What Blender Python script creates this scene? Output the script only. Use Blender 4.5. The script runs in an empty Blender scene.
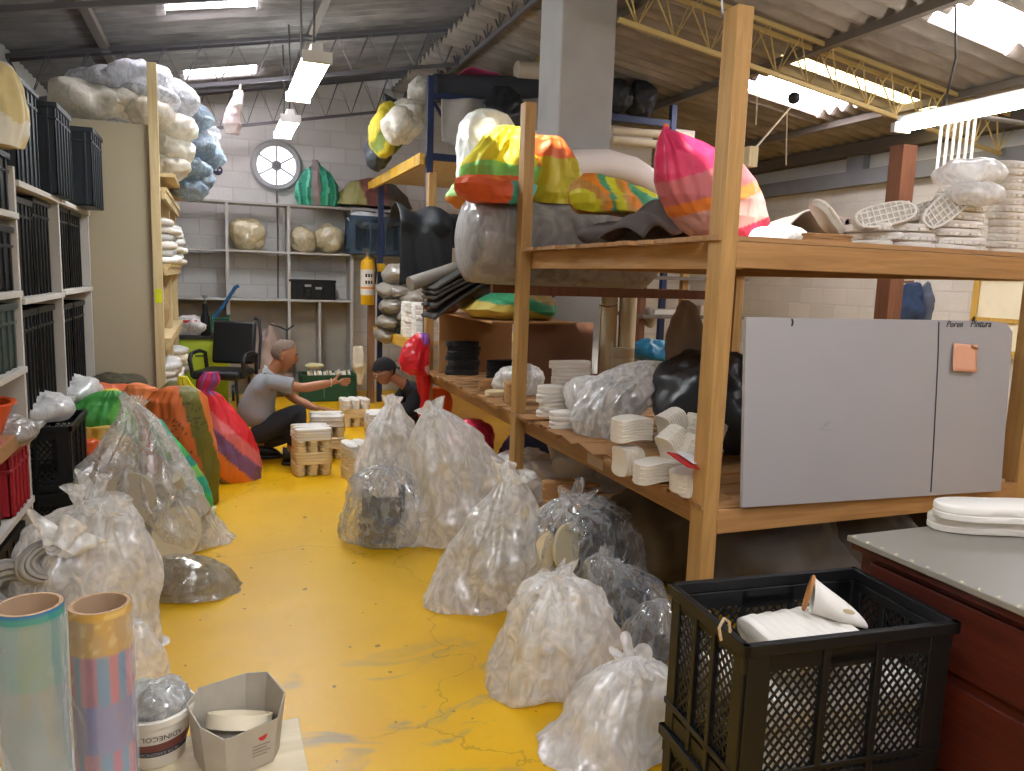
import bpy, bmesh, math, random
from math import sin, cos, pi, radians as R_
from mathutils import Vector, Matrix, Euler, noise
random.seed(7)
C = bpy.context.scene.collection
SC = bpy.context.scene
# ------------------------------------------------------------------ camera
F, CX, CY, EYE = 770.0, 512.0, 385.5, 1.6
RIGHT = Vector((0.93460592, -0.35418192, 0.03266404))
UP = Vector((0.01886764, 0.14107246, 0.98981947))
FWD = Vector((0.35518415, 0.92447484, -0.13852973))
cam = bpy.data.cameras.new('camera')
cam.sensor_width = 36.0; cam.lens = 36.0 * F / 1024.0; cam.clip_start = 0.05
cam_o = bpy.data.objects.new('camera', cam); C.objects.link(cam_o)
m = Matrix((RIGHT, UP, -FWD)).transposed().to_4x4(); m.translation = (0, 0, EYE)
cam_o.matrix_world = m; SC.camera = cam_o
vs = SC.view_settings; vs.view_transform = 'Standard'; vs.look = 'None'; vs.gamma = 1.0; vs.use_curve_mapping = False

def ray(px, py):
    return RIGHT * ((px - CX) / F) + UP * (-(py - CY) / F) + FWD
def PY(px, py, y):
    r = ray(px, py); return Vector((0, 0, EYE)) + r * (y / r.y)
def PZ(px, py, z=0.0):
    r = ray(px, py); return Vector((0, 0, EYE)) + r * ((z - EYE) / r.z)
def PX(px, py, x):
    r = ray(px, py); return Vector((0, 0, EYE)) + r * (x / r.x)

# ------------------------------------------------------------------ colours / materials
def lin(c):
    if isinstance(c, str):
        c = c.lstrip('#'); c = [int(c[i:i+2], 16) / 255 for i in (0, 2, 4)]
        return tuple(x / 12.92 if x <= .04045 else ((x + .055) / 1.055) ** 2.4 for x in c) + (1,)
    return tuple(c[:3]) + (1,)
MATS = {}
class NT:
    def __init__(s, name):
        s.m = bpy.data.materials.new(name); s.m.use_nodes = True; s.t = s.m.node_tree
        s.t.nodes.clear(); s.out = s.t.nodes.new('ShaderNodeOutputMaterial')
    def n(s, typ, **kw):
        nd = s.t.nodes.new(typ)
        for k, v in kw.items():
            if k.startswith('i_'):
                nd.inputs[k[2:].replace('_', ' ')].default_value = v
            else: setattr(nd, k, v)
        return nd
    def l(s, a, b): s.t.links.new(a, b)
    def mix(s, fac, a, b, blend='MIX'):
        nd = s.t.nodes.new('ShaderNodeMix'); nd.data_type = 'RGBA'; nd.blend_type = blend
        for sock, v in ((nd.inputs[0], fac), (nd.inputs[6], a), (nd.inputs[7], b)):
            if hasattr(v, 'is_linked') or isinstance(v, bpy.types.NodeSocket): s.l(v, sock)
            else: sock.default_value = v
        return nd.outputs[2]
    def ramp(s, src, stops):
        nd = s.t.nodes.new('ShaderNodeValToRGB'); cr = nd.color_ramp
        while len(cr.elements) < len(stops): cr.elements.new(.5)
        for e, (p, c) in zip(cr.elements, stops): e.position = p; e.color = lin(c) if not isinstance(c, (int, float)) else (c, c, c, 1)
        s.l(src, nd.inputs[0]); return nd.outputs[0]
    def coord(s, kind='Object', scale=(1, 1, 1), rot=(0, 0, 0)):
        tc = s.n('ShaderNodeTexCoord'); mp = s.n('ShaderNodeMapping'); mp.inputs['Scale'].default_value = scale; mp.inputs['Rotation'].default_value = rot
        s.l(tc.outputs[kind], mp.inputs[0]); return mp.outputs[0]
    def noise(s, vec, scale, detail=3, dist=0., rough=.5, typ=None):
        nd = s.n('ShaderNodeTexNoise'); nd.inputs['Scale'].default_value = scale; nd.inputs['Detail'].default_value = detail
        nd.inputs['Distortion'].default_value = dist; nd.inputs['Roughness'].default_value = rough
        if typ: nd.noise_type = typ
        s.l(vec, nd.inputs['Vector']); return nd.outputs[0]
    def crumple(s, vec, scale, facets=.35):
        """height of wrinkled sheet: long drawn folds plus a few crushed facets"""
        mp = s.n('ShaderNodeMapping'); mp.inputs['Scale'].default_value = (1, 1, .28); mp.inputs['Rotation'].default_value = (.35, .2, 0); s.l(vec, mp.inputs[0])
        f1 = s.noise(mp.outputs[0], scale * .9, 3, 1.4, .55, 'RIDGED_MULTIFRACTAL')
        mp2 = s.n('ShaderNodeMapping'); mp2.inputs['Scale'].default_value = (.35, 1, 1); mp2.inputs['Rotation'].default_value = (0, .6, .9); s.l(vec, mp2.inputs[0])
        f2 = s.noise(mp2.outputs[0], scale * 1.3, 3, 1.0, .5, 'RIDGED_MULTIFRACTAL')
        v = s.n('ShaderNodeTexVoronoi'); v.inputs['Scale'].default_value = scale * 1.1; s.l(mp.outputs[0], v.inputs['Vector'])
        x = s.n('ShaderNodeMath', operation='MULTIPLY_ADD'); s.l(f2, x.inputs[0]); x.inputs[1].default_value = .4; s.l(f1, x.inputs[2])
        y = s.n('ShaderNodeMath', operation='MULTIPLY_ADD'); s.l(v.outputs['Distance'], y.inputs[0]); y.inputs[1].default_value = facets; s.l(x.outputs[0], y.inputs[2])
        return y.outputs[0]
    def bump(s, h, strength=.3, dist=.01):
        nd = s.n('ShaderNodeBump'); nd.inputs['Strength'].default_value = strength; nd.inputs['Distance'].default_value = dist
        s.l(h, nd.inputs['Height']); return nd.outputs[0]
    def pbsdf(s, col, rough=.5, metal=0., nrm=None, spec=.5, **kw):
        b = s.n('ShaderNodeBsdfPrincipled')
        if isinstance(col, bpy.types.NodeSocket): s.l(col, b.inputs['Base Color'])
        else: b.inputs['Base Color'].default_value = lin(col)
        if isinstance(rough, bpy.types.NodeSocket): s.l(rough, b.inputs['Roughness'])
        else: b.inputs['Roughness'].default_value = rough
        b.inputs['Metallic'].default_value = metal; b.inputs['Specular IOR Level'].default_value = spec
        if nrm is not None: s.l(nrm, b.inputs['Normal'])
        for k, v in kw.items(): b.inputs[k.replace('_', ' ')].default_value = v
        s.l(b.outputs[0], s.out.inputs[0]); return b

def plain(name, col, rough=.5, metal=0., var=.12, vscale=6., bump=.1, bscale=40., bdist=.004, spec=.4):
    """one-colour material with slight procedural variation and a fine bump"""
    if name in MATS: return MATS[name]
    t = NT(name); v = t.coord()
    c = lin(col); dark = tuple(x * (1 - var) for x in c[:3]) + (1,); lite = tuple(min(1, x * (1 + var)) for x in c[:3]) + (1,)
    cc = t.mix(t.noise(v, vscale, 4), dark, lite)
    t.pbsdf(cc, rough, metal, t.bump(t.noise(v, bscale, 3), bump, bdist) if bump else None, spec)
    MATS[name] = t.m; return t.m
def wood(name, c0, c1, axis='Z', rough=.55):
    if name in MATS: return MATS[name]
    t = NT(name)
    sc = {'X': (.6, 9, 9), 'Y': (9, .6, 9), 'Z': (9, 9, .6)}[axis]
    v = t.coord('Object', sc)
    n1 = t.noise(v, 3.5, 5, 1.2); n2 = t.noise(t.coord('Object', (1, 1, 1)), 2.0, 2)
    c = t.mix(n2, t.ramp(n1, [(.3, c0), (.7, c1)]), lin(c1), 'MIX')
    c = t.mix(.5, c, t.ramp(n1, [(.3, c0), (.7, c1)]))
    t.pbsdf(c, rough, 0, t.bump(n1, .15, .003), .35)
    MATS[name] = t.m; return t.m
def attrmat(name, rough=.5, bump=.25, bscale=14., bdist=.03, weave=0., spec=.4, sheen=0):
    """colour from the mesh's own colour pattern (printed or woven stripes)"""
    if name in MATS: return MATS[name]
    t = NT(name); a = t.n('ShaderNodeVertexColor'); a.layer_name = 'Col'
    v = t.coord(); h = t.crumple(v, bscale * .7, .6)
    c = t.mix(.18, a.outputs[0], t.mix(t.noise(v, 20, 3), (.35, .35, .35, 1), (1, 1, 1, 1)), 'MULTIPLY')
    t.pbsdf(c, rough, 0, t.bump(h, bump * 1.6, .03), spec)
    MATS[name] = t.m; return t.m
def film(name, col='#e8e6e2', lo=.18, hi=.62, bscale=9., bstr=.8, rough=.2, gl=.05, trans=.35):
    """thin crinkled plastic: partly see-through, milky where creased, small sharp glints"""
    if name in MATS: return MATS[name]
    t = NT(name); v = t.coord('Object', (1, 1, .62))
    h = t.crumple(v, bscale); n2 = t.noise(v, bscale * 1.3, 4, 2.0)
    nr = t.bump(h, bstr * .75, .022)
    d = t.n('ShaderNodeBsdfDiffuse'); d.inputs[0].default_value = lin(col); t.l(nr, d.inputs['Normal'])
    tl = t.n('ShaderNodeBsdfTranslucent'); tl.inputs[0].default_value = lin(col); t.l(nr, tl.inputs['Normal'])
    dm = t.n('ShaderNodeMixShader'); dm.inputs[0].default_value = trans; t.l(d.outputs[0], dm.inputs[1]); t.l(tl.outputs[0], dm.inputs[2])
    tp = t.n('ShaderNodeBsdfTransparent')
    lw = t.n('ShaderNodeLayerWeight'); lw.inputs[0].default_value = .4; t.l(nr, lw.inputs['Normal'])
    op = t.n('ShaderNodeMapRange'); op.inputs[1].default_value = .38; op.inputs[2].default_value = .66; op.inputs[3].default_value = lo; op.inputs[4].default_value = hi
    t.l(n2, op.inputs[0])
    ad = t.n('ShaderNodeMath', operation='MULTIPLY_ADD'); t.l(lw.outputs['Facing'], ad.inputs[0]); ad.inputs[1].default_value = .35; t.l(op.outputs[0], ad.inputs[2]); ad.use_clamp = True
    fm = t.n('ShaderNodeMixShader'); t.l(ad.outputs[0], fm.inputs[0]); t.l(tp.outputs[0], fm.inputs[1]); t.l(dm.outputs[0], fm.inputs[2])
    g = t.n('ShaderNodeBsdfGlossy'); g.inputs['Roughness'].default_value = rough; g.inputs[0].default_value = (1, 1, 1, 1); t.l(nr, g.inputs['Normal'])
    gf = t.n('ShaderNodeMath', operation='MULTIPLY_ADD'); t.l(lw.outputs['Fresnel'], gf.inputs[0]); gf.inputs[1].default_value = .12; gf.inputs[2].default_value = min(gl, .07); gf.use_clamp = True
    gm = t.n('ShaderNodeMixShader'); t.l(gf.outputs[0], gm.inputs[0]); t.l(fm.outputs[0], gm.inputs[1]); t.l(g.outputs[0], gm.inputs[2])
    t.l(gm.outputs[0], t.out.inputs[0])
    MATS[name] = t.m; return t.m
def emit(name, col, strength):
    if name in MATS: return MATS[name]
    t = NT(name); e = t.n('ShaderNodeEmission'); e.inputs[0].default_value = lin(col); e.inputs[1].default_value = strength
    t.l(e.outputs[0], t.out.inputs[0]); MATS[name] = t.m; return t.m

# ------------------------------------------------------------------ mesh building
class MB:
    def __init__(s): s.v = []; s.f = []; s.c = None
    def add(s, vs, fs):
        o = len(s.v); s.v += [Vector(x) for x in vs]; s.f += [tuple(i + o for i in f) for f in fs]; return s
    def box(s, c, d, rot=None, bev=0.0):
        x, y, z = d[0] / 2, d[1] / 2, d[2] / 2
        vs = [Vector((a * x, b * y, e * z)) for e in (-1, 1) for b in (-1, 1) for a in (-1, 1)]
        if rot is not None: vs = [rot @ p for p in vs]
        return s.add([p + Vector(c) for p in vs], [(0, 2, 3, 1), (4, 5, 7, 6), (0, 1, 5, 4), (2, 6, 7, 3), (0, 4, 6, 2), (1, 3, 7, 5)])
    def bb(s, x0, x1, y0, y1, z0, z1):
        return s.box(((x0 + x1) / 2, (y0 + y1) / 2, (z0 + z1) / 2), (abs(x1 - x0), abs(y1 - y0), abs(z1 - z0)))
    def beam(s, p, q, w, h, up=(0, 0, 1)):
        p, q = Vector(p), Vector(q); d = q - p; L = d.length; d.normalize()
        u = Vector(up); sd = d.cross(u)
        if sd.length < 1e-4: sd = d.cross(Vector((1, 0, 0)))
        sd.normalize(); u = sd.cross(d)
        rot = Matrix((sd, d, u)).transposed()
        return s.box((p + q) / 2, (w, L, h), rot)
    def tube(s, pts, r, n=8, cap=True):
        pts = [Vector(p) for p in pts]; rs = r if isinstance(r, (list, tuple)) else [r] * len(pts)
        vs = []; fs = []; pu = None
        for i, p in enumerate(pts):
            d = (pts[min(i + 1, len(pts) - 1)] - pts[max(i - 1, 0)]).normalized()
            u = pu if pu is not None else (Vector((0, 0, 1)) if abs(d.z) < .9 else Vector((1, 0, 0)))
            a = d.cross(u)
            if a.length < 1e-5: a = d.orthogonal()
            a.normalize(); b = a.cross(d).normalized(); pu = b
            vs += [p + (a * cos(2 * pi * k / n) + b * sin(2 * pi * k / n)) * rs[i] for k in range(n)]
        for i in range(len(pts) - 1):
            for k in range(n):
                k2 = (k + 1) % n; fs.append((i * n + k, i * n + k2, (i + 1) * n + k2, (i + 1) * n + k))
        if cap: fs += [tuple(range(n - 1, -1, -1)), tuple((len(pts) - 1) * n + k for k in range(n))]
        return s.add(vs, fs)
    def lathe(s, prof, n=24, c=(0, 0, 0), rot=None):
        vs = []; fs = []
        for r, z in prof:
            for k in range(n):
                p = Vector((r * cos(2 * pi * k / n), r * sin(2 * pi * k / n), z))
                vs.append((rot @ p if rot is not None else p) + Vector(c))
        for i in range(len(prof) - 1):
            for k in range(n):
                k2 = (k + 1) % n; fs.append((i * n + k, i * n + k2, (i + 1) * n + k2, (i + 1) * n + k))
        if prof[0][0] > 1e-6: fs.append(tuple(range(n - 1, -1, -1)))
        if prof[-1][0] > 1e-6: fs.append(tuple((len(prof) - 1) * n + k for k in range(n)))
        return s.add(vs, fs)
    def cyl(s, p, q, r, n=16): return s.tube([p, q], r, n)
    def grid(s, fn, nu, nv, closeu=False):
        vs = [fn(i / (nu if closeu else nu - 1), j / (nv - 1)) for j in range(nv) for i in range(nu)]
        fs = []
        for j in range(nv - 1):
            for i in range(nu if closeu else nu - 1):
                i2 = (i + 1) % nu; fs.append((j * nu + i, j * nu + i2, (j + 1) * nu + i2, (j + 1) * nu + i))
        return s.add(vs, fs)
    def prism(s, outline, z0, z1):
        n = len(outline); vs = [(x, y, z0) for x, y in outline] + [(x, y, z1) for x, y in outline]
        fs = [tuple(range(n - 1, -1, -1)), tuple(range(n, 2 * n))] + [(i, (i + 1) % n, n + (i + 1) % n, n + i) for i in range(n)]
        return s.add(vs, fs)
    def moved(s, M):
        s.v = [M @ p for p in s.v]; return s
    def build(s, name, mat, parent=None, loc=None, smooth=True, ang=35, bev=0, cols=None, solid=0):
        me = bpy.data.meshes.new(name)
        off = Vector(loc) if loc is not None else Vector((0, 0, 0))
        me.from_pydata([tuple(p - off) for p in s.v], [], s.f); me.validate()
        if cols is not None:
            ca = me.color_attributes.new('Col', 'FLOAT_COLOR', 'POINT')
            for i, c in enumerate(cols): ca.data[i].color = lin(c)
        for x in (mat if isinstance(mat, (list, tuple)) else [mat]): me.materials.append(x)
        bm = bmesh.new(); bm.from_mesh(me); bmesh.ops.recalc_face_normals(bm, faces=bm.faces); bm.to_mesh(me); bm.free()
        if smooth:
            me.shade_smooth(); me.set_sharp_from_angle(angle=R_(ang))
        o = bpy.data.objects.new(name, me); C.objects.link(o)
        if parent is not None: o.parent = parent
        o.location = off
        if bev:
            b = o.modifiers.new('bev', 'BEVEL'); b.width = bev; b.segments = 2; b.limit_method = 'ANGLE'; b.angle_limit = R_(40)
        if solid:
            b = o.modifiers.new('sol', 'SOLIDIFY'); b.thickness = solid; b.offset = 0
        return o
def tag(o, label=None, cat=None, group=None, kind=None):
    if label: o['label'] = label
    if cat: o['category'] = cat
    if group: o['group'] = group
    if kind: o['kind'] = kind
    return o
def thing(name, label, cat, loc=(0, 0, 0), rotz=0, group=None):
    o = bpy.data.objects.new(name, None); C.objects.link(o); o.location = loc; o.rotation_euler = (0, 0, rotz)
    return tag(o, label, cat, group)
def dup(root, loc, rot=None, label=None, group=None, scale=None):
    r = root.copy(); C.objects.link(r); r.location = loc
    if rot is not None: r.rotation_euler = rot
    if scale is not None: r.scale = scale
    if label: r['label'] = label
    if group: r['group'] = group
    for ch in list(root.children):
        c = ch.copy(); C.objects.link(c); c.parent = r
        for g in ch.children:
            d = g.copy(); C.objects.link(d); d.parent = c
    return r
def struct(name, mb, mat, **kw):
    o = mb.build(name, mat, **kw); o['kind'] = 'structure'; return o

# ------------------------------------------------------------------ bag / sack / heap bodies
def ridg(p): return 1 - 2 * abs(noise.noise(p))
def facet(p):
    w = noise.noise_vector(p * .6) * .5
    return noise.voronoi(p + w)[0][0] * 1.5 - .55
def crv(keys, x):
    for (a, va), (b, vb) in zip(keys, keys[1:]):
        if x <= b:
            t = 0 if b == a else max(0, (x - a) / (b - a)); t = t * t * (3 - 2 * t) * .5 + t * .5
            return va + (vb - va) * t
    return keys[-1][1]
def blob_mb(Y, rows, base=0., dr=.8, seed=0, n=96, m=72, lump=.06, lf=3., crease=.012, cf=9., fold=0., fk=13, sq=2.3, ymax=1e9, yoff=0., shear=0., open_top=False):
    """closed soft body whose rings follow rows of (z, cx, rx); returns MB with ring topology"""
    zs = []
    for py, xl, xr in rows:
        a = PY(xl, py, Y); b = PY(xr, py, Y); zs.append((max((a.z + b.z) / 2, base + .004), (a.x + b.x) / 2, (b.x - a.x) / 2))
    zs = zs[::-1]
    # arc length parameter
    s = [0.]
    for a, b in zip(zs, zs[1:]): s.append(s[-1] + math.hypot(b[0] - a[0], (b[2] - a[2]) + abs(b[1] - a[1]) * .3) + 1e-5)
    T = s[-1]; kz = [(x / T, v[0]) for x, v in zip(s, zs)]; kx = [(x / T, v[1]) for x, v in zip(s, zs)]; kr = [(x / T, v[2]) for x, v in zip(s, zs)]
    zmax = max(v[0] for v in zs); H = zmax - base + 1e-4; rmax = max(v[2] for v in zs)
    mb = MB(); so = Vector((seed * 3.17, seed * 1.31, seed * 7.7)); par = []
    vs = []
    for j in range(m):
        t = j / (m - 1); z = crv(kz, t); cx = crv(kx, t); rx = max(crv(kr, t), .003); ry = min(rx * dr, ymax)
        hz = (z - base) / H
        for i in range(n):
            th = 2 * pi * i / n; c, q = cos(th), sin(th)
            k = (abs(c) ** sq + abs(q) ** sq) ** (-1 / sq)
            d = Vector((c, q, 0)); p = Vector((cx + rx * k * c, Y + yoff + shear * hz + ry * k * q, z))
            e = 1.0
            if fold: e += fold * hz * (1 - 2 * abs(sin(fk * .5 * th + 3 * noise.noise(Vector((c, q, z * 2)) + so))))
            e += lump * 2 * noise.noise(p * lf + so)
            w = min(1, rx / (rmax * .35)); 
            dis = crease * w * (1.1 * facet(Vector((p.x * cf, p.y * cf, p.z * cf * .28)) + so) + .35 * facet(Vector((p.x * cf * .5, p.y * cf, p.z * cf)) * 1.7 - so) + .5 * ridg(Vector((p.x, p.y, p.z * .4)) * cf * 1.3 + so) - .3)
            base_p = Vector((cx, Y + yoff + shear * hz, z)); pp = base_p + (p - base_p) * e + d * dis
            pp.z += crease * .8 * w * noise.noise(p * cf * .8 - so)
            pp.z = max(pp.z, base + .002)
            vs.append(pp); par.append((i / n, t))
    fs = []
    for j in range(m - 1):
        for i in range(n):
            i2 = (i + 1) % n; fs.append((j * n + i, j * n + i2, (j + 1) * n + i2, (j + 1) * n + i))
    c0 = sum(vs[:n], Vector()) / n; c1 = sum(vs[-n:], Vector()) / n
    vs += [c0, c1]; par += [(0, 0), (0, 1)]; b = len(vs) - 2
    fs += [(b, (i + 1) % n, i) for i in range(n)]
    if not open_top: fs += [(b + 1, (m - 1) * n + i, (m - 1) * n + (i + 1) % n) for i in range(n)]
    mb.add(vs, fs); mb.par = par; mb.c0 = Vector((zs[0][1], Y + yoff, base)); return mb
def blob(name, mat, Y, rows, label=None, cat=None, group=None, kind=None, parent=None, colf=None, solid=0, **kw):
    mb = blob_mb(Y, rows, **kw); cols = None
    if colf: cols = [colf(u, t, p) for (u, t), p in zip(mb.par, mb.v)]
    loc = mb.c0
    if parent is not None:
        mb.v = [p - parent.location for p in mb.v]; loc = (0, 0, 0)
    o = mb.build(name, mat, parent=parent, loc=loc, ang=80, cols=cols, solid=solid)
    return tag(o, label, cat, group, kind)
def lump(name, mat, c, r, label=None, cat=None, group=None, kind=None, parent=None, seed=0, amp=.1, f=3., crease=.0, cf=10, rot=None, flat=None, nseg=40, colf=None, sq=2.0):
    if crease > 0: nseg = int(nseg * 1.4)
    """soft ellipsoid (bag, cushion, crumpled heap) about centre c with radii r; flat = height it is cut level at"""
    mb = MB(); vs = []; fs = []; n = nseg; mm = nseg // 2 + 4; so = Vector((seed * 2.3, seed * 5.1, seed * .7)); par = []
    for j in range(mm + 1):
        ph = -pi / 2 + pi * j / mm
        for i in range(n):
            th = 2 * pi * i / n
            ch, sh = cos(ph), sin(ph); ct, st = cos(th), sin(th)
            e = 2 / sq; pw = lambda x: math.copysign(abs(x) ** e, x)
            d = Vector((pw(ct) * ch ** e, pw(st) * ch ** e, pw(sh)))
            p = Vector((d.x * r[0], d.y * r[1], d.z * r[2]))
            k = 1 + amp * 2 * noise.noise(p * f + so)
            p = p * k + d.normalized() * crease * (1.4 * facet(p * cf + so) + .7 * facet(p * cf * 2.2 - so))
            if rot is not None: p = rot @ p
            p = p + Vector(c)
            if flat is not None: p.z = max(p.z, flat + .001)
            vs.append(p); par.append((i / n, j / mm))
    for j in range(mm):
        for i in range(n):
            i2 = (i + 1) % n; fs.append((j * n + i, j * n + i2, (j + 1) * n + i2, (j + 1) * n + i))
    mb.add(vs, fs); loc = Vector((c[0], c[1], flat if flat is not None else c[2] - r[2]))
    cols = [colf(u, t, p) for (u, t), p in zip(par, vs)] if colf else None
    if parent is not None:
        mb.v = [p - parent.location for p in mb.v]; loc = (0, 0, 0)
    o = mb.build(name, mat, parent=parent, loc=loc, ang=80, cols=cols)
    return tag(o, label, cat, group, kind)
# ================================================================== SETTING
def blockwall(name, plane, c0='#dddbd8', mortar='#c9c7c3', sc=1.0):
    t = NT(name); tc = t.n('ShaderNodeTexCoord'); sx = t.n('ShaderNodeSeparateXYZ'); t.l(tc.outputs['Object'], sx.inputs[0])
    cb = t.n('ShaderNodeCombineXYZ'); t.l(sx.outputs['X' if plane == 'XZ' else 'Y'], cb.inputs[0]); t.l(sx.outputs['Z'], cb.inputs[1])
    br = t.n('ShaderNodeTexBrick'); t.l(cb.outputs[0], br.inputs[0]); br.inputs['Scale'].default_value = 1.0
    br.inputs['Brick Width'].default_value = .4; br.inputs['Row Height'].default_value = .2; br.inputs['Mortar Size'].default_value = .012; br.inputs['Mortar Smooth'].default_value = .3
    c = lin(c0); br.inputs['Color1'].default_value = c; br.inputs['Color2'].default_value = tuple(x * .86 for x in c[:3]) + (1,); br.inputs['Mortar'].default_value = lin(mortar)
    n = t.noise(tc.outputs['Object'], 2.2, 5); col = t.mix(n, br.outputs[0], t.mix(.5, br.outputs[0], (.35, .34, .33, 1)))
    hb = t.n('ShaderNodeMath', operation='MULTIPLY_ADD'); t.l(br.outputs['Fac'], hb.inputs[0]); hb.inputs[1].default_value = -1.0
    t.l(t.noise(tc.outputs['Object'], 30, 3), hb.inputs[2])
    t.pbsdf(col, .85, 0, t.bump(hb.outputs[0], .4, .008), .2); return t.m
# floor: worn glossy yellow paint over concrete
t = NT('yellow_floor_paint'); v = t.coord('Object')
n1 = t.noise(v, 1.1, 5, .6); n2 = t.noise(v, 9, 5, .4); n3 = t.noise(v, 55, 3)
c = t.mix(t.ramp(n1, [(.3, 0.0), (.75, 1.0)]), lin('#e8b605'), lin('#d6a204'))
c = t.mix(t.ramp(n2, [(.62, 0.0), (.8, .35)]), c, lin('#c89d2a'))
sx = t.n('ShaderNodeSeparateXYZ'); t.l(v, sx.inputs[0])
# grey worn patches where the paint is gone, by the foreground
wr = t.ramp(t.noise(t.coord('Object', (1, 1.8, 1)), 2.6, 6, 1.2), [(.55, 0.0), (.66, .85)])
mr = t.n('ShaderNodeMapRange'); t.l(sx.outputs['Y'], mr.inputs[0]); mr.inputs[1].default_value = 3.3; mr.inputs[2].default_value = 2.5; mr.inputs[3].default_value = 0; mr.inputs[4].default_value = 1
mm = t.n('ShaderNodeMath', operation='MULTIPLY'); t.l(wr, mm.inputs[0]); t.l(mr.outputs[0], mm.inputs[1])
c = t.mix(mm.outputs[0], c, lin('#9c8f6c'))
vo = t.n('ShaderNodeTexVoronoi'); vo.feature = 'DISTANCE_TO_EDGE'; vo.inputs['Scale'].default_value = .55; nd = t.n('ShaderNodeVectorMath', operation='MULTIPLY_ADD'); nz = t.n('ShaderNodeTexNoise'); nz.inputs['Scale'].default_value = 1.7; nz.inputs['Detail'].default_value = 6; t.l(v, nz.inputs['Vector'])
t.l(nz.outputs['Color'], nd.inputs[0]); nd.inputs[1].default_value = (1.2, 1.2, 0); t.l(v, nd.inputs[2]); t.l(nd.outputs[0], vo.inputs['Vector'])
crk = t.ramp(vo.outputs[0], [(.0, .45), (.0035, 0.0)]); c = t.mix(crk, c, lin('#7c6410'))
spk = t.ramp(t.noise(v, 17, 1), [(.74, 0.0), (.765, .75)]); c = t.mix(spk, c, lin('#5d4b10'))
rg = t.n('ShaderNodeMapRange'); t.l(n2, rg.inputs[0]); rg.inputs[3].default_value = .28; rg.inputs[4].default_value = .5
t.pbsdf(c, rg.outputs[0], 0, t.bump(n2, .12, .006), .45); M_floor = t.m

XL, XR_, YF, YB = -1.66, 7.0, 10.5, -3.0
zl = lambda x: 3.45 + .2 * (x + 1.6)
zr = lambda x: 4.0 - .15 * (x - 2.2)
struct('floor', MB().bb(XL - .1, XR_ + .1, YB - .1, YF + .1, -.1, 0), M_floor, smooth=False)
M_bw = blockwall('painted_block_wall', 'XZ'); M_bwy = blockwall('painted_block_wall_side', 'YZ', '#d6d4ce')
M_lw = plain('rough_white_plaster', '#b9b6ae', .8, var=.15, vscale=2)
# back wall is a gable shaped slab with a round hole for the extractor fan
FANX, FANZ, FANR = .73, 2.91, .27
def wall_with_hole():
    bm = bmesh.new()
    outer = [(XL - .1, 0), (XR_ + .1, 0), (XR_ + .1, zr(XR_)), (2.4, zr(2.4) - .03), (2.4, zl(2.4) - .02), (XL - .1, zl(XL) - .03)]
    n = 40; hole = [(FANX + FANR * cos(2 * pi * i / n), FANZ + FANR * sin(2 * pi * i / n)) for i in range(n)]
    vo_ = [bm.verts.new((x, YF, z)) for x, z in outer]; vh = [bm.verts.new((x, YF, z)) for x, z in hole]
    es = [bm.edges.new((a[i], a[(i + 1) % len(a)])) for a in (vo_, vh) for i in range(len(a))]
    bmesh.ops.triangle_fill(bm, edges=es, use_beauty=True)
    # drop any fill inside the hole
    for f in [f for f in bm.faces if math.hypot(f.calc_center_median().x - FANX, f.calc_center_median().z - FANZ) < FANR * .97]: bm.faces.remove(f)
    r = bmesh.ops.extrude_face_region(bm, geom=bm.faces[:]); 
    for e in r['geom']:
        if isinstance(e, bmesh.types.BMVert): e.co.y += .18
    me = bpy.data.meshes.new('wall_back'); bmesh.ops.recalc_face_normals(bm, faces=bm.faces); bm.to_mesh(me); bm.free()
    me.materials.append(M_bw); o = bpy.data.objects.new('wall_back', me); C.objects.link(o); o['kind'] = 'structure'
wall_with_hole()
struct('wall_left', MB().bb(XL - .12, XL, YB, YF, 0, zl(XL) - .02), M_lw, smooth=False)
struct('wall_right', MB().bb(XR_, XR_ + .15, YB, YF, 0, zr(XR_) - .02), M_bwy, smooth=False)
struct('wall_front', MB().bb(XL, XR_, YB - .15, YB, 0, 3.2), M_lw, smooth=False)
# concrete band beams along the right wall
M_conc = plain('grey_concrete', '#a09d99', .85, var=.2, vscale=3, bump=.3, bscale=25)
M_band = plain('grey_blue_band', '#74777d', .7, var=.2)
struct('beam', MB().bb(XR_ - .12, XR_, YB, YF, 2.78, 2.95), M_band, smooth=False)
struct('beam', MB().bb(XR_ - .16, XR_, YB, YF, zr(XR_) - .16, zr(XR_) - .03), plain('dark_eave_beam', '#5b5654', .8), smooth=False)
struct('pillar', MB().bb(XR_ - .1, XR_ + .01, 7.05, 7.3, 2.95, 3.2), M_band, smooth=False)

# corrugated fibre-cement roofs; clear sheets leave openings that carry translucent panes
def corr(name, x0, x1, zf, y0, y1, mat, holes, nx=26, pitch=.177, amp=.036, step=8):
    ny = int((y1 - y0) / pitch * step); mb = MB(); idx = {}
    xs = sorted(set([x0 + (x1 - x0) * i / nx for i in range(nx + 1)] + [h[k] for h in holes for k in (0, 1)]))
    ys = [y0 + (y1 - y0) * j / ny for j in range(ny + 1)]
    vs = [(x, y, zf(x) + amp * cos(2 * pi * (y - y0) / pitch)) for x in xs for y in ys]; N = len(ys); fs = []
    for i in range(len(xs) - 1):
        xm = (xs[i] + xs[i + 1]) / 2
        for j in range(N - 1):
            ym = (ys[j] + ys[j + 1]) / 2
            if any(h[0] < xm < h[1] and h[2] < ym < h[3] for h in holes): continue
            fs.append((i * N + j, i * N + j + 1, (i + 1) * N + j + 1, (i + 1) * N + j))
    mb.add(vs, fs); return struct(name, mb, mat, solid=.008)
t = NT('weathered_fibre_cement'); v = t.coord('Object', (1, 4, 1)); v2 = t.coord()
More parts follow.
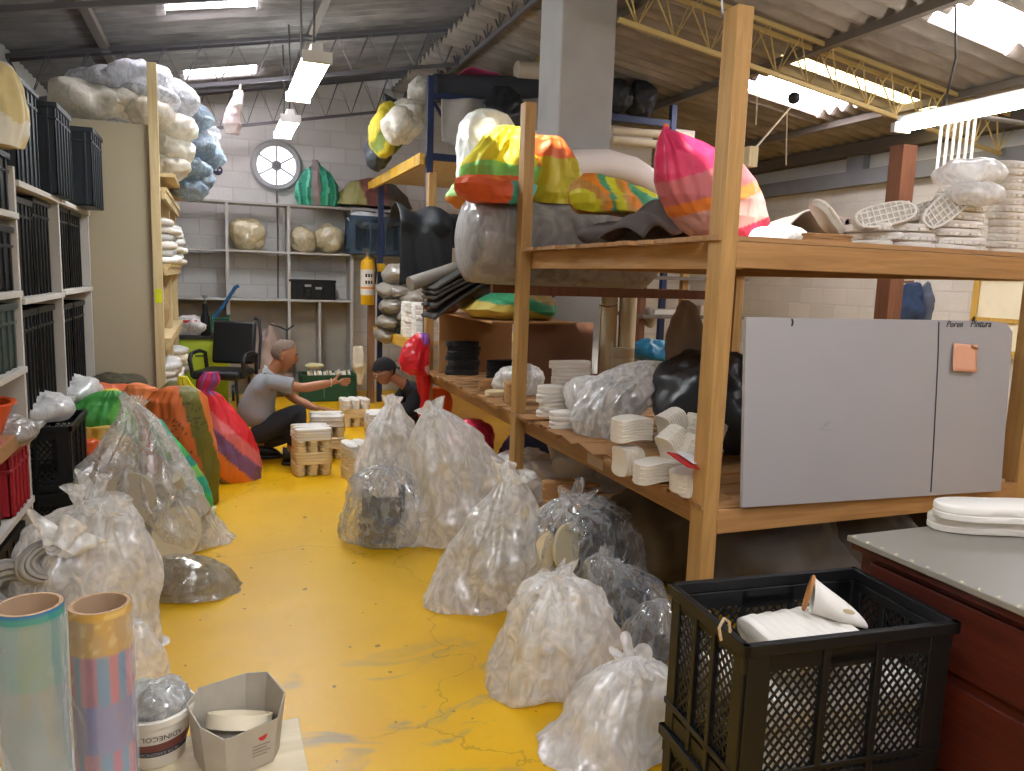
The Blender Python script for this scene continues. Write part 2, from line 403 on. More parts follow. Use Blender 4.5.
c = t.ramp(t.noise(v, 2.5, 6, .6), [(.3, '#6a6866'), (.7, '#a09c99')]); c = t.mix(t.noise(v2, 1.2, 3), c, lin('#5f5c5a'))
t.pbsdf(c, .9, 0, t.bump(t.noise(v2, 30, 3), .3, .006), .15); M_roof = t.m
t = NT('weathered_fibre_cement_warm'); v = t.coord('Object', (1, 4, 1)); v2 = t.coord()
c = t.ramp(t.noise(v, 2.5, 6, .6), [(.3, '#777069'), (.7, '#b0a89d')]); c = t.mix(t.noise(v2, 1.2, 3), c, lin('#73695f'))
t.pbsdf(c, .9, 0, t.bump(t.noise(v2, 30, 3), .3, .006), .15); M_roof2 = t.m
SUN = Vector((.45, .22, -.83)).normalized()
def back_to(p, zf):
    p = Vector(p); t_ = 0
    for k in range(400):
        q = p - SUN * (k * .01)
        if q.z >= zf(q.x): return q
h1 = back_to((1.98, 5.05, 2.35), zl); h2 = back_to((2.18, 3.0, 2.1), zl)
holesL = [(-.36, .36, 6.85, 7.4), (-.3, .46, 9.35, 9.8), (h1.x - .2, h1.x + .25, h1.y - .22, h1.y + .2), (h2.x - .12, h2.x + .3, h2.y - .3, h2.y + .45),
          (-1.0, .2, -2.2, -1.2)]  # this last pane is added behind the camera, glowing to brighten the hall
holesR = [(4.9, 6.0, 6.25, 6.85), (4.72, 6.95, 5.72, 6.0), (4.9, 5.75, 4.0, 4.55), (3.2, 4.3, -.6, .2)]  # the last pane here is an unseen addition that glows for more light
corr('ceiling_left', XL - .15, 2.62, zl, YB, YF + .3, M_roof, holesL)
corr('ceiling_right', 2.2, XR_ + .2, zr, YB, YF + .3, M_roof2, holesR)
def pane(k, h, zf, mat, sag=.0):
    mb = MB(); nx = 8; ny = max(6, int((h[3] - h[2]) / .177 * 8))
    mb.grid(lambda a, b: Vector((h[0] - .03 + (h[1] - h[0] + .06) * a, h[2] - .03 + (h[3] - h[2] + .06) * b, zf(h[0] + (h[1] - h[0]) * a) + .035 + .028 * cos(2 * pi * (h[2] + (h[3] - h[2]) * b - YB) / .177))), nx, ny)
    return struct('window_%d' % k, mb, mat)
E_sky = emit('daylit_translucent_sheet', '#fdf6ff', 20.0); E_yel = emit('daylit_yellow_sheet', '#ffe9a8', 9.0)
# clear sheets: let the sun straight through
t = NT('clear_roof_sheet'); tp = t.n('ShaderNodeBsdfTransparent'); tp.inputs[0].default_value = (.92, .94, .95, 1); t.l(tp.outputs[0], t.out.inputs[0]); M_clear = t.m
for k, h in enumerate(holesL): pane(k + 1, h, zl, M_clear if k in (2, 3) else E_sky)
for k, h in enumerate(holesR): pane(k + 7, h, zr, E_yel if k == 1 else E_sky)

# lattice trusses of welded rod
M_truss = plain('grey_steel_truss', '#5f5d60', .6, .3, bump=0)
M_tycr = plain('cream_steel_truss', '#b9a36a', .6, .2, bump=0)
def truss(p, q, depth, mat, n, label, ch=.034, rod=.009):
    mb = MB(); p, q = Vector(p), Vector(q); dn = Vector((0, 0, -depth))
    d = (q - p).normalized(); side = d.cross(Vector((0, 0, 1))).normalized() * .07
    for s in (-1, 1):
        mb.beam(p + side * s, q + side * s, ch * .6, ch); 
    mb.beam(p + dn, q + dn, ch * .8, ch)
    for s in (-1, 1):
        pts = []
        for i in range(n + 1):
            f = i / n; a = p.lerp(q, f); pts.append(a + side * s if i % 2 == 0 else a + dn)
        mb.tube(pts, rod, 5)
    o = mb.build('roof_truss', mat); tag(o, label, 'roof truss', kind='structure'); return o
truss((XL, 10.2, zl(XL) - .1), (2.4, 10.2, zl(2.4) - .1), .42, M_truss, 26, 'grey lattice truss along the far block wall')
truss((XL, 8.1, zl(XL) - .1), (2.4, 8.1, zl(2.4) - .1), .36, M_truss, 26, 'grey lattice truss in front of the far roof light')
truss((XL, 5.6, zl(XL) - .1), (2.4, 5.6, zl(2.4) - .1), .36, M_truss, 26, 'grey lattice truss above the hanging light')
truss((2.45, YF, 4.19), (2.45, .5, 4.19), .36, M_truss, 60, 'long lattice girder under the ridge of the roof')
truss((2.8, 5.35, zr(2.8) - .07), (XR_, 5.35, zr(XR_) - .07), .33, M_tycr, 26, 'cream lattice truss beside the yellow roof light')
truss((2.45, 1.2, zr(2.45) - .07), (XR_, 1.2, zr(XR_) - .07), .33, M_truss, 26, 'grey lattice truss over the near end of the hall')
M_purl = plain('steel_purlin', '#6d655c', .6, .2, bump=0)
for x, zf in ((4.68, zr), (3.2, zr), (6.2, zr), (-.9, zl), (.9, zl)):
    tag(MB().bb(x - .035, x + .035, YB, YF, zf(x) - .1, zf(x) - .035).build('purlin', M_purl), 'long steel purlin under the roof sheets', 'purlin', 'purlins under the roof', 'structure')
# concrete column
col_mb = MB().bb(2.47, 2.93, 5.62, 6.06, 0, 3.84)
struct('column', col_mb, M_conc, smooth=False, bev=.015)
# big extractor fan in the hole of the back wall
fan = thing('extractor_fan', 'round white extractor fan set in the far block wall', 'fan', (FANX, YF, FANZ))
M_wht = plain('white_enamel', '#dcdcd8', .4, bump=0)
mb = MB(); rot = Matrix.Rotation(pi / 2, 3, 'X')
mb.lathe([(FANR - .035, .0), (FANR - .03, .05), (FANR + .02, .06), (FANR + .05, .03), (FANR + .05, -.002), (FANR - .035, -.002)], 40, (0, 0, 0), rot)
mb.build('fan_ring', plain('grey_ring', '#a9a9ab', .5, bump=0), fan)
mb = MB().lathe([(0.0, .07), (.05, .065), (.065, .03), (.065, -.03), (0, -.03)], 20, (0, 0, 0), rot); mb.build('motor_hub', plain('grey_motor', '#77777c', .5, bump=0), fan)
for k in range(6):
    a = pi / 6 + k * pi / 3; mb = MB().beam((cos(a) * .05, -.02, sin(a) * .05), (cos(a) * (FANR - .03), -.02, sin(a) * (FANR - .03)), .022, .02, (0, 1, 0)); mb.build('spoke', plain('pale_grey_spoke', '#b5b7bd', .5, bump=0), fan)
mb = MB().lathe([(0, .006), (FANR - .005, .006), (FANR - .005, .001), (0, .001)], 40, (0, 0, 0), rot); mb.build('daylit_louvre', emit('daylit_fan_opening', '#f6f8ff', 3.0), fan)
# ------------------------------------------------------------------ lamps
E_tube = emit('fluorescent_tube', '#f4fbff', 60.0)
def fixture(name, label, c, L, w, n, axis_rot=0, cord_to=None):
    o = thing(name, label, 'light fixture', c, axis_rot, 'fluorescent light fixtures')
    hb = MB().bb(-min(.035, w / 2), min(.035, w / 2), -L / 2, L / 2, .03, .085); hb.build('housing', M_wht, o, bev=.006)
    for i in range(n):
        x = (i - (n - 1) / 2) * (w / n)
        tb = MB().cyl((x, -L / 2 + .03, 0), (x, L / 2 - .03, 0), .019, 10); tb.build('tube', E_tube, o)
    for s in (-1, 1): MB().bb(-w / 2, w / 2, s * (L / 2 - .03), s * (L / 2 + .012), -.03, .035).build('end_cap', M_wht, o)
    if cord_to is not None:
        for s in (-1, 1):
            cb = MB().tube([(0, s * L * .35, .07), (0.01, s * L * .33, (cord_to - c[2]) * .5), (0, s * L * .35, cord_to - c[2])], .008, 6); cb.build('cord', plain('dark_cord', '#3a3836', .6, bump=0), o)
    return o
fixture('fluorescent_fixture', 'bright four-tube light hanging over the yellow aisle', (.6, 5.7, 2.9), 1.25, .18, 4, 0, zl(.6) - .05)
fixture('fluorescent_fixture', 'smaller bright light hanging nearer the far wall with the fan', (.66, 8.1, 2.98), 1.0, .18, 4, 0, zl(.6) - .05)
fixture('fluorescent_fixture', 'long bright tube light above the white soles on the upper shelf', (4.72, 3.3, 2.78), 2.4, .15, 2, 0, zr(4.68) - .05)
fixture('fluorescent_fixture', 'added unseen tube light over the near end of the aisle', (.55, 1.2, 3.0), 1.25, .24, 3, 0, zl(.6) - .05)  # extra lamp out of view, added to lift the overall brightness
fixture('fluorescent_fixture', 'added unseen tube light behind the stacked crates', (2.2, -1.6, 3.0), 1.25, .24, 2, 0, zl(2) - .05)  # another added lamp, behind the camera, for general brightness
# daylight
w = bpy.data.worlds.new('sky'); SC.world = w; w.use_nodes = True
bg = w.node_tree.nodes['Background']; bg.inputs[0].default_value = (.86, .92, 1, 1); bg.inputs[1].default_value = 2.5
sl = bpy.data.lights.new('sun', 'SUN'); sl.energy = 18; sl.angle = .02; sl.color = (1, .95, .86)
so_ = bpy.data.objects.new('sun', sl); C.objects.link(so_); so_.rotation_euler = SUN.to_track_quat('-Z', 'Y').to_euler(); so_.location = (0, 0, 9)
vs.exposure = 0.25
SC.cycles.use_denoising = True
SC.cycles.max_bounces = 10; SC.cycles.transparent_max_bounces = 24; SC.cycles.diffuse_bounces = 5; SC.cycles.sample_clamp_indirect = 6
SC.cycles.caustics_reflective = False; SC.cycles.caustics_refractive = False

# ================================================================== WOODEN RACKS
M_wood = wood('sawn_pine', '#95703c', '#bb925a'); M_woody = wood('sawn_pine_y', '#936a3a', '#b98d56', 'Y'); M_woodx = wood('sawn_pine_x', '#8f673c', '#b38755', 'X')
M_pale = wood('pale_pine', '#c2a877', '#dcc79a'); M_paley = wood('pale_pine_y', '#c2a877', '#dcc79a', 'Y')
M_brown = wood('dark_stained_post', '#5a3826', '#7a4e36'); M_slat = wood('pallet_slats', '#8a6440', '#b48a5c', 'X')
M_card = plain('brown_cardboard', '#a3774a', .8, var=.12, bump=.15)
M_blue = plain('navy_blue_steel', '#1f2c4d', .45, .2, bump=0)
rk = thing('wooden_rack', 'long two-shelf pine rack along the right of the aisle', 'rack', (1.8, 2.5, 0))
def rl(mb): mb.v = [p - Vector((1.8, 2.5, 0)) for p in mb.v]; return mb
X0, X1 = 1.8, 3.42
for (x, y, h) in ((X0, 2.5, 2.6), (X0, 4.56, 2.66), (X0, 6.85, 2.5), (X1 + .13, 2.5, 2.62), (X1, 4.56, 2.2), (X1, 6.85, 2.2)):
    rl(MB().bb(x - .035, x + .035, y - .045, y + .045, 0, h)).build('post', M_wood, rk, bev=.004)
for z, ye in ((.72, 6.9), (1.765, 4.62)):
    for x in (X0 + .05, X1 - .05): rl(MB().bb(x - .02, x + .02, 2.46, ye, z - .105, z)).build('rail', M_woody, rk, bev=.003)
    for y in (2.47, 4.5, 6.85):
        if y < ye: rl(MB().bb(X0 + .03, X1 + .1, y - .02, y + .02, z - .1, z - .002)).build('cross_rail', M_woodx, rk, bev=.003)
    mb = MB(); y = 2.46; random.seed(int(z * 100))
    while y < ye - .1:
        wd = random.uniform(.08, .14); mb.bb(X0 - .03 - random.uniform(-.01, .025), X1 + .02, y, y + wd, z + .001, z + .02); y += wd + random.uniform(.01, .05)
    rl(mb).build('shelf_deck', M_slat, rk)
# middle board shelf at the far half
rl(MB().bb(X0 + .03, 2.5, 5.2, 6.62, 1.27, 1.285)).build('middle_board', M_card, rk)
for y in (4.72, 5.2): rl(MB().bb(X0 + .02, X1 + .02, y - .025, y + .025, 1.49, 1.552)).build('cross_rail', M_brown, rk)  # added roll supports; their dark brown stands in for the dark gap
for (y0, y1, off) in ((2.6, 4.45, 0), ):
    mb = MB()
    for k in range(9):
        y = 2.62 + k * .21 + random.uniform(-.03, .03); a = random.uniform(-.3, .3)
        mb.box((X0 + .04, y, .742 + .004 + .004 * (k % 3)), (random.uniform(.12, .22), random.uniform(.16, .3), .006), Matrix.Rotation(a, 3, 'Z') @ Matrix.Rotation(random.uniform(-.06, .06), 3, 'Y'))
    rl(mb).build('cardboard_liner', M_card, rk)
# paper label strip on the lower rail
rl(MB().bb(X0 + .026, X0 + .0295, 3.42, 3.6, .635, .69)).build('paper_label', plain('label_paper', '#cbb79a', .7), rk)
# ================================================================== LEFT SIDE
M_black = plain('black_crate_plastic', '#101113', .45, bump=.05, spec=.35); M_dk = plain('dark_blue_grey_crate', '#2a3138', .45, bump=.05)
M_grn = plain('dark_green_crate', '#1f4a36', .45, bump=.05); M_red = plain('red_crate', '#a3232c', .45, bump=.05)
M_shelf = plain('white_painted_board', '#c3beb6', .6, var=.08, bump=.05)
M_white = plain('white_foam', '#e6e2da', .7, var=.05, bump=.08); M_cream = plain('cream_sole_foam', '#ddcda9', .7, var=.08, bump=.08)

def lattice(mb, p0, du, dv, nrm, nu, slope=1.25, r=.0028, th=.004):
    """diamond mesh filling the parallelogram p0 + a*du + b*dv"""
    p0, du, dv = Vector(p0), Vector(du), Vector(dv); W, H = du.length, dv.length; u, v = du / W, dv / H; st = W / nu
    for sgn in (1, -1):
        k = -int(H / slope / st) - 1
        while k <= nu + int(H / slope / st) + 1:
            # line x = k*st + sgn*t/slope, t in 0..H
            x0 = k * st; pts = []
            lo, hi = 0.0, H
            xa = lambda t_: x0 + sgn * t_ / slope
            if sgn > 0: lo = max(lo, -x0 * slope); hi = min(hi, (W - x0) * slope)
            else: lo = max(lo, (x0 - W) * slope); hi = min(hi, x0 * slope)
            if hi - lo > .004:
                a = p0 + u * xa(lo) + v * lo; b = p0 + u * xa(hi) + v * hi
                mb.beam(a, b, r * 2, th, nrm)
            k += 1
def crate_parts(root, L, W, H, mat, nu=14, tall=False, ribs=2, fine=True, ends=True):
    """open mesh crate, base at z=0, centred; rim, corners and ribs are the frame, the diamond mesh is the panels"""
    x, y = L / 2, W / 2; fr = MB(); t_ = .012; cw = .066
    for s in (-1, 1):
        fr.bb(-x - .012, x + .012, s * y - .006 * s, s * (y + .012), H - .03, H); fr.bb(-x - .004, x + .004, s * (y - t_), s * y, H - .075, H - .03)
        fr.bb(s * x - .006 * s, s * (x + .012), -y - .012, y + .012, H - .03, H); fr.bb(s * (x - t_), s * x, -y, y, H - .055, H - .03)
        fr.bb(-x, x, s * (y - t_), s * y, 0, .045); fr.bb(s * (x - t_), s * x, -y, y, 0, .045)
        fr.bb(-x - .004, x + .004, s * y, s * (y + .006), .06, .075); fr.bb(s * x, s * (x + .006), -y, y, .06, .075)
        for r_ in (-1, 1):
            fr.bb(s * x - s * .004, s * (x - cw), r_ * (y - t_), r_ * (y + .003), .0, H - .03)
            fr.bb(s * (x - t_), s * (x + .003), r_ * (y - .004), r_ * (y - cw * .7), 0, H - .03)
            fr.bb(s * (x - .004), s * (x - .02), r_ * (y - .004), r_ * (y - .02), 0, H - .03)
        for k in range(ribs):
            xx = -x + cw + (2 * x - 2 * cw) * (k + 1) / (ribs + 1)
            fr.bb(xx - .010, xx + .010, s * (y - t_), s * (y + .006), .0, H - .03)
        nr = max(1, ribs - 0)
        for k in range(nr):
            yy = -y + cw * .7 + (2 * y - 1.4 * cw) * (k + 1) / (nr + 1)
            fr.bb(s * (x - t_), s * (x + .006), yy - .008, yy + .008, 0, H - .03)
        # grip plate in the middle of the long sides
        g = (2 * x - 2 * cw) / (ribs + 1) / 2
        fr.bb(-g, g, s * (y - t_), s * y, H - .085, H - .05)
    fr.bb(-x, x, -y, y, .004, .012)
    fr.build('frame', mat, root, bev=.002)
    pm = MB(); st = (L - .1) / nu
    for s in (-1, 1):
        lattice(pm, (-x + .05, s * (y - .006), .04), (L - .1, 0, 0), (0, 0, H - .09), (0, 1, 0), nu)
        lattice(pm, (s * (x - .006), -y + .03, .04), (0, W - .06, 0), (0, 0, H - .09), (1, 0, 0), max(4, int(nu * W / L)))
    o = pm.build('mesh_panel', mat, root, smooth=False); return root
def solid_crate(root, L, W, H, mat):
    """crate with close ribbed sides, standing as stored"""
    x, y = L / 2, W / 2; fr = MB(); th = .01
    fr.bb(-x, x, -y, y, 0, .012)
    for s in (-1, 1):
        fr.bb(-x, x, s * (y - th), s * y, 0, H); fr.bb(s * (x - th), s * x, -y, y, 0, H)
        fr.bb(-x - .012, x + .012, s * y - .004 * s, s * (y + .014), H - .03, H); fr.bb(s * x - .004 * s, s * (x + .014), -y - .012, y + .012, H - .03, H)
        fr.bb(-x - .006, x + .006, s * y, s * (y + .007), H - .1, H - .085); fr.bb(s * x, s * (x + .007), -y, y, H - .1, H - .085)
        for k in range(5):
            xx = -x + 2 * x * (k + .5) / 5; fr.bb(xx - .008, xx + .008, s * y, s * (y + .009), 0, H - .03)
            yy = -y + 2 * y * (k + .5) / 5; fr.bb(s * x, s * (x + .009), yy - .008, yy + .008, 0, H - .03)
    fr.build('body', mat, root, bev=.002)
    # rows of pale light holes between the ribs
    hb = MB()
    for k in range(14):
        z = .05 + (H - .18) * k / 13
        hb.box((x + .001, -y * .4, z), (.004, .007, .014)); hb.box((-x * .2, -y - .001, z), (.007, .004, .014))
    hb.build('slot_row', plain('light_slots', '#8d959c', .6, bump=0), root); return root
# ---- white shelving unit along the left wall
su = thing('shelving_unit', 'white board shelving unit full of crates along the left wall', 'shelving', (-1.22, 5.05, 0))
def rel(mb, o): mb.v = [p - o.location for p in mb.v]; return mb
for y in (3.3, 4.4, 5.5, 6.68): rel(MB().bb(-1.55, -.9, y - .016, y + .016, 0, 1.99 if y > 4.5 else 2.05), su).build('upright', M_shelf, su, bev=.002)
for (y0, y1, zs_) in ((3.3, 4.4, (.43, 1.09, 1.46, 1.83)), (4.4, 5.5, (.76, 1.42, 1.99)), (5.5, 6.68, (.74, 1.43, 1.99))):
    for z in zs_: rel(MB().bb(-1.55, -.885, y0 + .016, y1 - .016, z - .03, z), su).build('shelf', M_shelf, su, bev=.002)
rel(MB().bb(-1.565, -1.55, 3.3, 6.68, 0, 2.0), su).build('back_panel', M_shelf, su)
# ---- crates on and in the shelving
base_s = solid_crate(thing('storage_crate', 'tallest dark crate on top of the white shelving, nearest of three', 'crate', (-1.13, 4.84, 1.992), 0, 'dark crates on the left shelving'), .42, .5, .53, M_dk)
dup(base_s, (-1.06, 5.44, 1.992), None, 'dark crate on top of the white shelving, middle of three', scale=(1, .9, .97))
dup(base_s, (-.99, 6.3, 1.992), None, 'dark crate on top of the white shelving, touching the beige cabinet side', scale=(1, .95, .98))
tall = solid_crate(thing('storage_crate', 'black crate standing on end in the upper bay, by the aisle post', 'crate', (-1.12, 4.68, 1.422), 0, 'dark crates on the left shelving'), .36, .44, .5, M_black)
k = 0
for (y, z, lb) in ((5.16, 1.422, 'black crate in the upper second bay, farther of the two'), (5.78, 1.432, 'black crate in the upper third bay, nearer of the two'), (6.3, 1.432, 'black crate in the upper third bay, beside the beige cabinet side'),
                (4.68, .762, 'black crate in the lower second bay, nearer of the two'), (5.16, .762, 'black crate in the lower second bay, farther of the two'),
                (5.78, .742, 'black crate in the lower third bay, nearer of the two'), (6.3, .742, 'black crate in the lower third bay, beside the beige cabinet side')):
    dup(tall, (-1.12, y, z), None, lb, scale=(1, 1, 1.06 if z > 1 else 1.18))
low = solid_crate(thing('storage_crate', 'dark crate with level bars in the nearest bay at eye height', 'crate', (-1.13, 4.07, 1.462), 0, 'dark crates on the left shelving'), .42, .58, .3, M_black)
dup(low, (-1.13, 4.07, 1.832), None, 'dark crate at the left edge under the yellowish bag', scale=(1, 1, .9))
gr = solid_crate(thing('storage_crate', 'grey-green crate on the nearest bay below eye height', 'crate', (-1.13, 4.07, 1.092), 0, 'dark crates on the left shelving'), .42, .56, .31, plain('grey_green_crate', '#3c4742', .5, bump=.05))
g2 = thing('storage_crate', 'dark green crate on the lowest shelf at the left edge', 'crate', (-1.15, 3.72, .432)); solid_crate(g2, .44, .42, .31, M_grn)
r2 = thing('storage_crate', 'red crate on the lowest shelf by the white upright', 'crate', (-1.12, 4.17, .432)); solid_crate(r2, .44, .36, .31, M_red)
# low crates on the floor under the unit
g3 = thing('storage_crate', 'black crate on the floor under the lowest white shelf', 'crate', (-1.14, 3.95, 0)); solid_crate(g3, .44, .6, .34, M_black)
# stuff on the near shelf: orange basin, roll, foil bag, pink cloth
ob = thing('basin', 'orange plastic basin at the left edge above the green crate', 'basin', (-1.05, 4.0, .82))
MB().lathe([(.0, 0), (.12, 0), (.13, .01), (.175, .14), (.19, .145), (.188, .155), (.168, .15), (.122, .02), (0, .018)], 32).build('bowl', plain('orange_plastic', '#d8562a', .4, bump=0), ob)
o = MB().bb(-1.25, -.87, 3.72, 4.36, .745, .818).build('cardboard_tray', M_card, loc=(-1.06, 4.0, .745), bev=.004); tag(o, 'flat cardboard tray under the orange basin', 'tray')
tag(MB().lathe([(.03, 0), (.075, .0), (.078, .01), (.075, .16), (.03, .16), (.03, 0)], 24, (-1.05, 4.0, .845)).build('tape_roll', plain('pale_roll', '#d9cdb4', .6), loc=(-1.05, 4.0, .845)), 'pale roll standing in the orange basin', 'roll')
M_foil = film('silver_foil_film', '#b8b0a8', .6, .98, 14, .9, .12, .3)
lump('foil_bag', M_foil, (-.93, 4.16, .80), (.1, .17, .07), 'crumpled silvery wrapper hanging over the red crate', 'wrapper', seed=3, amp=.2, f=7, crease=.012, cf=16, flat=.747)
lump('cloth', plain('pink_rag', '#a8564c', .9), (-.98, 3.82, .80), (.1, .14, .06), 'folded dusty pink rag at the left edge below the orange basin', 'cloth', seed=5, amp=.15, f=8, crease=.008, flat=.747)
# white plastic bag lying on the floor crates and its crates
fc = thing('mesh_crate', 'upper black mesh crate of two beside the white upright', 'crate', (-.98, 4.92, .36)); crate_parts(fc, .44, .52, .37, M_black, 11)
dup(fc, (-.98, 4.92, 0), None, 'lower black mesh crate of two beside the white upright', scale=(1, 1, .97))
M_bagw = film('white_bag_film', '#e8e6e4', .75, 1.0, 11, .7, .2, .1)
lump('plastic_bag', M_bagw, (-.98, 4.9, .785), (.22, .25, .085), 'flat white plastic bag lying on the two stacked mesh crates', 'bag', seed=8, amp=.12, f=6, crease=.012, cf=13, flat=.732)
fc2 = thing('mesh_crate', 'black crate holding clear plastic below the third bay', 'crate', (-.97, 6.05, .33)); solid_crate(fc2, .44, .6, .34, M_black)
dup(fc2, (-.97, 6.05, 0), None, 'black crate on the floor under the crate of clear plastic', scale=(1, 1, .94))
lump('plastic_bag', M_bagw, (-.95, 5.95, .73), (.17, .25, .1), 'crumpled clear plastic spilling from the black crate in the third bay', 'bag', seed=12, amp=.2, f=7, crease=.016, cf=14)
# yellowish draped bag at the top left
def draped(u, t_, p): return '#dcc98f' if noise.noise(p * 5) > -.05 else '#e7e0cc'
blob('draped_bag', attrmat('woven_bag', .6, .3), 4.1, [(62, -12, 6), (75, -30, 14), (95, -45, 21), (115, -50, 25), (130, -50, 24), (145, -50, 21)], 'yellowish bag draped over the crate at the top left edge', 'bag', base=2.06, dr=.8, seed=4, lump=.1, crease=.02, colf=draped, fold=.1)
# ropes / conduits in front of the left wall
M_pipe = plain('beige_conduit', '#b7a68e', .5, bump=.1)
for k, (x, y, z0) in enumerate(((-1.13, 4.5, 2.55), (-1.13, 4.62, 2.5), (-1.13, 4.74, 2.5), (-1.13, 5.06, 2.56), (-1.13, 5.14, 2.56))):
    tag(MB().tube([(x, y, z0), (x + .004, y, 3.0), (x, y, zl(x) - .03)], .014, 8).build('hanging_pole', M_pipe, loc=(x, y, z0)), 'thin beige pole rising to the roof behind the top left crates', 'pole', 'thin beige poles at the top left')
# ---- tall beige cabinet side with pale post, and the goods rack behind it
r2k = thing('goods_rack', 'narrow pine rack of white goods closed by a beige end panel', 'rack', (-.6, 6.8, 0))
rel(MB().bb(-1.4, -.44, 6.8, 6.822, 0, 2.68), r2k).build('end_panel', plain('beige_laminate', '#b3a68c', .55, var=.05, vscale=1.5, bump=.04), r2k)
rel(MB().bb(-.475, -.405, 6.76, 6.8, 0, 3.14), r2k).build('post', M_pale, r2k, bev=.003)
for (y, h) in ((8.0, 2.95), (9.2, 2.6)):
    rel(MB().bb(-.475, -.405, y - .03, y + .03, 0, h), r2k).build('post', M_pale, r2k, bev=.003)
rel(MB().bb(-1.35, -1.28, 8.0, 8.06, 0, 2.4), r2k).build('post', M_pale, r2k); rel(MB().bb(-1.35, -1.28, 9.2, 9.26, 0, 2.4), r2k).build('post', M_pale, r2k)
for z in (.42, 1.02, 1.62, 2.22):
    rel(MB().bb(-1.34, -.36, 6.83, 9.25, z - .03, z), r2k).build('shelf', M_paley, r2k); rel(MB().bb(-.4, -.372, 6.83, 9.25, z - .09, z - .031), r2k).build('shelf_lip', M_paley, r2k)
for z in (1.75, 1.2): rel(MB().bb(-1.3, -.45, 9.2, 9.23, z, z + .1), r2k).build('cross_rail', M_brown, r2k)
# a neon sticky note on the post
sn = MB().bb(-.462, -.415, 6.755, 6.7595, 1.31, 1.42).build('sticky_note', plain('neon_yellow_paper', '#d9e01a', .6, bump=0), loc=(-.44, 6.757, 1.31)); tag(sn, 'neon yellow note stuck on the pale post', 'note')
# white folded goods on its shelves
random.seed(21)
for (z, n, y0, y1, lab) in ((1.62, 6, 7.0, 8.9, 'white folded bundle in the heap on the second shelf of the goods rack'), (.42, 6, 7.0, 8.9, 'white folded bundle in the stack on the low shelf of the goods rack')):
    for kk, y in enumerate((7.2, 7.75, 8.35, 8.85)):
        zz = z + .001
        for j in range(n - (kk % 2) * 1):
            h = random.uniform(.05, .075); 
            lump('folded_bundle', M_bagw if j % 2 else M_white, (-.52 + random.uniform(-.03, .03), y + random.uniform(-.04, .04), zz + h / 2), (.2, .24, h * .66), lab, 'bundle', lab.split(' in ')[1] + ' bundles', seed=kk * 9 + j, amp=.06, f=6, crease=.006, nseg=20, sq=2.8); zz += h
for y in (7.3, 8.2): lump('paper_sack', plain('brown_paper', '#a98a62', .8, bump=.3), (-.58, y, 1.02 + .17), (.17, .3, .18), 'brown paper sack on the middle shelf of the goods rack', 'sack', 'brown sacks on the goods rack', seed=y, amp=.12, f=5, crease=.012, flat=1.021)
# heap of cream and blue-grey bundles on top of that rack
M_crm = film('cream_bag_film', '#f0ebdc', .75, 1.0, 10, .8, .3, .04); M_bgr = film('blue_grey_film', '#98abba', .55, .95, 16, 1.1, .2, .06); M_clr = film('clear_milky_film', '#d5d8dc', .4, .85, 11, .9, .15, .2)
for i, (px, py, Y, w_, h_, mt, lb) in enumerate((
    (95, 105, 7.25, .30, .17, M_crm, 'big cream bag above the beige panel, touching the dark crate'), (128, 108, 7.25, .26, .16, M_crm, 'cream bag above the middle of the beige panel'), (146, 112, 7.2, .22, .13, M_crm, 'cream bag just left of the pale post top'),
    (115, 88, 7.5, .34, .13, M_clr, 'grey clear bag lying on the cream bags at the top'), (140, 82, 7.3, .26, .15, M_clr, 'clear crinkled bag topmost on the heap by the pale post'), (150, 100, 7.25, .24, .12, M_clr, 'clear bag behind the pale post top'),
    (172, 100, 7.6, .22, .14, M_clr, 'clear bag right of the pale post top'), (170, 128, 7.3, .2, .13, M_crm, 'upper cream bag right of the pale post'), (172, 150, 7.3, .18, .12, M_crm, 'lower cream bag right of the pale post'), (168, 166, 7.25, .15, .1, M_crm, 'small cream bag resting on the top rack board'),
    (188, 118, 7.9, .2, .13, M_bgr, 'blue-grey bag at the top of the hanging column of bags'), (194, 132, 8.1, .22, .12, M_clr, 'pale clear bag bulging beside the blue-grey bags'), (190, 146, 7.9, .22, .11, M_bgr, 'blue-grey striped bag second from the top of the column'), (200, 158, 8.1, .2, .1, M_bgr, 'blue-grey bag third from the top of the column'),
    (188, 168, 7.9, .2, .1, M_bgr, 'blue-grey bag fourth from the top of the column'), (196, 178, 8.0, .17, .1, M_bgr, 'dark blue-grey bag near the foot of the column'), (190, 190, 7.9, .15, .09, M_bgr, 'lowest blue-grey bag of the column'), (206, 150, 8.4, .15, .14, M_clr, 'clear bag at the outer edge of the column'))):
    p = PY(px, py, Y); lump('bundle_bag', mt, (p.x, p.y, p.z), (w_, w_ * 1.15, h_), lb, 'bag', 'bags heaped on the goods rack', seed=i * 1.7, amp=.14, f=5, crease=.02, cf=11, nseg=36)
# support board under the heap so that it rests
rel(MB().bb(-1.34, -.3, 6.83, 9.25, 2.3, 2.33), r2k).build('shelf', M_paley, r2k)
lump('packed_bags', M_clr, (-.75, 8.0, 2.62), (.5, 1.0, .33), 'mass of clear bags packed deep on top of the goods rack', 'bags', kind='stuff', seed=31, amp=.12, f=3, crease=.02, flat=2.331)

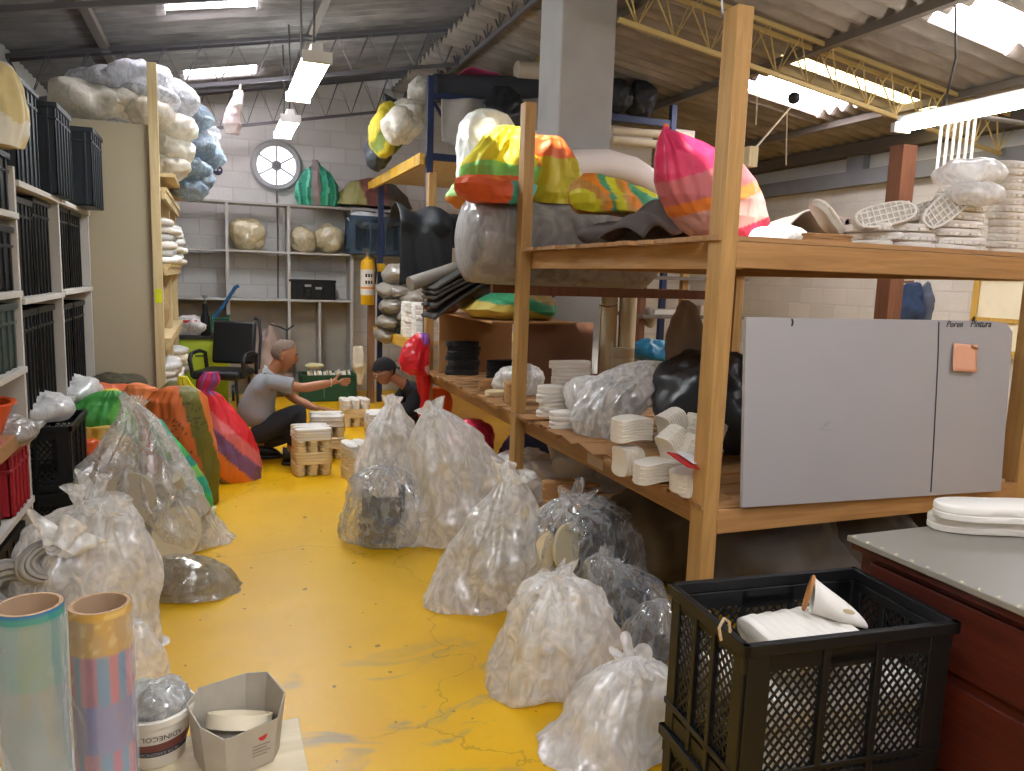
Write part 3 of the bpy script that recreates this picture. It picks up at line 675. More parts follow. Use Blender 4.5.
# ---- far white shelving against the back wall
fu = thing('open_shelving', 'pale open shelving along the far block wall', 'shelving', (.7, 10.25, 0))
M_pl = plain('pale_grey_board', '#b4b2ae', .6, var=.06, bump=.04)
for (x, z0, z1) in ((-.72, 0, 2.4), (.12, 1.24, 2.4), (.84, 0, 2.4), (1.62, 0, 2.42)): rel(MB().bb(x - .018, x + .018, 10.08, 10.42, z0, z1), fu).build('upright', M_pl, fu)
for z in (1.24, 1.83, 2.41): rel(MB().bb(-.74, 1.64, 10.07, 10.42, z - .025, z), fu).build('shelf', M_pl, fu)
rel(MB().bb(-.72, 1.62, 10.43, 10.45, 0, 1.22), fu).build('back_panel', plain('worn_beige_board', '#a99f90', .7, var=.12), fu)
for x in (.12,): rel(MB().bb(x - .02, x + .02, 10.08, 10.42, 0, 1.21), fu).build('upright', M_pl, fu)
rel(MB().bb(1.2, 1.23, 10.08, 10.42, 0, 1.21), fu).build('upright', M_pl, fu)
M_cb = film('cream_glove_film', '#e6d9b4', .7, 1.0, 8, .7, .25, .12)
for i, (px0, px1, py0, py1, lb) in enumerate(((230, 266, 217, 251, 'round cream bag alone in the middle upper cell of the far shelving'), (290, 317, 227, 252, 'left cream bag of the pair in the right upper cell'), (315, 343, 224, 252, 'right cream bag of the pair in the right upper cell'))):
    a = PY(px0, py0, 10.22); b = PY(px1, py1, 10.22)
    z0 = 1.831; lump('cream_bag', M_cb, ((a.x + b.x) / 2, 10.22, z0 + (a.z - z0) / 2), ((b.x - a.x) / 2, .16, (a.z - z0) / 2), lb, 'bag', 'cream bags on the far shelving', seed=i * 3 + 1, amp=.1, f=6, crease=.016, cf=14)
a = PY(288, 277, 10.2); b = PY(335, 297, 10.2)
bc = thing('storage_crate', 'low black crate with pale print in the far shelving', 'crate', ((a.x + b.x) / 2, 10.24, 1.242)); solid_crate(bc, b.x - a.x - .03, .3, .25, M_black)
pr = MB().bb(-.1, -.02, -.17, -.166, .16, .19).bb(.03, .11, -.17, -.166, .13, .16); pr.build('print_patch', plain('pale_print', '#9a9a9a', .6, bump=0), bc)
def teal(u, t_, p):
    k = (p.x * 9 + noise.noise(p * 4) * .4) % 1
    if abs(p.x - 1.17) < .05: return '#8a7f7c'
    return '#2c9c7b' if k < .45 else ('#5fc0a2' if k < .7 else '#1f6f5c')
blob('striped_sack', attrmat('woven_sack', .55, .3), 10.2, [(160, 312, 318), (166, 311, 321), (172, 303, 330), (185, 297, 337), (198, 296, 339), (207, 300, 337)], 'teal green striped sack on top of the far shelving under the fan', 'sack', base=2.412, dr=.7, seed=6, lump=.05, crease=.012, fold=.05, colf=teal)
def earthy(u, t_, p): k = noise.noise(p * 2.2); return '#8f8a52' if p.x < 1.75 + .1 * k else ('#7c4a44' if p.x < 2.05 else '#5d5550')
blob('striped_sack', attrmat('woven_sack', .55, .3), 10.2, [(178, 368, 380), (184, 350, 398), (195, 340, 408), (207, 338, 410)], 'dusty olive and maroon sack on top of the far shelving by the blue crate', 'sack', base=2.412, dr=.45, seed=9, lump=.08, crease=.014, colf=earthy)
# wall socket
sk = thing('wall_socket', 'small dark oval socket on the far block wall left of the fan', 'socket', (.03, YF - .002, 2.8)); 
MB().lathe([(.0, .02), (.05, .018), (.06, .0)], 24, (0, 0, 0), Matrix.Rotation(pi / 2, 3, 'X')).build('plate', plain('dark_navy', '#2a2c48', .4, bump=0), sk)
for s in (-1, 1): MB().lathe([(0, .026), (.012, .025), (.014, .018)], 12, (s * .022, 0, .003), Matrix.Rotation(pi / 2, 3, 'X')).build('outlet_hole', M_wht, sk)
tag(MB().tube([(.73, 10.485, 2.62), (.74, 10.485, 2.0), (.73, 10.485, .4)], .012, 6).build('wall_cable', plain('grey_cable', '#77736e', .6), loc=(.73, 10.485, .4)), 'grey cable running down the far wall below the fan', 'cable')
# pink-white bag hanging from the truss
def pk(u, t_, p): return '#ecd9d8' if noise.noise(p * 6) > -.1 else '#f1ebe8'
blob('hanging_bag', attrmat('thin_bag', .5, .3), 9.6, [(91, 236, 242), (97, 233, 243), (104, 229, 244), (112, 226, 240), (124, 224, 241), (134, 226, 240)], 'thin pinkish white bag hanging from the truss left of the lights', 'bag', base=3.0, dr=.35, seed=2, lump=.1, crease=.02, colf=pk)
tag(MB().tube([PY(239, 93, 9.6), PY(241, 80, 9.9), (PY(241, 80, 9.9).x, 10.16, zl(.3) - .5)], .006, 5).build('hanging_string', M_pipe, loc=PY(239, 93, 9.6)), 'string holding the pinkish bag under the far truss', 'string')
# ================================================================== SACKS AND BAGS ON THE LEFT
def sole_mb(L=.28, W=.095, T=.045, groove=True, n=40, bend=0.):
    mb = MB(); 
    def outline(k):
        a = 2 * pi * k / n; x = cos(a); y = sin(a); sx = math.copysign(abs(x) ** .8, x); sy = math.copysign(abs(y) ** .75, y)
        wv = 1 - .14 * math.exp(-((sx + .1) / .35) ** 2) + .05 * sx
        return Vector((sx * L / 2, sy * W / 2 * wv, 0))
    rings = [(.90, 0), (.985, .06), (1, .18), (1, .40), (.965, .44), (.965, .50), (1, .54), (1, .82), (.975, .95), (.93, 1.0)] if groove else [(.9, 0), (1, .12), (1, .85), (.93, 1)]
    vs = []
    for s, h in rings:
        for k in range(n):
            p = outline(k); q = Vector((p.x - math.copysign((1 - s) * W * .5, p.x), p.y * s, h * T)); q.z += bend * (q.x / (L / 2)) ** 2; vs.append(q)
    fs = []
    for i in range(len(rings) - 1):
        for k in range(n): fs.append((i * n + k, i * n + (k + 1) % n, (i + 1) * n + (k + 1) % n, (i + 1) * n + k))
    fs += [tuple(range(n - 1, -1, -1)), tuple((len(rings) - 1) * n + k for k in range(n))]
    return mb.add(vs, fs)
M_sack = attrmat('woven_sack', .5, .35, 12, .02)
def inkle(p, f=60): return noise.noise(Vector((p.x * f, p.y * f, p.z * f * 1.6))) > .28
q0 = PY(243, 438.6, 6.1)
def stripes_red(u, t_, p):
    s = ((p.x - q0.x) * .72 + (p.z - q0.z) * .69) * 130 + 1.5 * noise.noise(p * 5)
    if t_ > .83: return '#c02c5c' if (u * 9) % 2 < 1.1 else '#8a4b86'
    return '#d8232c' if s > 0 else '#dd6f6e' if s > -9 else '#7b5480' if s > -22 else '#e0761e' if s > -38 else '#7e5f40'
blob('striped_sack', M_sack, 6.15, [(372, 205, 217), (380, 199, 219), (390, 197, 213), (398, 197, 222), (412, 192, 234), (430, 190, 247), (450, 194, 257), (466, 200, 262), (480, 206, 261), (491, 218, 254), (497, 228, 246)],
     'tied sack with red, pink, purple and orange stripes leaning by the aisle', 'sack', dr=.75, seed=11, lump=.05, crease=.02, cf=7, fold=.1, colf=stripes_red)
def orange_olive(u, t_, p):
    xx = (p.x - q1.x) - (q1.z - p.z) * .25
    if -.02 < xx < .09: return '#6f6a2a' if not (p.z > .55 and inkle(p, 45) and p.z < .72) else '#4e4a1c'
    if xx >= .09: return '#dd7b3a'
    if -.16 < xx < -.05 and .38 < p.z < .62 and inkle(p): return '#6a3a20'
    return '#dc6f33'
q1 = PY(186, 400, 5.45)
blob('woven_sack', M_sack, 5.5, [(386, 168, 190), (391, 156, 200), (400, 148, 207), (420, 148, 212), (445, 154, 216), (470, 162, 218), (490, 172, 217), (502, 184, 216), (508, 194, 212)],
     'tall orange woven sack with an olive band and faded print', 'sack', dr=.7, seed=13, lump=.05, crease=.018, cf=7, fold=.05, colf=orange_olive)
def green_sack(u, t_, p): return ('#43b05e', '#27a487', '#7ac15a', '#1f8f80')[int((p.z * 9 + noise.noise(p * 4)) % 4)]
blob('woven_sack', M_sack, 5.15, [(420, 150, 160), (430, 150, 172), (445, 155, 182), (465, 168, 196), (485, 180, 206), (500, 190, 212), (514, 198, 216)],
     'green and teal sack squeezed between the big clear bag and the orange sack', 'sack', dr=.8, seed=14, lump=.07, crease=.018, colf=green_sack)
def gyel(u, t_, p): return '#d8c52e' if p.z > .77 else ('#3f8f3c' if noise.noise(p * 4) > -.2 else '#5fae45')
blob('woven_sack', M_sack, 5.7, [(389, 104, 116), (394, 92, 120), (402, 78, 126), (415, 64, 130), (432, 60, 136), (452, 60, 140), (480, 64, 140), (500, 70, 140)], 'green sack with a yellow gathered top behind the big clear bag', 'sack', dr=.7, seed=15, lump=.08, crease=.025, fold=.08, colf=gyel)
def oran(u, t_, p): return '#cf5f33' if noise.noise(p * 3) > -.25 else '#a8472a'
blob('woven_sack', M_sack, 6.25, [(384, 92, 125), (388, 80, 140), (396, 72, 150), (410, 66, 154), (440, 64, 158), (470, 66, 158)], 'rumpled orange-red sack by the beige panel behind the green sack', 'sack', dr=.6, seed=16, lump=.1, crease=.025, colf=oran)
def oran2(u, t_, p): return '#e07f47' if noise.noise(p * 3 + Vector((4, 1, 1))) > -.1 else '#c8c09a'
blob('woven_sack', M_sack, 6.0, [(385, 130, 148), (388, 128, 158), (396, 126, 164), (415, 128, 170), (445, 132, 176), (475, 140, 180)], 'orange sack with a whitish patch left of the olive banded one', 'sack', dr=.6, seed=17, lump=.08, crease=.025, colf=oran2)
blob('plastic_bag', plain('olive_green_bag', '#5b5a30', .5, bump=.3), 6.5, [(381, 172, 182), (388, 164, 188), (398, 160, 192), (415, 158, 194), (440, 160, 196)], 'olive bag showing behind the yellow knotted one', 'bag', dr=.7, seed=18, lump=.1, crease=.02)
blob('plastic_bag', plain('yellow_bag', '#c9c417', .4, bump=.4, bscale=20, bdist=.01), 6.3, [(376, 179, 186), (382, 178, 190), (390, 182, 197), (400, 186, 203), (412, 188, 205), (430, 186, 206)], 'bright yellow knotted bag between the orange and the red striped sacks', 'bag', dr=.8, seed=19, lump=.1, crease=.02, fold=.12)
lump('plastic_bag', plain('orange_red_bag', '#d4561f', .35, bump=.4, bscale=20, bdist=.01), tuple(PY(87, 450, 5.3)), (.085, .1, .07), 'small shiny orange bundle behind the left edge of the big clear bag', 'bag', seed=20, amp=.12, f=8, crease=.014)
def yolive(u, t_, p): return '#8f7f22' if noise.noise(p * 5) > 0 else '#b58a2a'
blob('woven_sack', M_sack, 5.45, [(428, 70, 110), (438, 62, 128), (455, 60, 140), (480, 62, 145), (510, 70, 150)], 'yellowish olive sack low behind the big clear bag', 'sack', dr=.6, seed=21, lump=.08, crease=.02, colf=yolive)
lump('dark_rag', plain('dark_olive_rag', '#46402f', .9), tuple(PY(112, 383, 6.45)), (.18, .14, .05), 'dark rag lying on the orange-red sack against the beige panel', 'rag', seed=22, amp=.2, f=6, crease=.02)

F_clear = film('clear_bag_film', '#f8f7f4', .3, .74, 10, .85, .2, .06)
F_milky = film('milky_bag_film', '#fbfaf8', .5, .9, 9, 1.0, .22, .06)
F_grey = film('grey_clear_film', '#d4d7da', .12, .5, 10, 1.1, .16, .07)
F_beige = film('beige_clear_film', '#bdb39c', .3, .7, 8, .9, .2, .05)
M_disc = plain('grey_beige_board', '#b3a892', .75, var=.08); M_disc2 = plain('cream_board', '#cbbf9f', .75, var=.08)
def heap(name, mat, Y, rows, label, n=46, L=.2, W=.09, T=.022, base=0., dr=.7, seed=0, **kw):
    """uncountable jumble of sole-shaped pieces, packed inside the outline of the bag that holds them"""
    mb = blob_mb(Y, [(py, a * .82 + b * .18, b * .82 + a * .18) for py, a, b in rows], base=base, dr=dr, seed=seed, n=28, m=20, lump=.2, lf=7., crease=.0)
    zs = [((max(PY(a, py, Y).z, base + .004)), (PY(a, py, Y).x + PY(b, py, Y).x) / 2, (PY(b, py, Y).x - PY(a, py, Y).x) / 2) for py, a, b in rows]
    rnd = random.Random(seed * 7 + 3); cx0 = mb.c0
    for k in range(n):
        f = rnd.random() * (len(zs) - 1); i = int(f); f -= i; z, cx, rx = [zs[i][q] * (1 - f) + zs[i + 1][q] * f for q in range(3)]
        a_ = rnd.uniform(-pi, pi); a_ = -abs(a_) if rnd.random() < .75 else a_; rr = rnd.uniform(.52, .76)
        x, y = cx + rx * rr * cos(a_), Y + rx * dr * rr * sin(a_)
        M = Euler((R_(rnd.uniform(55, 125)), rnd.uniform(-pi, pi), a_ + pi / 2 + rnd.uniform(-.5, .5))).to_matrix().to_4x4(); sc = rnd.uniform(.75, 1.15) * min(1, rx / .2)
        q = sole_mb(L * sc, W * sc, T, False, 14); q.moved(Matrix.Translation((x, y, max(z, base + .05))) @ M)
        if min(p.z for p in q.v) < base + .004: up = base + .005 - min(p.z for p in q.v); q.v = [p + Vector((0, 0, up)) for p in q.v]
        mb.add(q.v, q.f)
    o = mb.build(name, mat, loc=cx0, ang=50); return tag(o, label, 'heap', None, 'stuff')
def ruffle(bag, px, py, Y, r0, r1, h, tilt, seed, mat, k=5):
    """gathered open mouth of a plastic bag: a flared, pleated sleeve"""
    c = PY(px, py, Y); M = Matrix.Translation(c - Vector(bag.location)) @ Euler((tilt[0], tilt[1], seed)).to_matrix().to_4x4(); so = Vector((seed * 3.3, seed, 2))
    def f(a, b):
        th = 2 * pi * a; w = b ** 1.2; r = r0 + (r1 - r0) * w; r *= 1 + (.12 + .35 * w) * sin(k * th + 2 * noise.noise(Vector((cos(th), sin(th), seed)))) + .25 * w * noise.noise(Vector((cos(th) * 2, sin(th) * 2, b * 2)) + so)
        z = h * b * (1 + .35 * noise.noise(Vector((cos(th) * 1.6, sin(th) * 1.6, 5)) + so)) - .02
        p = Vector((r * cos(th), r * sin(th) * .7, z)); return p + Vector((0, 0, 0)) + Vector((1, 1, 1)) * .006 * noise.noise(p * 30 + so)
    mb = MB().grid(f, 72, 16, True).moved(M); return mb.build('gathered_mouth', mat, bag, ang=80)
# the big clear bag and its oval boards
bagA = blob('clear_bag', film('clearer_bag_film', '#f0eeea', .14, .5, 10, 1.0, .2, .06), 4.75, [(403, 122, 137), (410, 121, 146), (420, 119, 156), (432, 114, 163), (446, 103, 171), (460, 88, 180), (472, 76, 187), (488, 73, 195), (508, 75, 205), (528, 82, 216), (546, 108, 228), (557, 140, 232), (562, 160, 224)],
     'biggest clear plastic bag on the left, with large oval cream boards inside', 'bag', dr=.75, seed=23, lump=.06, crease=.028, cf=6, fold=.2, fk=15)
ruffle(bagA, 131, 410, 4.75, .045, .075, .10, (.1, .15), 1, MATS['clearer_bag_film'])
def oval(name, px, py, Y, a, b, th, rot, mat, label):
    p = PY(px, py, Y); mb = MB(); n = 40
    prof = [(0, -th / 2), (.97, -th / 2), (1, -th * .3), (1, th * .3), (.97, th / 2), (0, th / 2)]
    mb.lathe(prof, n); mb.v = [Vector((q.x * a, q.y * b * (1 + .12 * q.x), q.z)) for q in mb.v]
    mb.moved(Matrix.Translation(p) @ Euler(rot).to_matrix().to_4x4())
    return tag(mb.build(name, mat, loc=p), label, 'board')
oval('oval_board', 90, 490, 4.66, .085, .105, .10, (R_(80), 0, R_(35)), M_disc, 'grey oval board at the left side inside the biggest clear bag')
oval('oval_board', 127, 500, 4.525, .145, .15, .05, (R_(75), R_(8), R_(-8)), M_disc, 'largest grey-beige oval board in the middle of the biggest clear bag')
oval('oval_board', 176, 533, 4.52, .135, .155, .03, (R_(68), R_(20), R_(14)), M_disc2, 'cream oval board low at the right inside the biggest clear bag')
oval('oval_board', 165, 482, 4.67, .11, .06, .09, (R_(35), 0, R_(-25)), M_disc, 'grey-beige board tucked behind the big ones in the biggest clear bag')
oval('oval_board', 192, 505, 4.69, .11, .07, .09, (R_(50), R_(30), R_(-25)), M_disc, 'grey-beige board at the right shoulder of the biggest clear bag')
heap('sole_heap', M_disc2, 4.8, [(500, 100, 170), (515, 84, 196), (535, 88, 212), (550, 110, 224), (559, 135, 222)], 'heap of cream boards filling the foot of the biggest clear bag', seed=3)
# the lower left clear bag with grey coils
bagB = blob('clear_bag', F_clear, 3.42, [(502, 80, 112), (508, 58, 124), (520, 36, 134), (540, 15, 144), (562, 8, 151), (590, 8, 156), (620, 18, 158), (650, 48, 162), (680, 90, 168), (698, 118, 168)],
     'clear plastic bag of grey coiled cords at the left, in front of the biggest bag', 'bag', dr=.7, seed=24, lump=.09, crease=.028, cf=6, fold=.14)
ruffle(bagB, 92, 506, 3.42, .07, .13, .09, (.25, -.35), 2, F_clear, 6)
ruffle(bagB, 60, 548, 3.2, .05, .11, .09, (.9, -.4), 3, F_clear, 5)
M_cord = plain('grey_cord', '#8e8b86', .5, var=.2, bump=.2)
def coil(c, R, r, rot, label, turns=9):
    mb = MB(); c = Vector(c); M = Euler(rot).to_matrix()
    for k in range(turns):
        a0 = k / turns; pts = []
        for i in range(25):
            a = 2 * pi * i / 24; rr = R + r * cos(2 * pi * a0); z = r * 1.4 * sin(2 * pi * a0)
            pts.append(c + M @ Vector((rr * cos(a), rr * sin(a) * .75, z + .006 * sin(3 * a + k))))
        mb.tube(pts, r * .36, 6, cap=False)
    return tag(mb.build('cord_coil', M_cord, loc=c), label, 'coil')
coil(PY(15, 590, 3.3), .10, .04, (R_(60), R_(20), 0), 'big grey coil of cord at the left edge behind the film rolls')
coil(PY(48, 562, 3.3), .075, .03, (R_(70), 0, R_(30)), 'grey coil of cord showing at the top of the lower left clear bag')
coil(PY(50, 600, 3.35), .08, .03, (R_(40), R_(-30), 0), 'grey coil of cord deep in the lower left clear bag')
heap('sole_heap', M_white, 3.5, [(535, 90, 130), (555, 70, 145), (590, 60, 150), (630, 70, 154), (665, 100, 160)], 'heap of white pads filling the lower left clear bag', seed=5)
blob('clear_bag', F_clear, 2.95, [(622, 120, 140), (632, 112, 152), (650, 108, 160), (680, 106, 166), (710, 108, 164), (740, 112, 160)], 'clear bag end drooping behind the bucket and the striped roll', 'bag', dr=.7, seed=25, lump=.08, crease=.02)
bagC = blob('clear_bag', F_beige, 3.98, [(556, 168, 188), (562, 154, 206), (574, 149, 226), (590, 149, 236), (604, 152, 239), (616, 160, 232), (625, 172, 206)], 'beige-brown crinkled bag lying on the yellow floor by itself', 'bag', dr=.8, seed=26, lump=.07, crease=.022, cf=8)
heap('sole_heap', plain('tan_pads', '#8d7f68', .8), 4.0, [(565, 165, 195), (580, 156, 222), (600, 158, 230), (618, 166, 215)], 'heap of tan pads inside the beige-brown bag', seed=6)

# ================================================================== FOREGROUND TABLE (bottom left)
tb = thing('work_table', 'pale board table top at the bottom left corner', 'table', (-.3, 1.05, 0))
rel(MB().bb(-.85, .135, .55, 1.475, .70, .72), tb).build('table_top', wood('pale_board', '#b8a888', '#d2c5a8', 'X'), tb, bev=.002)
for (x, y) in ((-.8, .6), (.09, .6), (-.8, 1.43), (.09, 1.43)): rel(MB().bb(x - .025, x + .025, y - .025, y + .025, 0, .70), tb).build('leg', M_pale, tb)
ppr = MB().bb(-.31, -.235, 1.2, 1.49, .7205, .723).build('paper_sheet', plain('ruled_white_paper', '#dfe3e6', .7), loc=(-.27, 1.35, .7205)); tag(ppr, 'white sheet lying on the table between the two film rolls', 'paper')
def film_roll(px, Y, top_y, r, label, body, colf):
    p = PY(px, top_y, Y); z0 = .7205; H = p.z - z0; t = thing('film_roll', label, 'roll', (p.x, p.y, z0)); n = 64; mb = MB(); m_ = 60
    mb.grid(lambda a, b: Vector((r * cos(2 * pi * a) * (1 + .006 * sin(b * 40)), r * sin(2 * pi * a) * (1 + .006 * sin(b * 40)), H * b)), n, m_, True)
    cols = [colf(i % n / n, (i // n) / (m_ - 1)) for i in range(len(mb.v))]
    mb.build('film_winding', body, t, cols=cols)
    MB().lathe([(r * .86, .001), (r * .99, .001), (r * .99, H - .004), (r * .985, H), (r * .86, H), (r * .86, .001)], 48).build('core_tube', plain('kraft_core', '#a5886a', .8), t)
    # loose clear wrap around the winding
    w_ = MB(); w_.grid(lambda a, b: Vector(((r * 1.035 + .0015 * sin(9 * a * 6.28)) * cos(2 * pi * a), (r * 1.035) * sin(2 * pi * a), H * (.0 + .97 * b))), n, 30, True); w_.build('clear_wrap', film('roll_wrap_film', '#e5e8ea', .05, .22, 10, .4, .06, .14), t)
    return t
M_wind = attrmat('film_winding', .22, .12, 6, .004, spec=.7)
film_roll(29, 1.13, 604, .0405, 'wide clear film roll standing at the bottom left corner', M_wind, lambda a, b: '#2c62a0' if b > .985 else ('#3f8a80' if b > .965 else ('#68908b' if b > .75 else ('#7c8a89' if b > .3 else '#948c86'))))
def sroll(a, b):
    if b > .82: return '#c39a4e' if noise.noise(Vector((a * 20, b * 30, 0))) > -.25 else '#d4b674'
    if b > .62 or b < .42: return ('#5f87a6', '#b4617c', '#5f87a6', '#b97a86', '#a9707e')[int(a * 20) % 5]
    return '#7f7aa2'
film_roll(100, 1.24, 603, .0425, 'film roll with pink and blue stripes next to the bucket', M_wind, sroll)
# bucket
bp = PY(156, 728, 1.43); bk = thing('bucket', 'white printed paint bucket with clear plastic inside', 'bucket', (bp.x, bp.y, .7205))
BR0, BR1, BH = .047, .063, .098
def brad(z): return BR0 + (BR1 - BR0) * z / BH
M_pail = plain('white_pail', '#d3cdc0', .35, var=.05, bump=.03)
MB().lathe([(0, 0), (BR0 - .002, 0), (BR0, .004), (brad(.04), .04), (brad(.085), .085), (BR1 + .003, .086), (BR1 + .004, .098), (BR1 - .003, .099), (brad(.08) - .003, .08), (BR0 - .003, .006), (0, .005)], 48).build('shell', M_pail, bk)
def band(z0, z1, mat, name, a0=0, a1=1, off=.0008, slant=0.0):
    mb = MB(); mb.grid(lambda a, b: (lambda ang, z: Vector(((brad(z) + off) * cos(ang), (brad(z) + off) * sin(ang), z)))(2 * pi * (a0 + (a1 - a0) * a), z0 + (z1 - z0) * b + slant * (a - .5)), 48, 4); return mb.build(name, mat, bk)
band(.036, .053, plain('brown_red_print', '#6d3a32', .4, bump=0), 'printed_band', .55, 1.05, slant=.01)
band(.027, .038, plain('dark_navy_print', '#2e2a3a', .4, bump=0), 'printed_band', .55, .95, .0012)
def wrap_text(s, size, ang_c, zc, mat, flip=True, off=.0016):
    cu = bpy.data.curves.new('txt', 'FONT'); cu.body = s; cu.size = size; cu.align_x = 'CENTER'; cu.align_y = 'CENTER'; cu.resolution_u = 2
    to = bpy.data.objects.new('txt', cu); C.objects.link(to); dg = bpy.context.evaluated_depsgraph_get(); me = bpy.data.meshes.new_from_object(to.evaluated_get(dg)); bpy.data.objects.remove(to)
    f = -1 if flip else 1
    for v_ in me.vertices:
        x, y = v_.co.x * f, v_.co.y * f; z = zc + y; r = brad(z) + off; a = ang_c + x / r; v_.co = (r * cos(a), r * sin(a), z)
    me.name = 'lettering'; me.materials.clear(); me.materials.append(mat); o = bpy.data.objects.new('lettering', me); C.objects.link(o); o.parent = bk; return o
M_ink = plain('dark_ink', '#2b2624', .5, bump=0)
wrap_text('ADINECOL', .0145, R_(-75), .064, M_ink); wrap_text('ALTA EXIGENCIA', .0085, R_(-80), .0325, plain('pale_print', '#9a9a9a', .6, bump=0))
o = band(.058, .070, plain('brown_red_print', '#6d3a32'), 'printed_mark', .60, .635)
lump('crumpled_plastic', film('crumpled_clear', '#c9cac8', .35, .8, 30, 1.0, .08, .3), (bp.x, bp.y, .822), (.052, .05, .04), 'crumpled clear plastic stuffed in the paint bucket', 'plastic', seed=41, amp=.2, f=22, crease=.008, cf=50)
# small worn carton with tape roll
cp = PY(237, 738, 1.385); cb_ = thing('open_carton', 'small worn grey carton holding a roll, beside the bucket', 'carton', (cp.x, cp.y, .7205), R_(18))
out = [(-.075, -.035), (-.045, -.072), (.05, -.07), (.078, -.035), (.076, .045), (.045, .075), (-.045, .072), (-.076, .04)]
mb = MB(); n = len(out); hh = [.098, .082, .088, .112, .118, .112, .112, .105]
base = [Vector((x * .86, y * .86, .002)) for x, y in out]; top = [Vector((x, y, h)) for (x, y), h in zip(out, hh)]
vs_ = base + top + [Vector((p.x * .97, p.y * .97, p.z)) for p in top] + [Vector((p.x * .96, p.y * .96, .005)) for p in base]
fs_ = []
for i in range(n):
    j = (i + 1) % n; fs_ += [(i, j, n + j, n + i), (n + i, n + j, 2 * n + j, 2 * n + i), (2 * n + i, 2 * n + j, 3 * n + j, 3 * n + i)]
fs_ += [tuple(range(n - 1, -1, -1)), tuple(3 * n + i for i in range(n))]
mb.add(vs_, fs_).build('walls', plain('grey_carton', '#a49c8c', .8, var=.18, vscale=20, bump=.15), cb_, smooth=False)
lg = MB().lathe([(0, .0006), (.0085, .0006), (.0085, 0), (0, 0)], 20, (0, 0, 0), Matrix.Rotation(pi / 2, 3, 'X')); lg.v = [Vector((p.x + .022, p.y - .0672, p.z * 1.35 + .066)) for p in lg.v]; lg.build('red_logo', plain('logo_red', '#b02a22', .5, bump=0), cb_)
for k in range(4): MB().bb(.004, .036 - .006 * (k % 2), -.0668 + .0, -.0660, .046 - k * .006, (.0472 - k * .006)).build('print_line', plain('faded_print', '#7d766a', .7, bump=0), cb_)
rc = (cp.x + .005, cp.y + .004, .785)
mb = MB().lathe([(.052, -.012), (.057, -.012), (.057, .012), (.052, .012), (.052, -.012)], 48); mb.moved(Matrix.Translation(rc) @ Euler((R_(-24), R_(10), 0)).to_matrix().to_4x4())
tag(mb.build('tape_roll', plain('cream_tape', '#d6cbb0', .6, bump=0), loc=rc), 'cream ring of tape lying in the worn carton', 'tape')
lump('paper_scrap', plain('grey_paper', '#9d968a', .85, bump=.3), (cp.x - .02, cp.y - .02, .758), (.036, .034, .026), 'grey paper scraps in the bottom of the worn carton', 'scraps', seed=44, amp=.25, f=25, crease=.005)

# ================================================================== SOLES
M_sw = plain('white_sole_rubber', '#e4dfd6', .6, var=.04, bump=.06); M_sc = plain('cream_sole_rubber', '#dac69c', .6, var=.06, bump=.06)
M_stan = plain('tan_sole', '#b5895a', .7, var=.1); M_sblk = plain('black_sole', '#1d1e20', .55)
SOLE = {}
def sole(kind, loc, rot, label, group, mats=None, dims=(.285, .101, .046), cat='sole', name='shoe_sole'):
    key = (kind, dims)
    if key not in SOLE:
        SOLE[key] = sole_mb(*dims).build('shoe_sole', {'w': M_sw, 'c': M_sc, 't': M_stan, 'k': M_sblk}[kind], ang=50); o = SOLE[key]
    else: o = SOLE[key].copy(); C.objects.link(o)
    o.name = name
    o.location = loc; o.rotation_euler = rot; return tag(o, label, cat, group)
def cabin(px, Y, layers, label, group, x=None, rz=0., top='w', seedv=0):
    """crossed stack of soles: pairs of layers alternate direction; z from the floor"""
    random.seed(seedv); x = PY(px, 440, Y).x if x is None else x; T = .047; z = .002
    for j in range(layers):
        across = (j // 2) % 2 == 0
        kd = top if j >= layers - 2 else 'c'
        for i in (-1, 0, 1):
            jx, jy, ja = random.uniform(-.006, .006), random.uniform(-.006, .006), random.uniform(-.04, .04)
            if across: d, a = Vector((i * .096 + jx, jy, 0)), pi / 2
            else: d, a = Vector((jx, i * .096 + jy, 0)), 0
            d.rotate(Euler((0, 0, rz))); sole(kd, (x + d.x, Y + d.y, z), (0, 0, a + rz + ja), label, group)
        z += T
cabin(311, 6.2, 8, 'sole in the crossed stack in front of the crouching man', 'front crossed stack of soles', rz=.06, seedv=1)
cabin(327, 6.72, 8, 'sole in the crossed stack under the hand of the crouching man', 'crossed stack under the hand', rz=-.05, seedv=2)
cabin(354, 8.1, 6, 'sole in the farthest stack on the yellow floor by the rack', 'farthest stack of soles', rz=.1, seedv=3)
cabin(362, 5.95, 6, 'sole in the low stack behind the clear bags by the aisle', 'low stack behind the bags', rz=.15, seedv=4)
cabin(382, 6.75, 8, 'white sole in the stack in front of the person in the black cap', 'stack by the person in the cap', rz=.0, seedv=5, top='w')
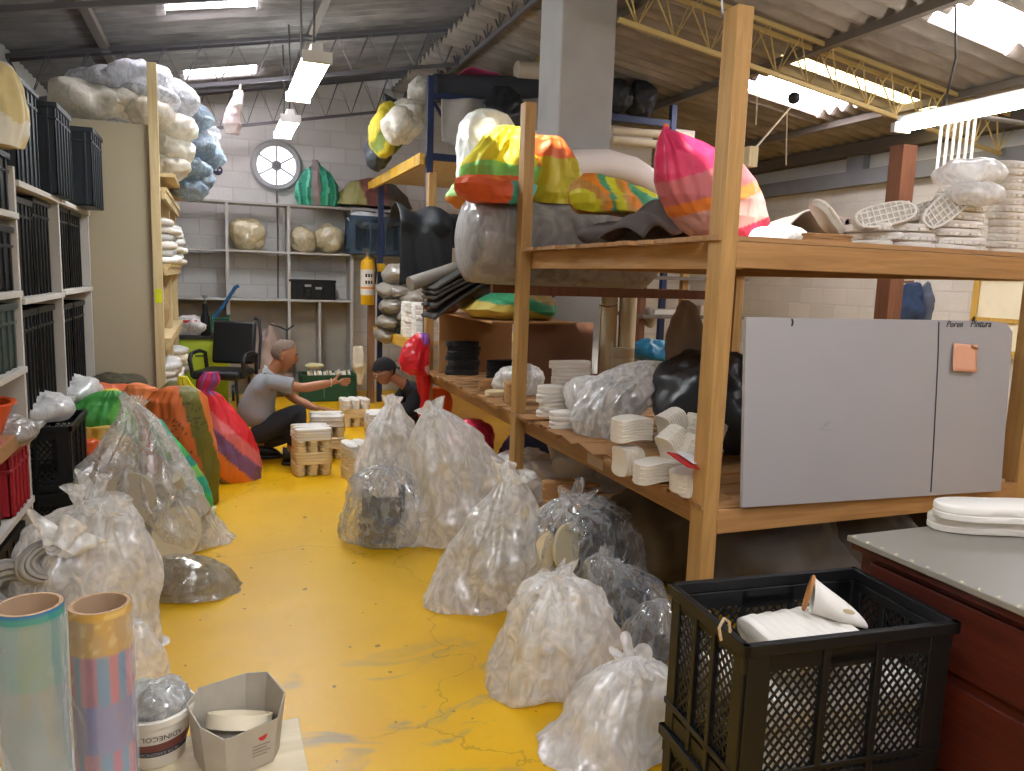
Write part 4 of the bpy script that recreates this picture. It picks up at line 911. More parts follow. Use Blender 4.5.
# ================================================================== BAGS ALONG THE FOOT OF THE RACK
DK = .742
M_dkpad = plain('dark_grey_pads', '#34383d', .6, bump=.2); M_blkpad = plain('black_pads', '#17181a', .55, bump=.1)
def cbag(mat, Y, rows, label, hmat=None, hlabel=None, hrows=None, seed=1, **kw):
    o = blob('clear_bag', mat, Y, rows, label, 'bag', seed=seed, **dict(dict(dr=.75, lump=.10, lf=4.0, crease=.03, cf=6.5, fold=.17), **kw))
    if hmat:
        if hrows is None:
            k = [r for i, r in enumerate(rows) if i >= len(rows) * .3]
            hrows = [(py, (a * .86 + b * .14), (b * .86 + a * .14)) for py, a, b in k]; hrows[-1] = (hrows[-1][0] - 1, hrows[-1][1], hrows[-1][2])
        heap('sole_heap', hmat, Y, hrows, hlabel, seed=seed + 50, dr=kw.get('dr', .75) * .85)
    return o
bg1 = cbag(F_grey, 4.45, [(466, 374, 392), (474, 362, 410), (486, 356, 420), (500, 348, 423), (518, 344, 423), (536, 345, 419), (550, 352, 412), (559, 364, 402)],
     'grey clear bag of dark pieces jutting into the yellow aisle', M_dkpad, 'dark pieces inside the grey bag jutting into the aisle', seed=61)
bg2 = cbag(F_milky, 5.5, [(400, 393, 398), (405, 386, 401), (414, 378, 404), (428, 368, 410), (445, 360, 420), (462, 355, 432), (482, 352, 442), (505, 354, 446), (525, 360, 440)],
     'milky white clear bag with a pointed top, in front of the person in the cap', M_white, 'white pieces inside the milky bag with the pointed top', seed=62, fold=.12)
bg3 = cbag(F_milky, 4.45, [(408, 427, 440), (414, 423, 449), (425, 418, 462), (440, 414, 480), (458, 411, 497), (476, 408, 507), (498, 404, 510), (522, 399, 506), (548, 393, 500), (572, 391, 482), (588, 393, 462), (597, 400, 445)],
     'long white clear bag sloping from the rack post down to the aisle', plain('cream_pads', '#e0d2b0', .75), 'cream pieces inside the long sloping white bag', seed=63, fold=.1)
bg4 = cbag(F_clear, 3.5, [(470, 506, 512), (478, 500, 517), (489, 491, 522), (502, 480, 529), (522, 466, 535), (545, 452, 537), (568, 438, 536), (592, 428, 532), (612, 424, 524), (626, 432, 510), (632, 446, 495)],
     'big clear bag of grey-beige boards in the middle of the row by the aisle', plain('grey_beige_pads', '#c3b79d', .75), 'grey-beige boards inside the big middle bag', seed=64, fold=.1)
F_vclear = film('very_clear_bag_film', '#eceeef', .06, .42, 10, 1.1, .16, .07)
bg5 = cbag(F_vclear, 3.5, [(499, 566, 592), (504, 552, 606), (512, 540, 622), (528, 530, 634), (550, 527, 641), (572, 533, 642), (594, 548, 638), (610, 570, 626), (614, 582, 614)],
     'clear bag with black and cream pieces against the rack post', M_blkpad, 'black pieces inside the bag against the rack post', seed=65, hrows=[(512, 566, 600), (524, 556, 628), (548, 552, 634), (575, 560, 632), (600, 580, 620)])
oval('sole_board', 566, 548, 3.29, .10, .12, .02, (R_(78), R_(15), R_(25)), M_disc2, 'cream panel in the clear bag with black pieces')
oval('sole_board', 543, 560, 3.38, .06, .15, .05, (R_(85), R_(5), R_(-30)), M_cream, 'cream curved piece at the aisle side of the bag with black pieces')
o = oval('sole_board', 545, 514, 3.9, .16, .05, .02, (R_(25), R_(-25), R_(10)), M_white, 'flat white strip lying over the bags below the second post')
bg6 = cbag(F_grey, 2.95, [(554, 596, 603), (560, 592, 614), (570, 590, 632), (584, 589, 650), (604, 591, 664), (628, 597, 669), (650, 603, 669), (668, 612, 662), (676, 622, 654)],
     'grey crinkled clear bag of dark pieces behind the front white bag', M_dkpad, 'dark pieces inside the grey crinkled bag', seed=66, crease=.026)
bg7 = cbag(F_clear, 2.62, [(576, 543, 566), (582, 533, 582), (592, 524, 592), (608, 514, 600), (630, 504, 606), (655, 497, 605), (680, 494, 598), (702, 494, 584), (720, 497, 560), (731, 503, 530)],
     'white clear bag slumped on the floor beside the aisle edge', plain('offwhite_pads', '#ece6d8', .75), 'off-white pieces inside the slumped white bag', seed=67)
bg8 = cbag(F_milky, 2.2, [(658, 627, 638), (664, 614, 650), (674, 603, 659), (690, 588, 666), (712, 570, 671), (732, 552, 673), (746, 543, 674), (754, 545, 670), (757, 560, 660)],
     'milky white bag at the bottom edge beside the black crate', M_white, 'white pieces inside the milky bag beside the black crate', seed=68, hrows=[(700, 600, 655), (715, 590, 660), (735, 580, 660), (752, 580, 655)])
bg9 = cbag(F_grey, 2.7, [(600, 657, 666), (608, 648, 674), (624, 636, 684), (646, 628, 690), (668, 627, 690), (688, 634, 686), (702, 644, 680)],
     'small grey bag squeezed against the black crate', M_dkpad, 'dark pieces inside the bag squeezed against the crate', seed=69)
ruffle(bg2, 392, 408, 5.5, .04, .08, .10, (.1, -.2), 4, F_milky)
ruffle(bg3, 436, 416, 4.45, .05, .09, .11, (.2, -.5), 5, F_milky)
ruffle(bg4, 506, 482, 3.5, .05, .10, .10, (.1, .35), 6, F_clear)
ruffle(bg5, 574, 508, 3.5, .06, .12, .09, (.3, -.5), 7, F_vclear, 6)
ruffle(bg5, 560, 520, 3.36, .05, .10, .10, (.7, -.8), 8, F_vclear, 5)
ruffle(bg6, 602, 566, 2.95, .025, .05, .09, (.2, -.7), 9, F_grey, 4)
ruffle(bg7, 555, 586, 2.62, .06, .11, .07, (.5, .2), 10, F_clear, 6)
ruffle(bg8, 632, 668, 2.2, .04, .08, .07, (.2, .3), 11, F_milky, 5)
ruffle(bg1, 384, 472, 4.45, .035, .07, .07, (.3, -.3), 12, F_grey, 5)
# ---- under the lower shelf
M_dsk = plain('dark_brown_sacking', '#63543f', .9, var=.25, bump=.3); M_dsk2 = plain('dark_grey_sacking', '#5a534b', .9, var=.25, bump=.3)
for i, (c, r, mt, lb) in enumerate((
    ((2.55, 2.95, .26), (.36, .34, .27), M_dsk2, 'dark sack under the rack behind the nearest post'), ((2.25, 3.55, .22), (.3, .34, .23), M_dsk, 'brown sack under the rack between the first and second posts'),
    ((3.1, 2.9, .26), (.3, .3, .26), M_dsk2, 'dark sack under the rack below the whiteboard'), ((2.95, 3.7, .25), (.3, .4, .26), M_dsk, 'dark sack deep under the rack')
    )): lump('dark_sack', mt, c, r, lb, 'sack', 'dark sacks under the rack', seed=i * 3.3, amp=.16, f=5, crease=.035, cf=5, flat=.002)
def sagpink(u, t_, p): return '#c22a45' if t_ < .8 else '#8f2f3c'
lump('plastic_bag', plain('crimson_bag', '#c32a45', .4, bump=.4, bscale=16, bdist=.01), tuple(PY(470, 436, 5.9) + Vector((0, 0, -.05))), (.2, .22, .17), 'crimson red bag under the lower shelf by the far post', 'bag', seed=72, amp=.12, f=5, crease=.015)
lump('plastic_bag', plain('deep_blue_bag', '#27346e', .5, bump=.4), (2.3, 5.6, .2), (.24, .24, .2), 'deep blue bag in the dark under the lower shelf', 'bag', seed=73, amp=.12, f=5, crease=.015, flat=.002)
lump('plastic_bag', F_milky, (2.15, 5.3, .16), (.26, .3, .16), 'milky bag under the lower shelf behind the second post', 'bag', seed=74, amp=.14, f=5, crease=.02, flat=.002)
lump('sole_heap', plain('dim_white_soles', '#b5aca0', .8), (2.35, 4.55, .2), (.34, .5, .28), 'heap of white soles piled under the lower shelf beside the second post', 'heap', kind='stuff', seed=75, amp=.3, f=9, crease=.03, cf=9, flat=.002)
# brown soles stacked under the shelf
random.seed(5)
for c_ in range(5):
    for k in range(9):
        sole('t' if c_ != 9 else 'k', (2.02 + .05 * (c_ % 2), 3.78 + c_ * .13, .003 + k * .038), (0, 0, random.uniform(-.08, .08)), 'brown sole in the upright stacks under the lower shelf', 'brown soles under the rack', dims=(.28, .11, .037))

# ================================================================== LOWER SHELF OF THE RACK
bd1 = MB().bb(1.83, 2.52, 6.60, 6.615, DK, 1.262).build('upright_cardboard', M_card, loc=(2.15, 6.6, DK)); tag(bd1, 'tan cardboard panel standing at the far end of the lower shelf', 'panel')
bd2 = MB().bb(2.2, 2.76, 5.44, 5.455, DK, 1.27).build('upright_cardboard', plain('dark_cardboard', '#6e4a36', .8), loc=(2.5, 5.45, DK)); tag(bd2, 'dark brown panel standing behind the pale upright rolls', 'panel')
bs = PZ(463, 376, DK)
for k in range(7): sole('k', (bs.x + .02 + .01 * (k % 3), bs.y + .1 + .012 * (k % 2), DK + k * .042), (0, 0, .05 * ((k * 7) % 5 - 2)), 'black sole in the left-hand black stack on the lower shelf', 'tall black sole stack', dims=(.30, .12, .041))
for k in range(4): sole('k', (bs.x + .27, bs.y - .28 + .01 * (k % 2), DK + k * .042), (0, 0, .05 * ((k * 3) % 5 - 2)), 'black sole in the lower black stack beside the tall one', 'low black sole stack', dims=(.30, .12, .041))
for k in range(2): sole('t', (1.98, 5.55, DK + k * .042), (0, 0, .2), 'tan sole lying before the black stacks on the lower shelf', 'tan soles by the black stacks', dims=(.26, .1, .041))
for k in range(4): sole('t', (1.9, 4.93, DK + k * .036), (0, 0, 1.3), 'tan sole in the small stack beside the second post', 'tan soles by the second post', dims=(.2, .12, .035))
sole('c', (1.98, 5.25, DK), (0, 0, .1), 'wide cream sole lying flat behind the tan stack', 'wide cream sole', dims=(.34, .16, .04))
lump('plastic_bag', F_milky, (2.1, 5.3, .85), (.2, .18, .1), 'small clear bag of white pieces behind the second post on the lower shelf', 'bag', seed=81, amp=.15, f=7, crease=.02, flat=DK)
lump('foam_scrap', M_white, (2.42, 5.75, .86), (.16, .14, .11), 'grey-white crumpled pieces beside the black stacks on the lower shelf', 'scraps', seed=82, amp=.2, f=9, crease=.02, flat=DK)
# big white soles just past the second post
random.seed(9)
for i, (x, y, n_, L_, rz) in enumerate(((2.25, 4.75, 6, .3, .1), (1.98, 4.35, 4, .3, .25), (2.3, 4.25, 5, .3, -.1), (1.93, 4.02, 2, .28, .1))):
    for k in range(n_): sole('w', (x + random.uniform(-.015, .015), y + random.uniform(-.015, .015), DK + k * .052), (0, 0, rz + random.uniform(-.15, .15)), 'thick white sole piled on the lower shelf right of the second post', 'thick white soles on the lower shelf', dims=(L_, .13, .05))
# long clear bag sprawling over the shelf
blob('clear_bag', F_clear, 3.75, [(362, 640, 664), (370, 622, 668), (380, 604, 664), (392, 590, 650), (404, 578, 640), (418, 574, 628), (434, 578, 618), (448, 588, 612)], 'clear crinkled bag sprawling across the middle of the lower shelf', 'bag', base=DK, dr=.9, seed=83, lump=.1, crease=.03, cf=7, fold=.12)
heap('sole_heap', plain('mixed_grey_pieces', '#8f8a88', .7), 3.8, [(385, 600, 640), (400, 590, 640), (420, 582, 625), (444, 590, 610)], 'grey pieces inside the clear bag sprawling on the lower shelf', base=DK, seed=84)
lump('plastic_bag', F_milky, tuple(PY(600, 398, 4.0)), (.22, .2, .13), 'clear bag of white soles left of the sprawling bag', 'bag', seed=85, amp=.14, f=6, crease=.02)
lump('dark_bag', plain('black_bag_film', '#202124', .35, bump=.5, bscale=14, bdist=.012), (2.5, 3.35, .98), (.34, .42, .25), 'black plastic bag behind the white rolled insoles on the lower shelf', 'bag', seed=86, amp=.14, f=4, crease=.03, cf=7, flat=DK)
blob('paper_bag', plain('brown_kraft_paper', '#7d6754', .85, bump=.35, bscale=9, bdist=.02), 3.75, [(300, 682, 688), (306, 676, 694), (318, 671, 700), (335, 668, 706), (352, 667, 712), (372, 666, 716), (400, 664, 718)], 'crumpled brown paper bag rising behind the black bag', 'bag', base=DK, dr=.5, seed=87, lump=.1, crease=.02)
# pale foam sheets rolled upright
M_roll = plain('cream_sheet_roll', '#c9b998', .7, var=.04, bump=.04)
def uroll(px, Y, r, z0, z1, label, turns=2.2):
    p = PY(px, 330, Y); mb = MB(); n = int(turns * 28); pr = []
    for s in (0, 1):
        for i in range(n):
            a = 2 * pi * turns * i / (n - 1); rr = r * (.45 + .55 * i / (n - 1)) + (-.004 if s else 0); pr.append((p.x + rr * cos(a + 1), Y + rr * sin(a + 1)))
    ol = pr[:n] + pr[n:][::-1]; vs = [Vector((x, y, z0)) for x, y in ol] + [Vector((x, y, z1)) for x, y in ol]; N = len(ol)
    fs = [(i, (i + 1) % N, N + (i + 1) % N, N + i) for i in range(N)]
    for b in (0, N): fs += [(b + i, b + i + 1, b + N - 2 - i, b + N - 1 - i) for i in range(n - 1)]
    return tag(mb.add(vs, fs).build('sheet_roll', M_roll, loc=(p.x, Y, z0)), label, 'roll')
uroll(608, 5.2, .072, DK, 1.53, 'left cream sheet roll standing upright on the lower shelf'); uroll(627, 5.12, .072, DK, 1.54, 'right cream sheet roll standing upright on the lower shelf')
tag(MB().tube([PY(599, 305, 5.12) + Vector((0, -.0, 0)), PY(608, 307, 5.1), PY(617, 305, 5.12)], .006, 6).build('tie_band', M_brown, loc=PY(608, 307, 5.1)), 'brown band tied round the left cream sheet roll', 'band')
p = PY(622, 356, 4.75)
for k in range(3): tag(MB().lathe([(.03, 0), (.082, 0), (.085, .01), (.085, .055), (.082, .065), (.03, .065), (.03, 0)], 28, (p.x, p.y, 1.0 + k * .0655 - .06)).build('tape_roll', plain('beige_tape', '#bfb296', .5), loc=(p.x, p.y, 1.0 + k * .0655)), 'beige tape roll in the wrapped stack before the upright cream rolls', 'tape', 'wrapped stack of beige tape rolls')
bx = thing('carton', 'low brown carton under the wrapped stack of tape rolls', 'carton', (p.x, p.y + .02, DK)); MB().bb(-.16, .16, -.14, .14, 0, .195).build('body', plain('brown_carton', '#8a6247', .8), bx, bev=.003)
MB().bb(-.16, .16, -.02, .02, .1951, .1957).build('tape_strip', plain('parcel_tape', '#b18a5a', .3), bx)
lump('plastic_bag', plain('turquoise_bag', '#1f6f93', .35, bump=.5, bscale=18, bdist=.01), tuple(PY(651, 352, 5.4)), (.16, .12, .1), 'turquoise blue bag seen between the cream rolls and the paper bag', 'bag', seed=88, amp=.15, f=6, crease=.014)
stt = thing('back_shelf', 'far grey shelf seen through the rack above the turquoise bag', 'shelf', (4.1, 6.4, 0))
for x in (3.7, 4.15, 4.75): rel(MB().bb(x - .03, x + .03, 6.3, 6.36, 0, 2.0), stt).build('post', M_brown if x < 4 else M_wood, stt)
for z in (.9, 1.3, 1.66): rel(MB().bb(3.65, 4.8, 6.2, 6.8, z - .03, z), stt).build('board', plain('dusty_board', '#6e655c', .8), stt)
for i, (x, z, h_, c_, lb) in enumerate(((3.95, 1.3, .05, '#cfc8bd', 'pale papers lying left on the far grey shelf'), (4.45, 1.3, .1, '#b4a48c', 'beige papers lying right on the far grey shelf'), (4.35, .9, .12, '#d8d4cc', 'white papers on the lower board of the far grey shelf'))):
    tag(MB().bb(x - .15, x + .15, 6.25, 6.5, z + .001, z + h_).build('paper_pile', plain('pile_' + c_, c_, .8), loc=(x, 6.4, z), bev=.006), lb, 'papers')
lump('shoe', plain('dusty_white_shoe', '#bdb4a8', .7), tuple(PY(650, 318, 6.35)), (.05, .1, .09), 'pale shoe on the far grey shelf', 'shoe', seed=4, amp=.12, f=8)
# rolled white insole bundles by the near post
M_ins = plain('white_insole_stack', '#d8d0c2', .65, var=.05, bump=.1)
def insole_bundle(px, py, Y, L, H, T, ax, tilt, label, bend=.14, z=None):
    """bundle of thin white insoles packed side by side and bowed: a bent block with fine layer ridges"""
    p = PY(px, py, Y); mb = MB(); nl = 12; nu = 26
    nl = 8; sd = []
    for k in range(nl):
        for f, e in ((.06, .90), (.2, 1.0), (.8, 1.0), (.94, .90)): sd.append(((k + f) / nl * 2 - 1, e))
    prof = [(-.7, -1), (.7, -1)] + [(e, b_) for b_, e in sd] + [(.7, 1), (-.7, 1)] + [(-e, b_) for b_, e in sd[::-1]]
    # rounded outer edges
    n = len(prof); vs = []
    for i in range(nu):
        u = i / (nu - 1) * 2 - 1; e = (1 - abs(u) ** 6) ** .35 if abs(u) < 1 else .0; e = max(e, .3)
        for a, b in prof:
            q = Vector((u * L / 2 * (1 - .02 * (int((b + 1) * 4) % 2)), a * T / 2 * e, b * H / 2)); q.z -= bend * L * (u * u - .3) * .5
            vs.append(q)
    fs = [(i * n + k, i * n + (k + 1) % n, (i + 1) * n + (k + 1) % n, (i + 1) * n + k) for i in range(nu - 1) for k in range(n)]
    fs += [tuple(range(n - 1, -1, -1)), tuple((nu - 1) * n + k for k in range(n))]
    mb.add(vs, fs); M = Euler((tilt[0], tilt[1], tilt[2])).to_matrix().to_4x4()
    mb.moved(Matrix.Translation(p) @ M); zmin = min(q.z for q in mb.v)
    if zmin < DK + .001: mb.v = [q + Vector((0, 0, DK + .001 - zmin)) for q in mb.v]
    return tag(mb.build('insole_bundle', M_ins, loc=p, ang=25), label, 'insoles', 'white insole bundles on the lower shelf')
for a in ((632, 428, 2.98, .19, .10, .12, 0, (0, 0, .15), 'white insole bundle topmost at the left of the bundle heap'), (672, 424, 2.98, .13, .11, .1, 0, (0, R_(70), .2), 'white insole bundle standing on end at the top of the heap'),
          (674, 446, 2.82, .17, .11, .1, 0, (0, R_(62), .3), 'white insole bundle leaning on end in the middle of the heap'), (705, 428, 2.95, .2, .10, .12, 0, (0, R_(20), .1), 'long white insole bundle topmost by the nearest post'),
          (700, 452, 2.75, .19, .11, .12, 0, (0, R_(28), .2), 'white insole bundle curving down just left of the nearest post'), (628, 462, 2.95, .13, .1, .12, 0, (0, R_(88), .1), 'white insole bundle standing at the left foot of the heap'),
          (657, 470, 2.78, .21, .085, .12, 0, (0, 0, .12), 'white insole bundle lying flat at the front of the heap'), (690, 478, 2.62, .16, .08, .12, 0, (0, R_(-5), .1), 'white insole bundle under the red folder')):
    insole_bundle(*a)
for i, px in enumerate((690, 702)): insole_bundle(px, 494, 2.58, .09, .07, .08, 0, (0, R_(90), .2), ('left', 'right')[i] + ' of two small white bundles below the red folder')
rf = thing('red_folder', 'red folder with a white sheet lying on the insole bundles', 'folder', tuple(PY(690, 462, 2.56)), .35)
MB().box((0, 0, 0), (.17, .12, .006), Euler((R_(18), R_(14), 0)).to_matrix()).build('cover', plain('bright_red_card', '#b81f26', .45, bump=0), rf)
MB().box((.025, .01, .008), (.11, .10, .003), Euler((R_(18), R_(14), 0)).to_matrix()).build('white_sheet', plain('sheet_white', '#dcdde2', .6, bump=0), rf)

# ================================================================== UPPER SHELF OF THE RACK
DU = 1.787
M_wrap = film('wrapped_roll_film', '#b5b0ac', .6, .95, 6, .8, .16, .12)
mb = MB(); c0 = Vector((1.52, 4.97, 1.83)); n = 64; mlen = 60
def wr(a, b):
    x = 1.50 + 1.45 * b; e = min(1, (b / .07)) if b < .07 else (1 if b < .95 else max(.0, (1 - b) / .05)); e = (1 - (1 - e) ** 2) ** .5
    th = 2 * pi * a; r = .285 * max(e, .02) * (1 + .03 * noise.noise(Vector((x * 2, cos(th), sin(th)))))
    r += .008 * ridg(Vector((x * 5, cos(th) * 2.5, sin(th) * 2.5)))
    return Vector((x, 4.97 + r * cos(th), 1.84 + r * sin(th)))
mb.grid(wr, n, mlen, True); ro = mb.build('wrapped_roll', M_wrap, loc=(2.2, 4.97, 1.555), ang=80); tag(ro, 'huge grey fabric roll wrapped in clear plastic across the rack top', 'roll')
mb = MB().lathe([(0, 0), (.24, .0), (.26, .02), (.26, 1.30), (.24, 1.32), (0, 1.32)], 48); mb.moved(Matrix.Translation((1.57, 4.97, 1.84)) @ Matrix.Rotation(pi / 2, 4, 'Y')); mb.build('fabric_core', plain('grey_fabric_roll', '#8d8683', .8), ro).location = (-2.2, -4.97, -1.555)
# support sacks below it
def greenyel(u, t_, p): k = p.z + .25 * p.x + .06 * noise.noise(p * 3); return '#c6ab4d' if k < 1.9 else ('#3d9a6b' if k < 2.0 else '#9a7f45')
blob('woven_sack', M_sack, 5.6, [(283, 515, 530), (290, 497, 545), (300, 475, 552), (310, 465, 552), (318, 478, 550), (325, 500, 545)], 'green and yellow sack sagging below the huge wrapped roll', 'sack', base=1.292, dr=.8, seed=91, lump=.08, crease=.02, colf=greenyel)
lump('brown_sack', plain('red_brown_sacking', '#7a4a2c', .85, bump=.3), tuple(PY(445, 303, 6.4)), (.16, .14, .08), 'red-brown bundle behind the tan cardboard panel', 'bundle', seed=92, amp=.15, f=6, crease=.015)
lump('dark_bundle', M_dsk2, (2.2, 5.9, 1.45), (.45, .35, .15), 'dark bundle filling the shelf under the huge wrapped roll', 'bundle', seed=93, amp=.15, f=5, crease=.02, flat=1.292)
# colourful heap on the roll
def bright(u, t_, p):
    k = noise.noise(p * 2.6 + Vector((2, 0, 5))); 
    if p.z < 2.22: return '#3f9c8d' if k > .05 else '#d9582a'
    if p.x > 2.02: return '#b9a61c' if k > -.3 else '#d9692f'
    return '#d9c42a' if p.z > 2.4 or k > .25 else '#6fb457'
def ylw(u, t_, p): k = noise.noise(p * 4); return '#7cc05a' if p.z < 2.33 + .1 * k else ('#dccb2c' if p.x < 1.98 else '#d96a2a')
blob('woven_sack', M_sack, 5.0, [(127, 506, 524), (132, 498, 532), (140, 490, 537), (150, 482, 540), (161, 474, 541), (172, 466, 540), (184, 462, 540), (196, 470, 536)], 'crumpled yellow and green sack heaped on the wrapped roll left of the pine post', 'sack', base=2.14, dr=.7, seed=94, lump=.16, lf=4, crease=.045, cf=5, fold=.14, colf=ylw)
def olv(u, t_, p): return '#d9692f' if p.z > 2.40 + .03 * noise.noise(p * 6) else ('#c0ad22' if noise.noise(p * 3) > -.3 else '#9c8a1e')
blob('woven_sack', M_sack, 4.92, [(137, 540, 556), (142, 532, 564), (152, 528, 570), (164, 526, 575), (178, 526, 579), (192, 526, 578), (204, 530, 574)], 'crumpled olive yellow sack with an orange top right of the pine post', 'sack', base=2.09, dr=.7, seed=95, lump=.15, lf=4, crease=.045, cf=5, fold=.12, colf=olv)
def ort(u, t_, p): return '#4fa79a' if (p.x > 1.72 and p.z < 2.20) else '#d75a2c'
blob('woven_sack', M_sack, 4.74, [(175, 470, 520), (181, 460, 530), (188, 456, 532), (196, 458, 530), (206, 470, 526), (211, 480, 520)], 'orange-red sack with a teal corner squashed below the yellow and green one', 'sack', base=2.06, dr=.5, seed=96, lump=.15, lf=5, crease=.03, cf=6, fold=.08, colf=ort)
blob('plastic_bag', film('bright_white_film', '#f2f1ee', .8, 1.0, 8, .6, .2, .1), 5.3, [(110, 478, 496), (114, 470, 504), (124, 464, 511), (138, 461, 518), (155, 460, 520), (175, 458, 520), (192, 460, 518)], 'bright white bag standing behind the yellow sack at the top of the rack', 'bag', base=2.05, dr=.7, seed=95, lump=.07, crease=.02)
def lime(u, t_, p): return '#a8d98a' if p.z > 2.13 else '#e08a3a'
lump('plastic_bag', attrmat('thin_bag', .5, .3), tuple(PY(462, 196, 5.2)), (.1, .1, .075), 'pale lime and orange bag end poking left of the yellow sack', 'bag', seed=96, amp=.15, f=7, crease=.012, colf=lime)
def flatc(u, t_, p): k = (p.x * 3.2 + noise.noise(p * 3)) % 1; return '#d7d02c' if k < .35 else ('#c98f3f' if k < .6 else ('#e98a26' if k < .8 else '#4a9a6c'))
blob('woven_sack', M_sack, 4.3, [(174, 584, 600), (180, 576, 620), (188, 570, 640), (197, 566, 662), (206, 568, 670), (214, 574, 668)], 'flattened yellow and orange sack along the top beside the pink bag', 'sack', base=1.95, dr=.5, seed=97, lump=.1, crease=.02, colf=flatc)
lump('padding', plain('dim_grey_padding', '#6b6460', .9, bump=.3), (2.5, 4.25, 1.87), (.45, .26, .1), 'grey padding under the flattened sack on the upper shelf', 'padding', seed=98, amp=.1, f=5, crease=.012, flat=DU)
# thick white foam arcs
pts = [PY(x, y, 5.45) for x, y in ((548, 176), (575, 163), (605, 163), (632, 170), (655, 184), (668, 205))]
tag(MB().tube(pts, [.09, .10, .105, .10, .09, .07], 20).build('foam_sheet', plain('pinkish_white_foam', '#e9ddd5', .7, var=.04, bump=.04), loc=pts[0]), 'thick pinkish white foam roll arching behind the sacks on top', 'foam')
pts = [PY(x, y, 4.2) for x, y in ((640, 205), (652, 198), (668, 200), (690, 205))]
# grey fabric
def gf(a, b):
    x = PY(625 + 90 * a, 220, 3.75).x; yy = 3.55 + .5 * b; z = DU + .005 + .24 * math.sin(pi * min(1, a * 1.1 + .05)) ** .6 * sin(pi * (.08 + .84 * b)) ** .7 + .02 * noise.noise(Vector((x * 6, yy * 6, 0))) + .03 * sin(a * 14 + 2 * b)
    return Vector((x, yy, max(z, DU + .002)))
mb = MB().grid(gf, 40, 26); tag(mb.build('felt_fabric', plain('brown_grey_felt', '#5e5450', .95, var=.1, bump=.2), loc=(2.5, 3.8, DU), solid=.012, ang=80), 'brown-grey felt folded on the upper shelf beside the pink bag', 'fabric')
def gf2(a, b):
    x = 2.28 + .52 * a; yy = 2.85 + .5 * b; z = DU + .004 + .15 * sin(pi * (.1 + .8 * a)) * (1 - .5 * b) * abs(sin(3 + 4 * a)) + .015 * noise.noise(Vector((x * 7, yy * 7, 3)))
    return Vector((x, yy, max(z, DU + .002)))
tag(MB().grid(gf2, 36, 24).build('felt_fabric', plain('grey_felt', '#77716e', .95, var=.1, bump=.2), loc=(2.5, 3.0, DU), solid=.01, ang=80), 'folded grey felt in front of the pink bag, by the nearest post', 'fabric')
# pink sack
def pinky(u, t_, p):
    k = (p.z - 1.79) - .35 * (p.x - 2.3); 
    if p.z > 2.3: return '#e8742a'
    if .40 < k: return '#cf2d5a'
    if .28 < k: return '#c46a6e'
    if .22 < k: return '#e98235'
    if .09 < k: return '#dba59a'
    return '#cf2447' if p.x < 2.5 else '#e5c6c4'
blob('striped_sack', attrmat('thin_bag', .5, .3), 3.15, [(124, 664, 667), (130, 663, 670), (136, 662, 684), (146, 661, 706), (160, 660, 730), (180, 660, 745), (200, 664, 754), (218, 674, 760), (232, 688, 763), (240, 700, 760)], 'pink and orange striped sack bulging behind the nearest post', 'sack', base=DU, dr=.7, seed=99, lump=.06, crease=.02, cf=6, fold=.05, colf=pinky)

# ---- white soles along the near end of the upper shelf
random.seed(13)
def sandal(loc, rot, label, L=.30, W=.11, T=.034, mat=None):
    t = thing('sandal_sole', label, 'sole', loc, 0, 'white moulded soles on the upper shelf'); t.rotation_euler = rot
    sole_mb(L, W, T, True, 44).build('rim_body', mat or M_sw, t, ang=50)
    rb = MB()
    for k in range(22):
        a = 2 * pi * k / 22; x, y = cos(a), sin(a); rb.box((L / 2 * math.copysign(abs(x) ** .8, x) * .99, W / 2 * math.copysign(abs(y) ** .75, y) * .96, T * .3), (.014, .012, .01), Matrix.Rotation(a, 3, 'Z'))
    rb.build('tread_lug', mat or M_sw, t); return t
def grid_sole(loc, rot, label, L=.31, W=.115, T=.03):
    t = thing('grid_sole', label, 'sole', loc, 0, 'white moulded soles on the upper shelf'); t.rotation_euler = rot
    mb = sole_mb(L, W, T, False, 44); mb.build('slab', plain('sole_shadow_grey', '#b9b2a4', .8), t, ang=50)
    gb = MB(); n = 44
    ol = [Vector((L / 2 * math.copysign(abs(cos(a)) ** .8, cos(a)) * .96, W / 2 * math.copysign(abs(sin(a)) ** .75, sin(a)) * .93, T + .004)) for a in [2 * pi * k / n for k in range(n)]]
    gb.tube(ol + [ol[0]], .006, 6, False)
    for k in range(-4, 5):
        x = k * L / 10; w_ = W / 2 * (1 - abs(x / (L / 2)) ** 4) ** .5 * .9; gb.beam((x - .012, -w_, T + .003), (x + .012, w_, T + .003), .006, .012)
    for k in (-1, 0, 1): gb.beam((-L * .44 + .01 * abs(k), k * W * .25, T + .003), (L * .44 - .01 * abs(k), k * W * .25, T + .003), .006, .012)
    gb.build('grid_ribs', M_sw, t); return t
def at(px, Y, z): q = PY(px, 240, Y); return (q.x, Y, z)
z = DU
for k in range(8):
    sandal(at(957 + random.uniform(-3, 3), 2.75, z), (0, R_(random.uniform(-2, 2)), random.uniform(-.08, .08)), 'white sole in the stack just left of the tallest stack'); z += .0385
z = DU
for k in range(13): sandal(at(1012 + random.uniform(-2, 2), 2.75, z), (0, 0, random.uniform(-.06, .06)), 'white sole in the tallest stack at the right edge'); z += .0345
z = DU
for k in range(3): sandal(at(906 + random.uniform(-3, 3), 2.75, z), (0, R_(random.uniform(-3, 3)), random.uniform(-.1, .1)), 'white sole in the low stack under the tilted grid soles'); z += .042
z = DU
for k in range(3): sandal(at(866 + (k % 2) * 8, 2.78, z), (0, 0, pi / 2 + random.uniform(-.3, .3)), 'white sole stacked heel-out left of the low stack', L=.26); z += .037
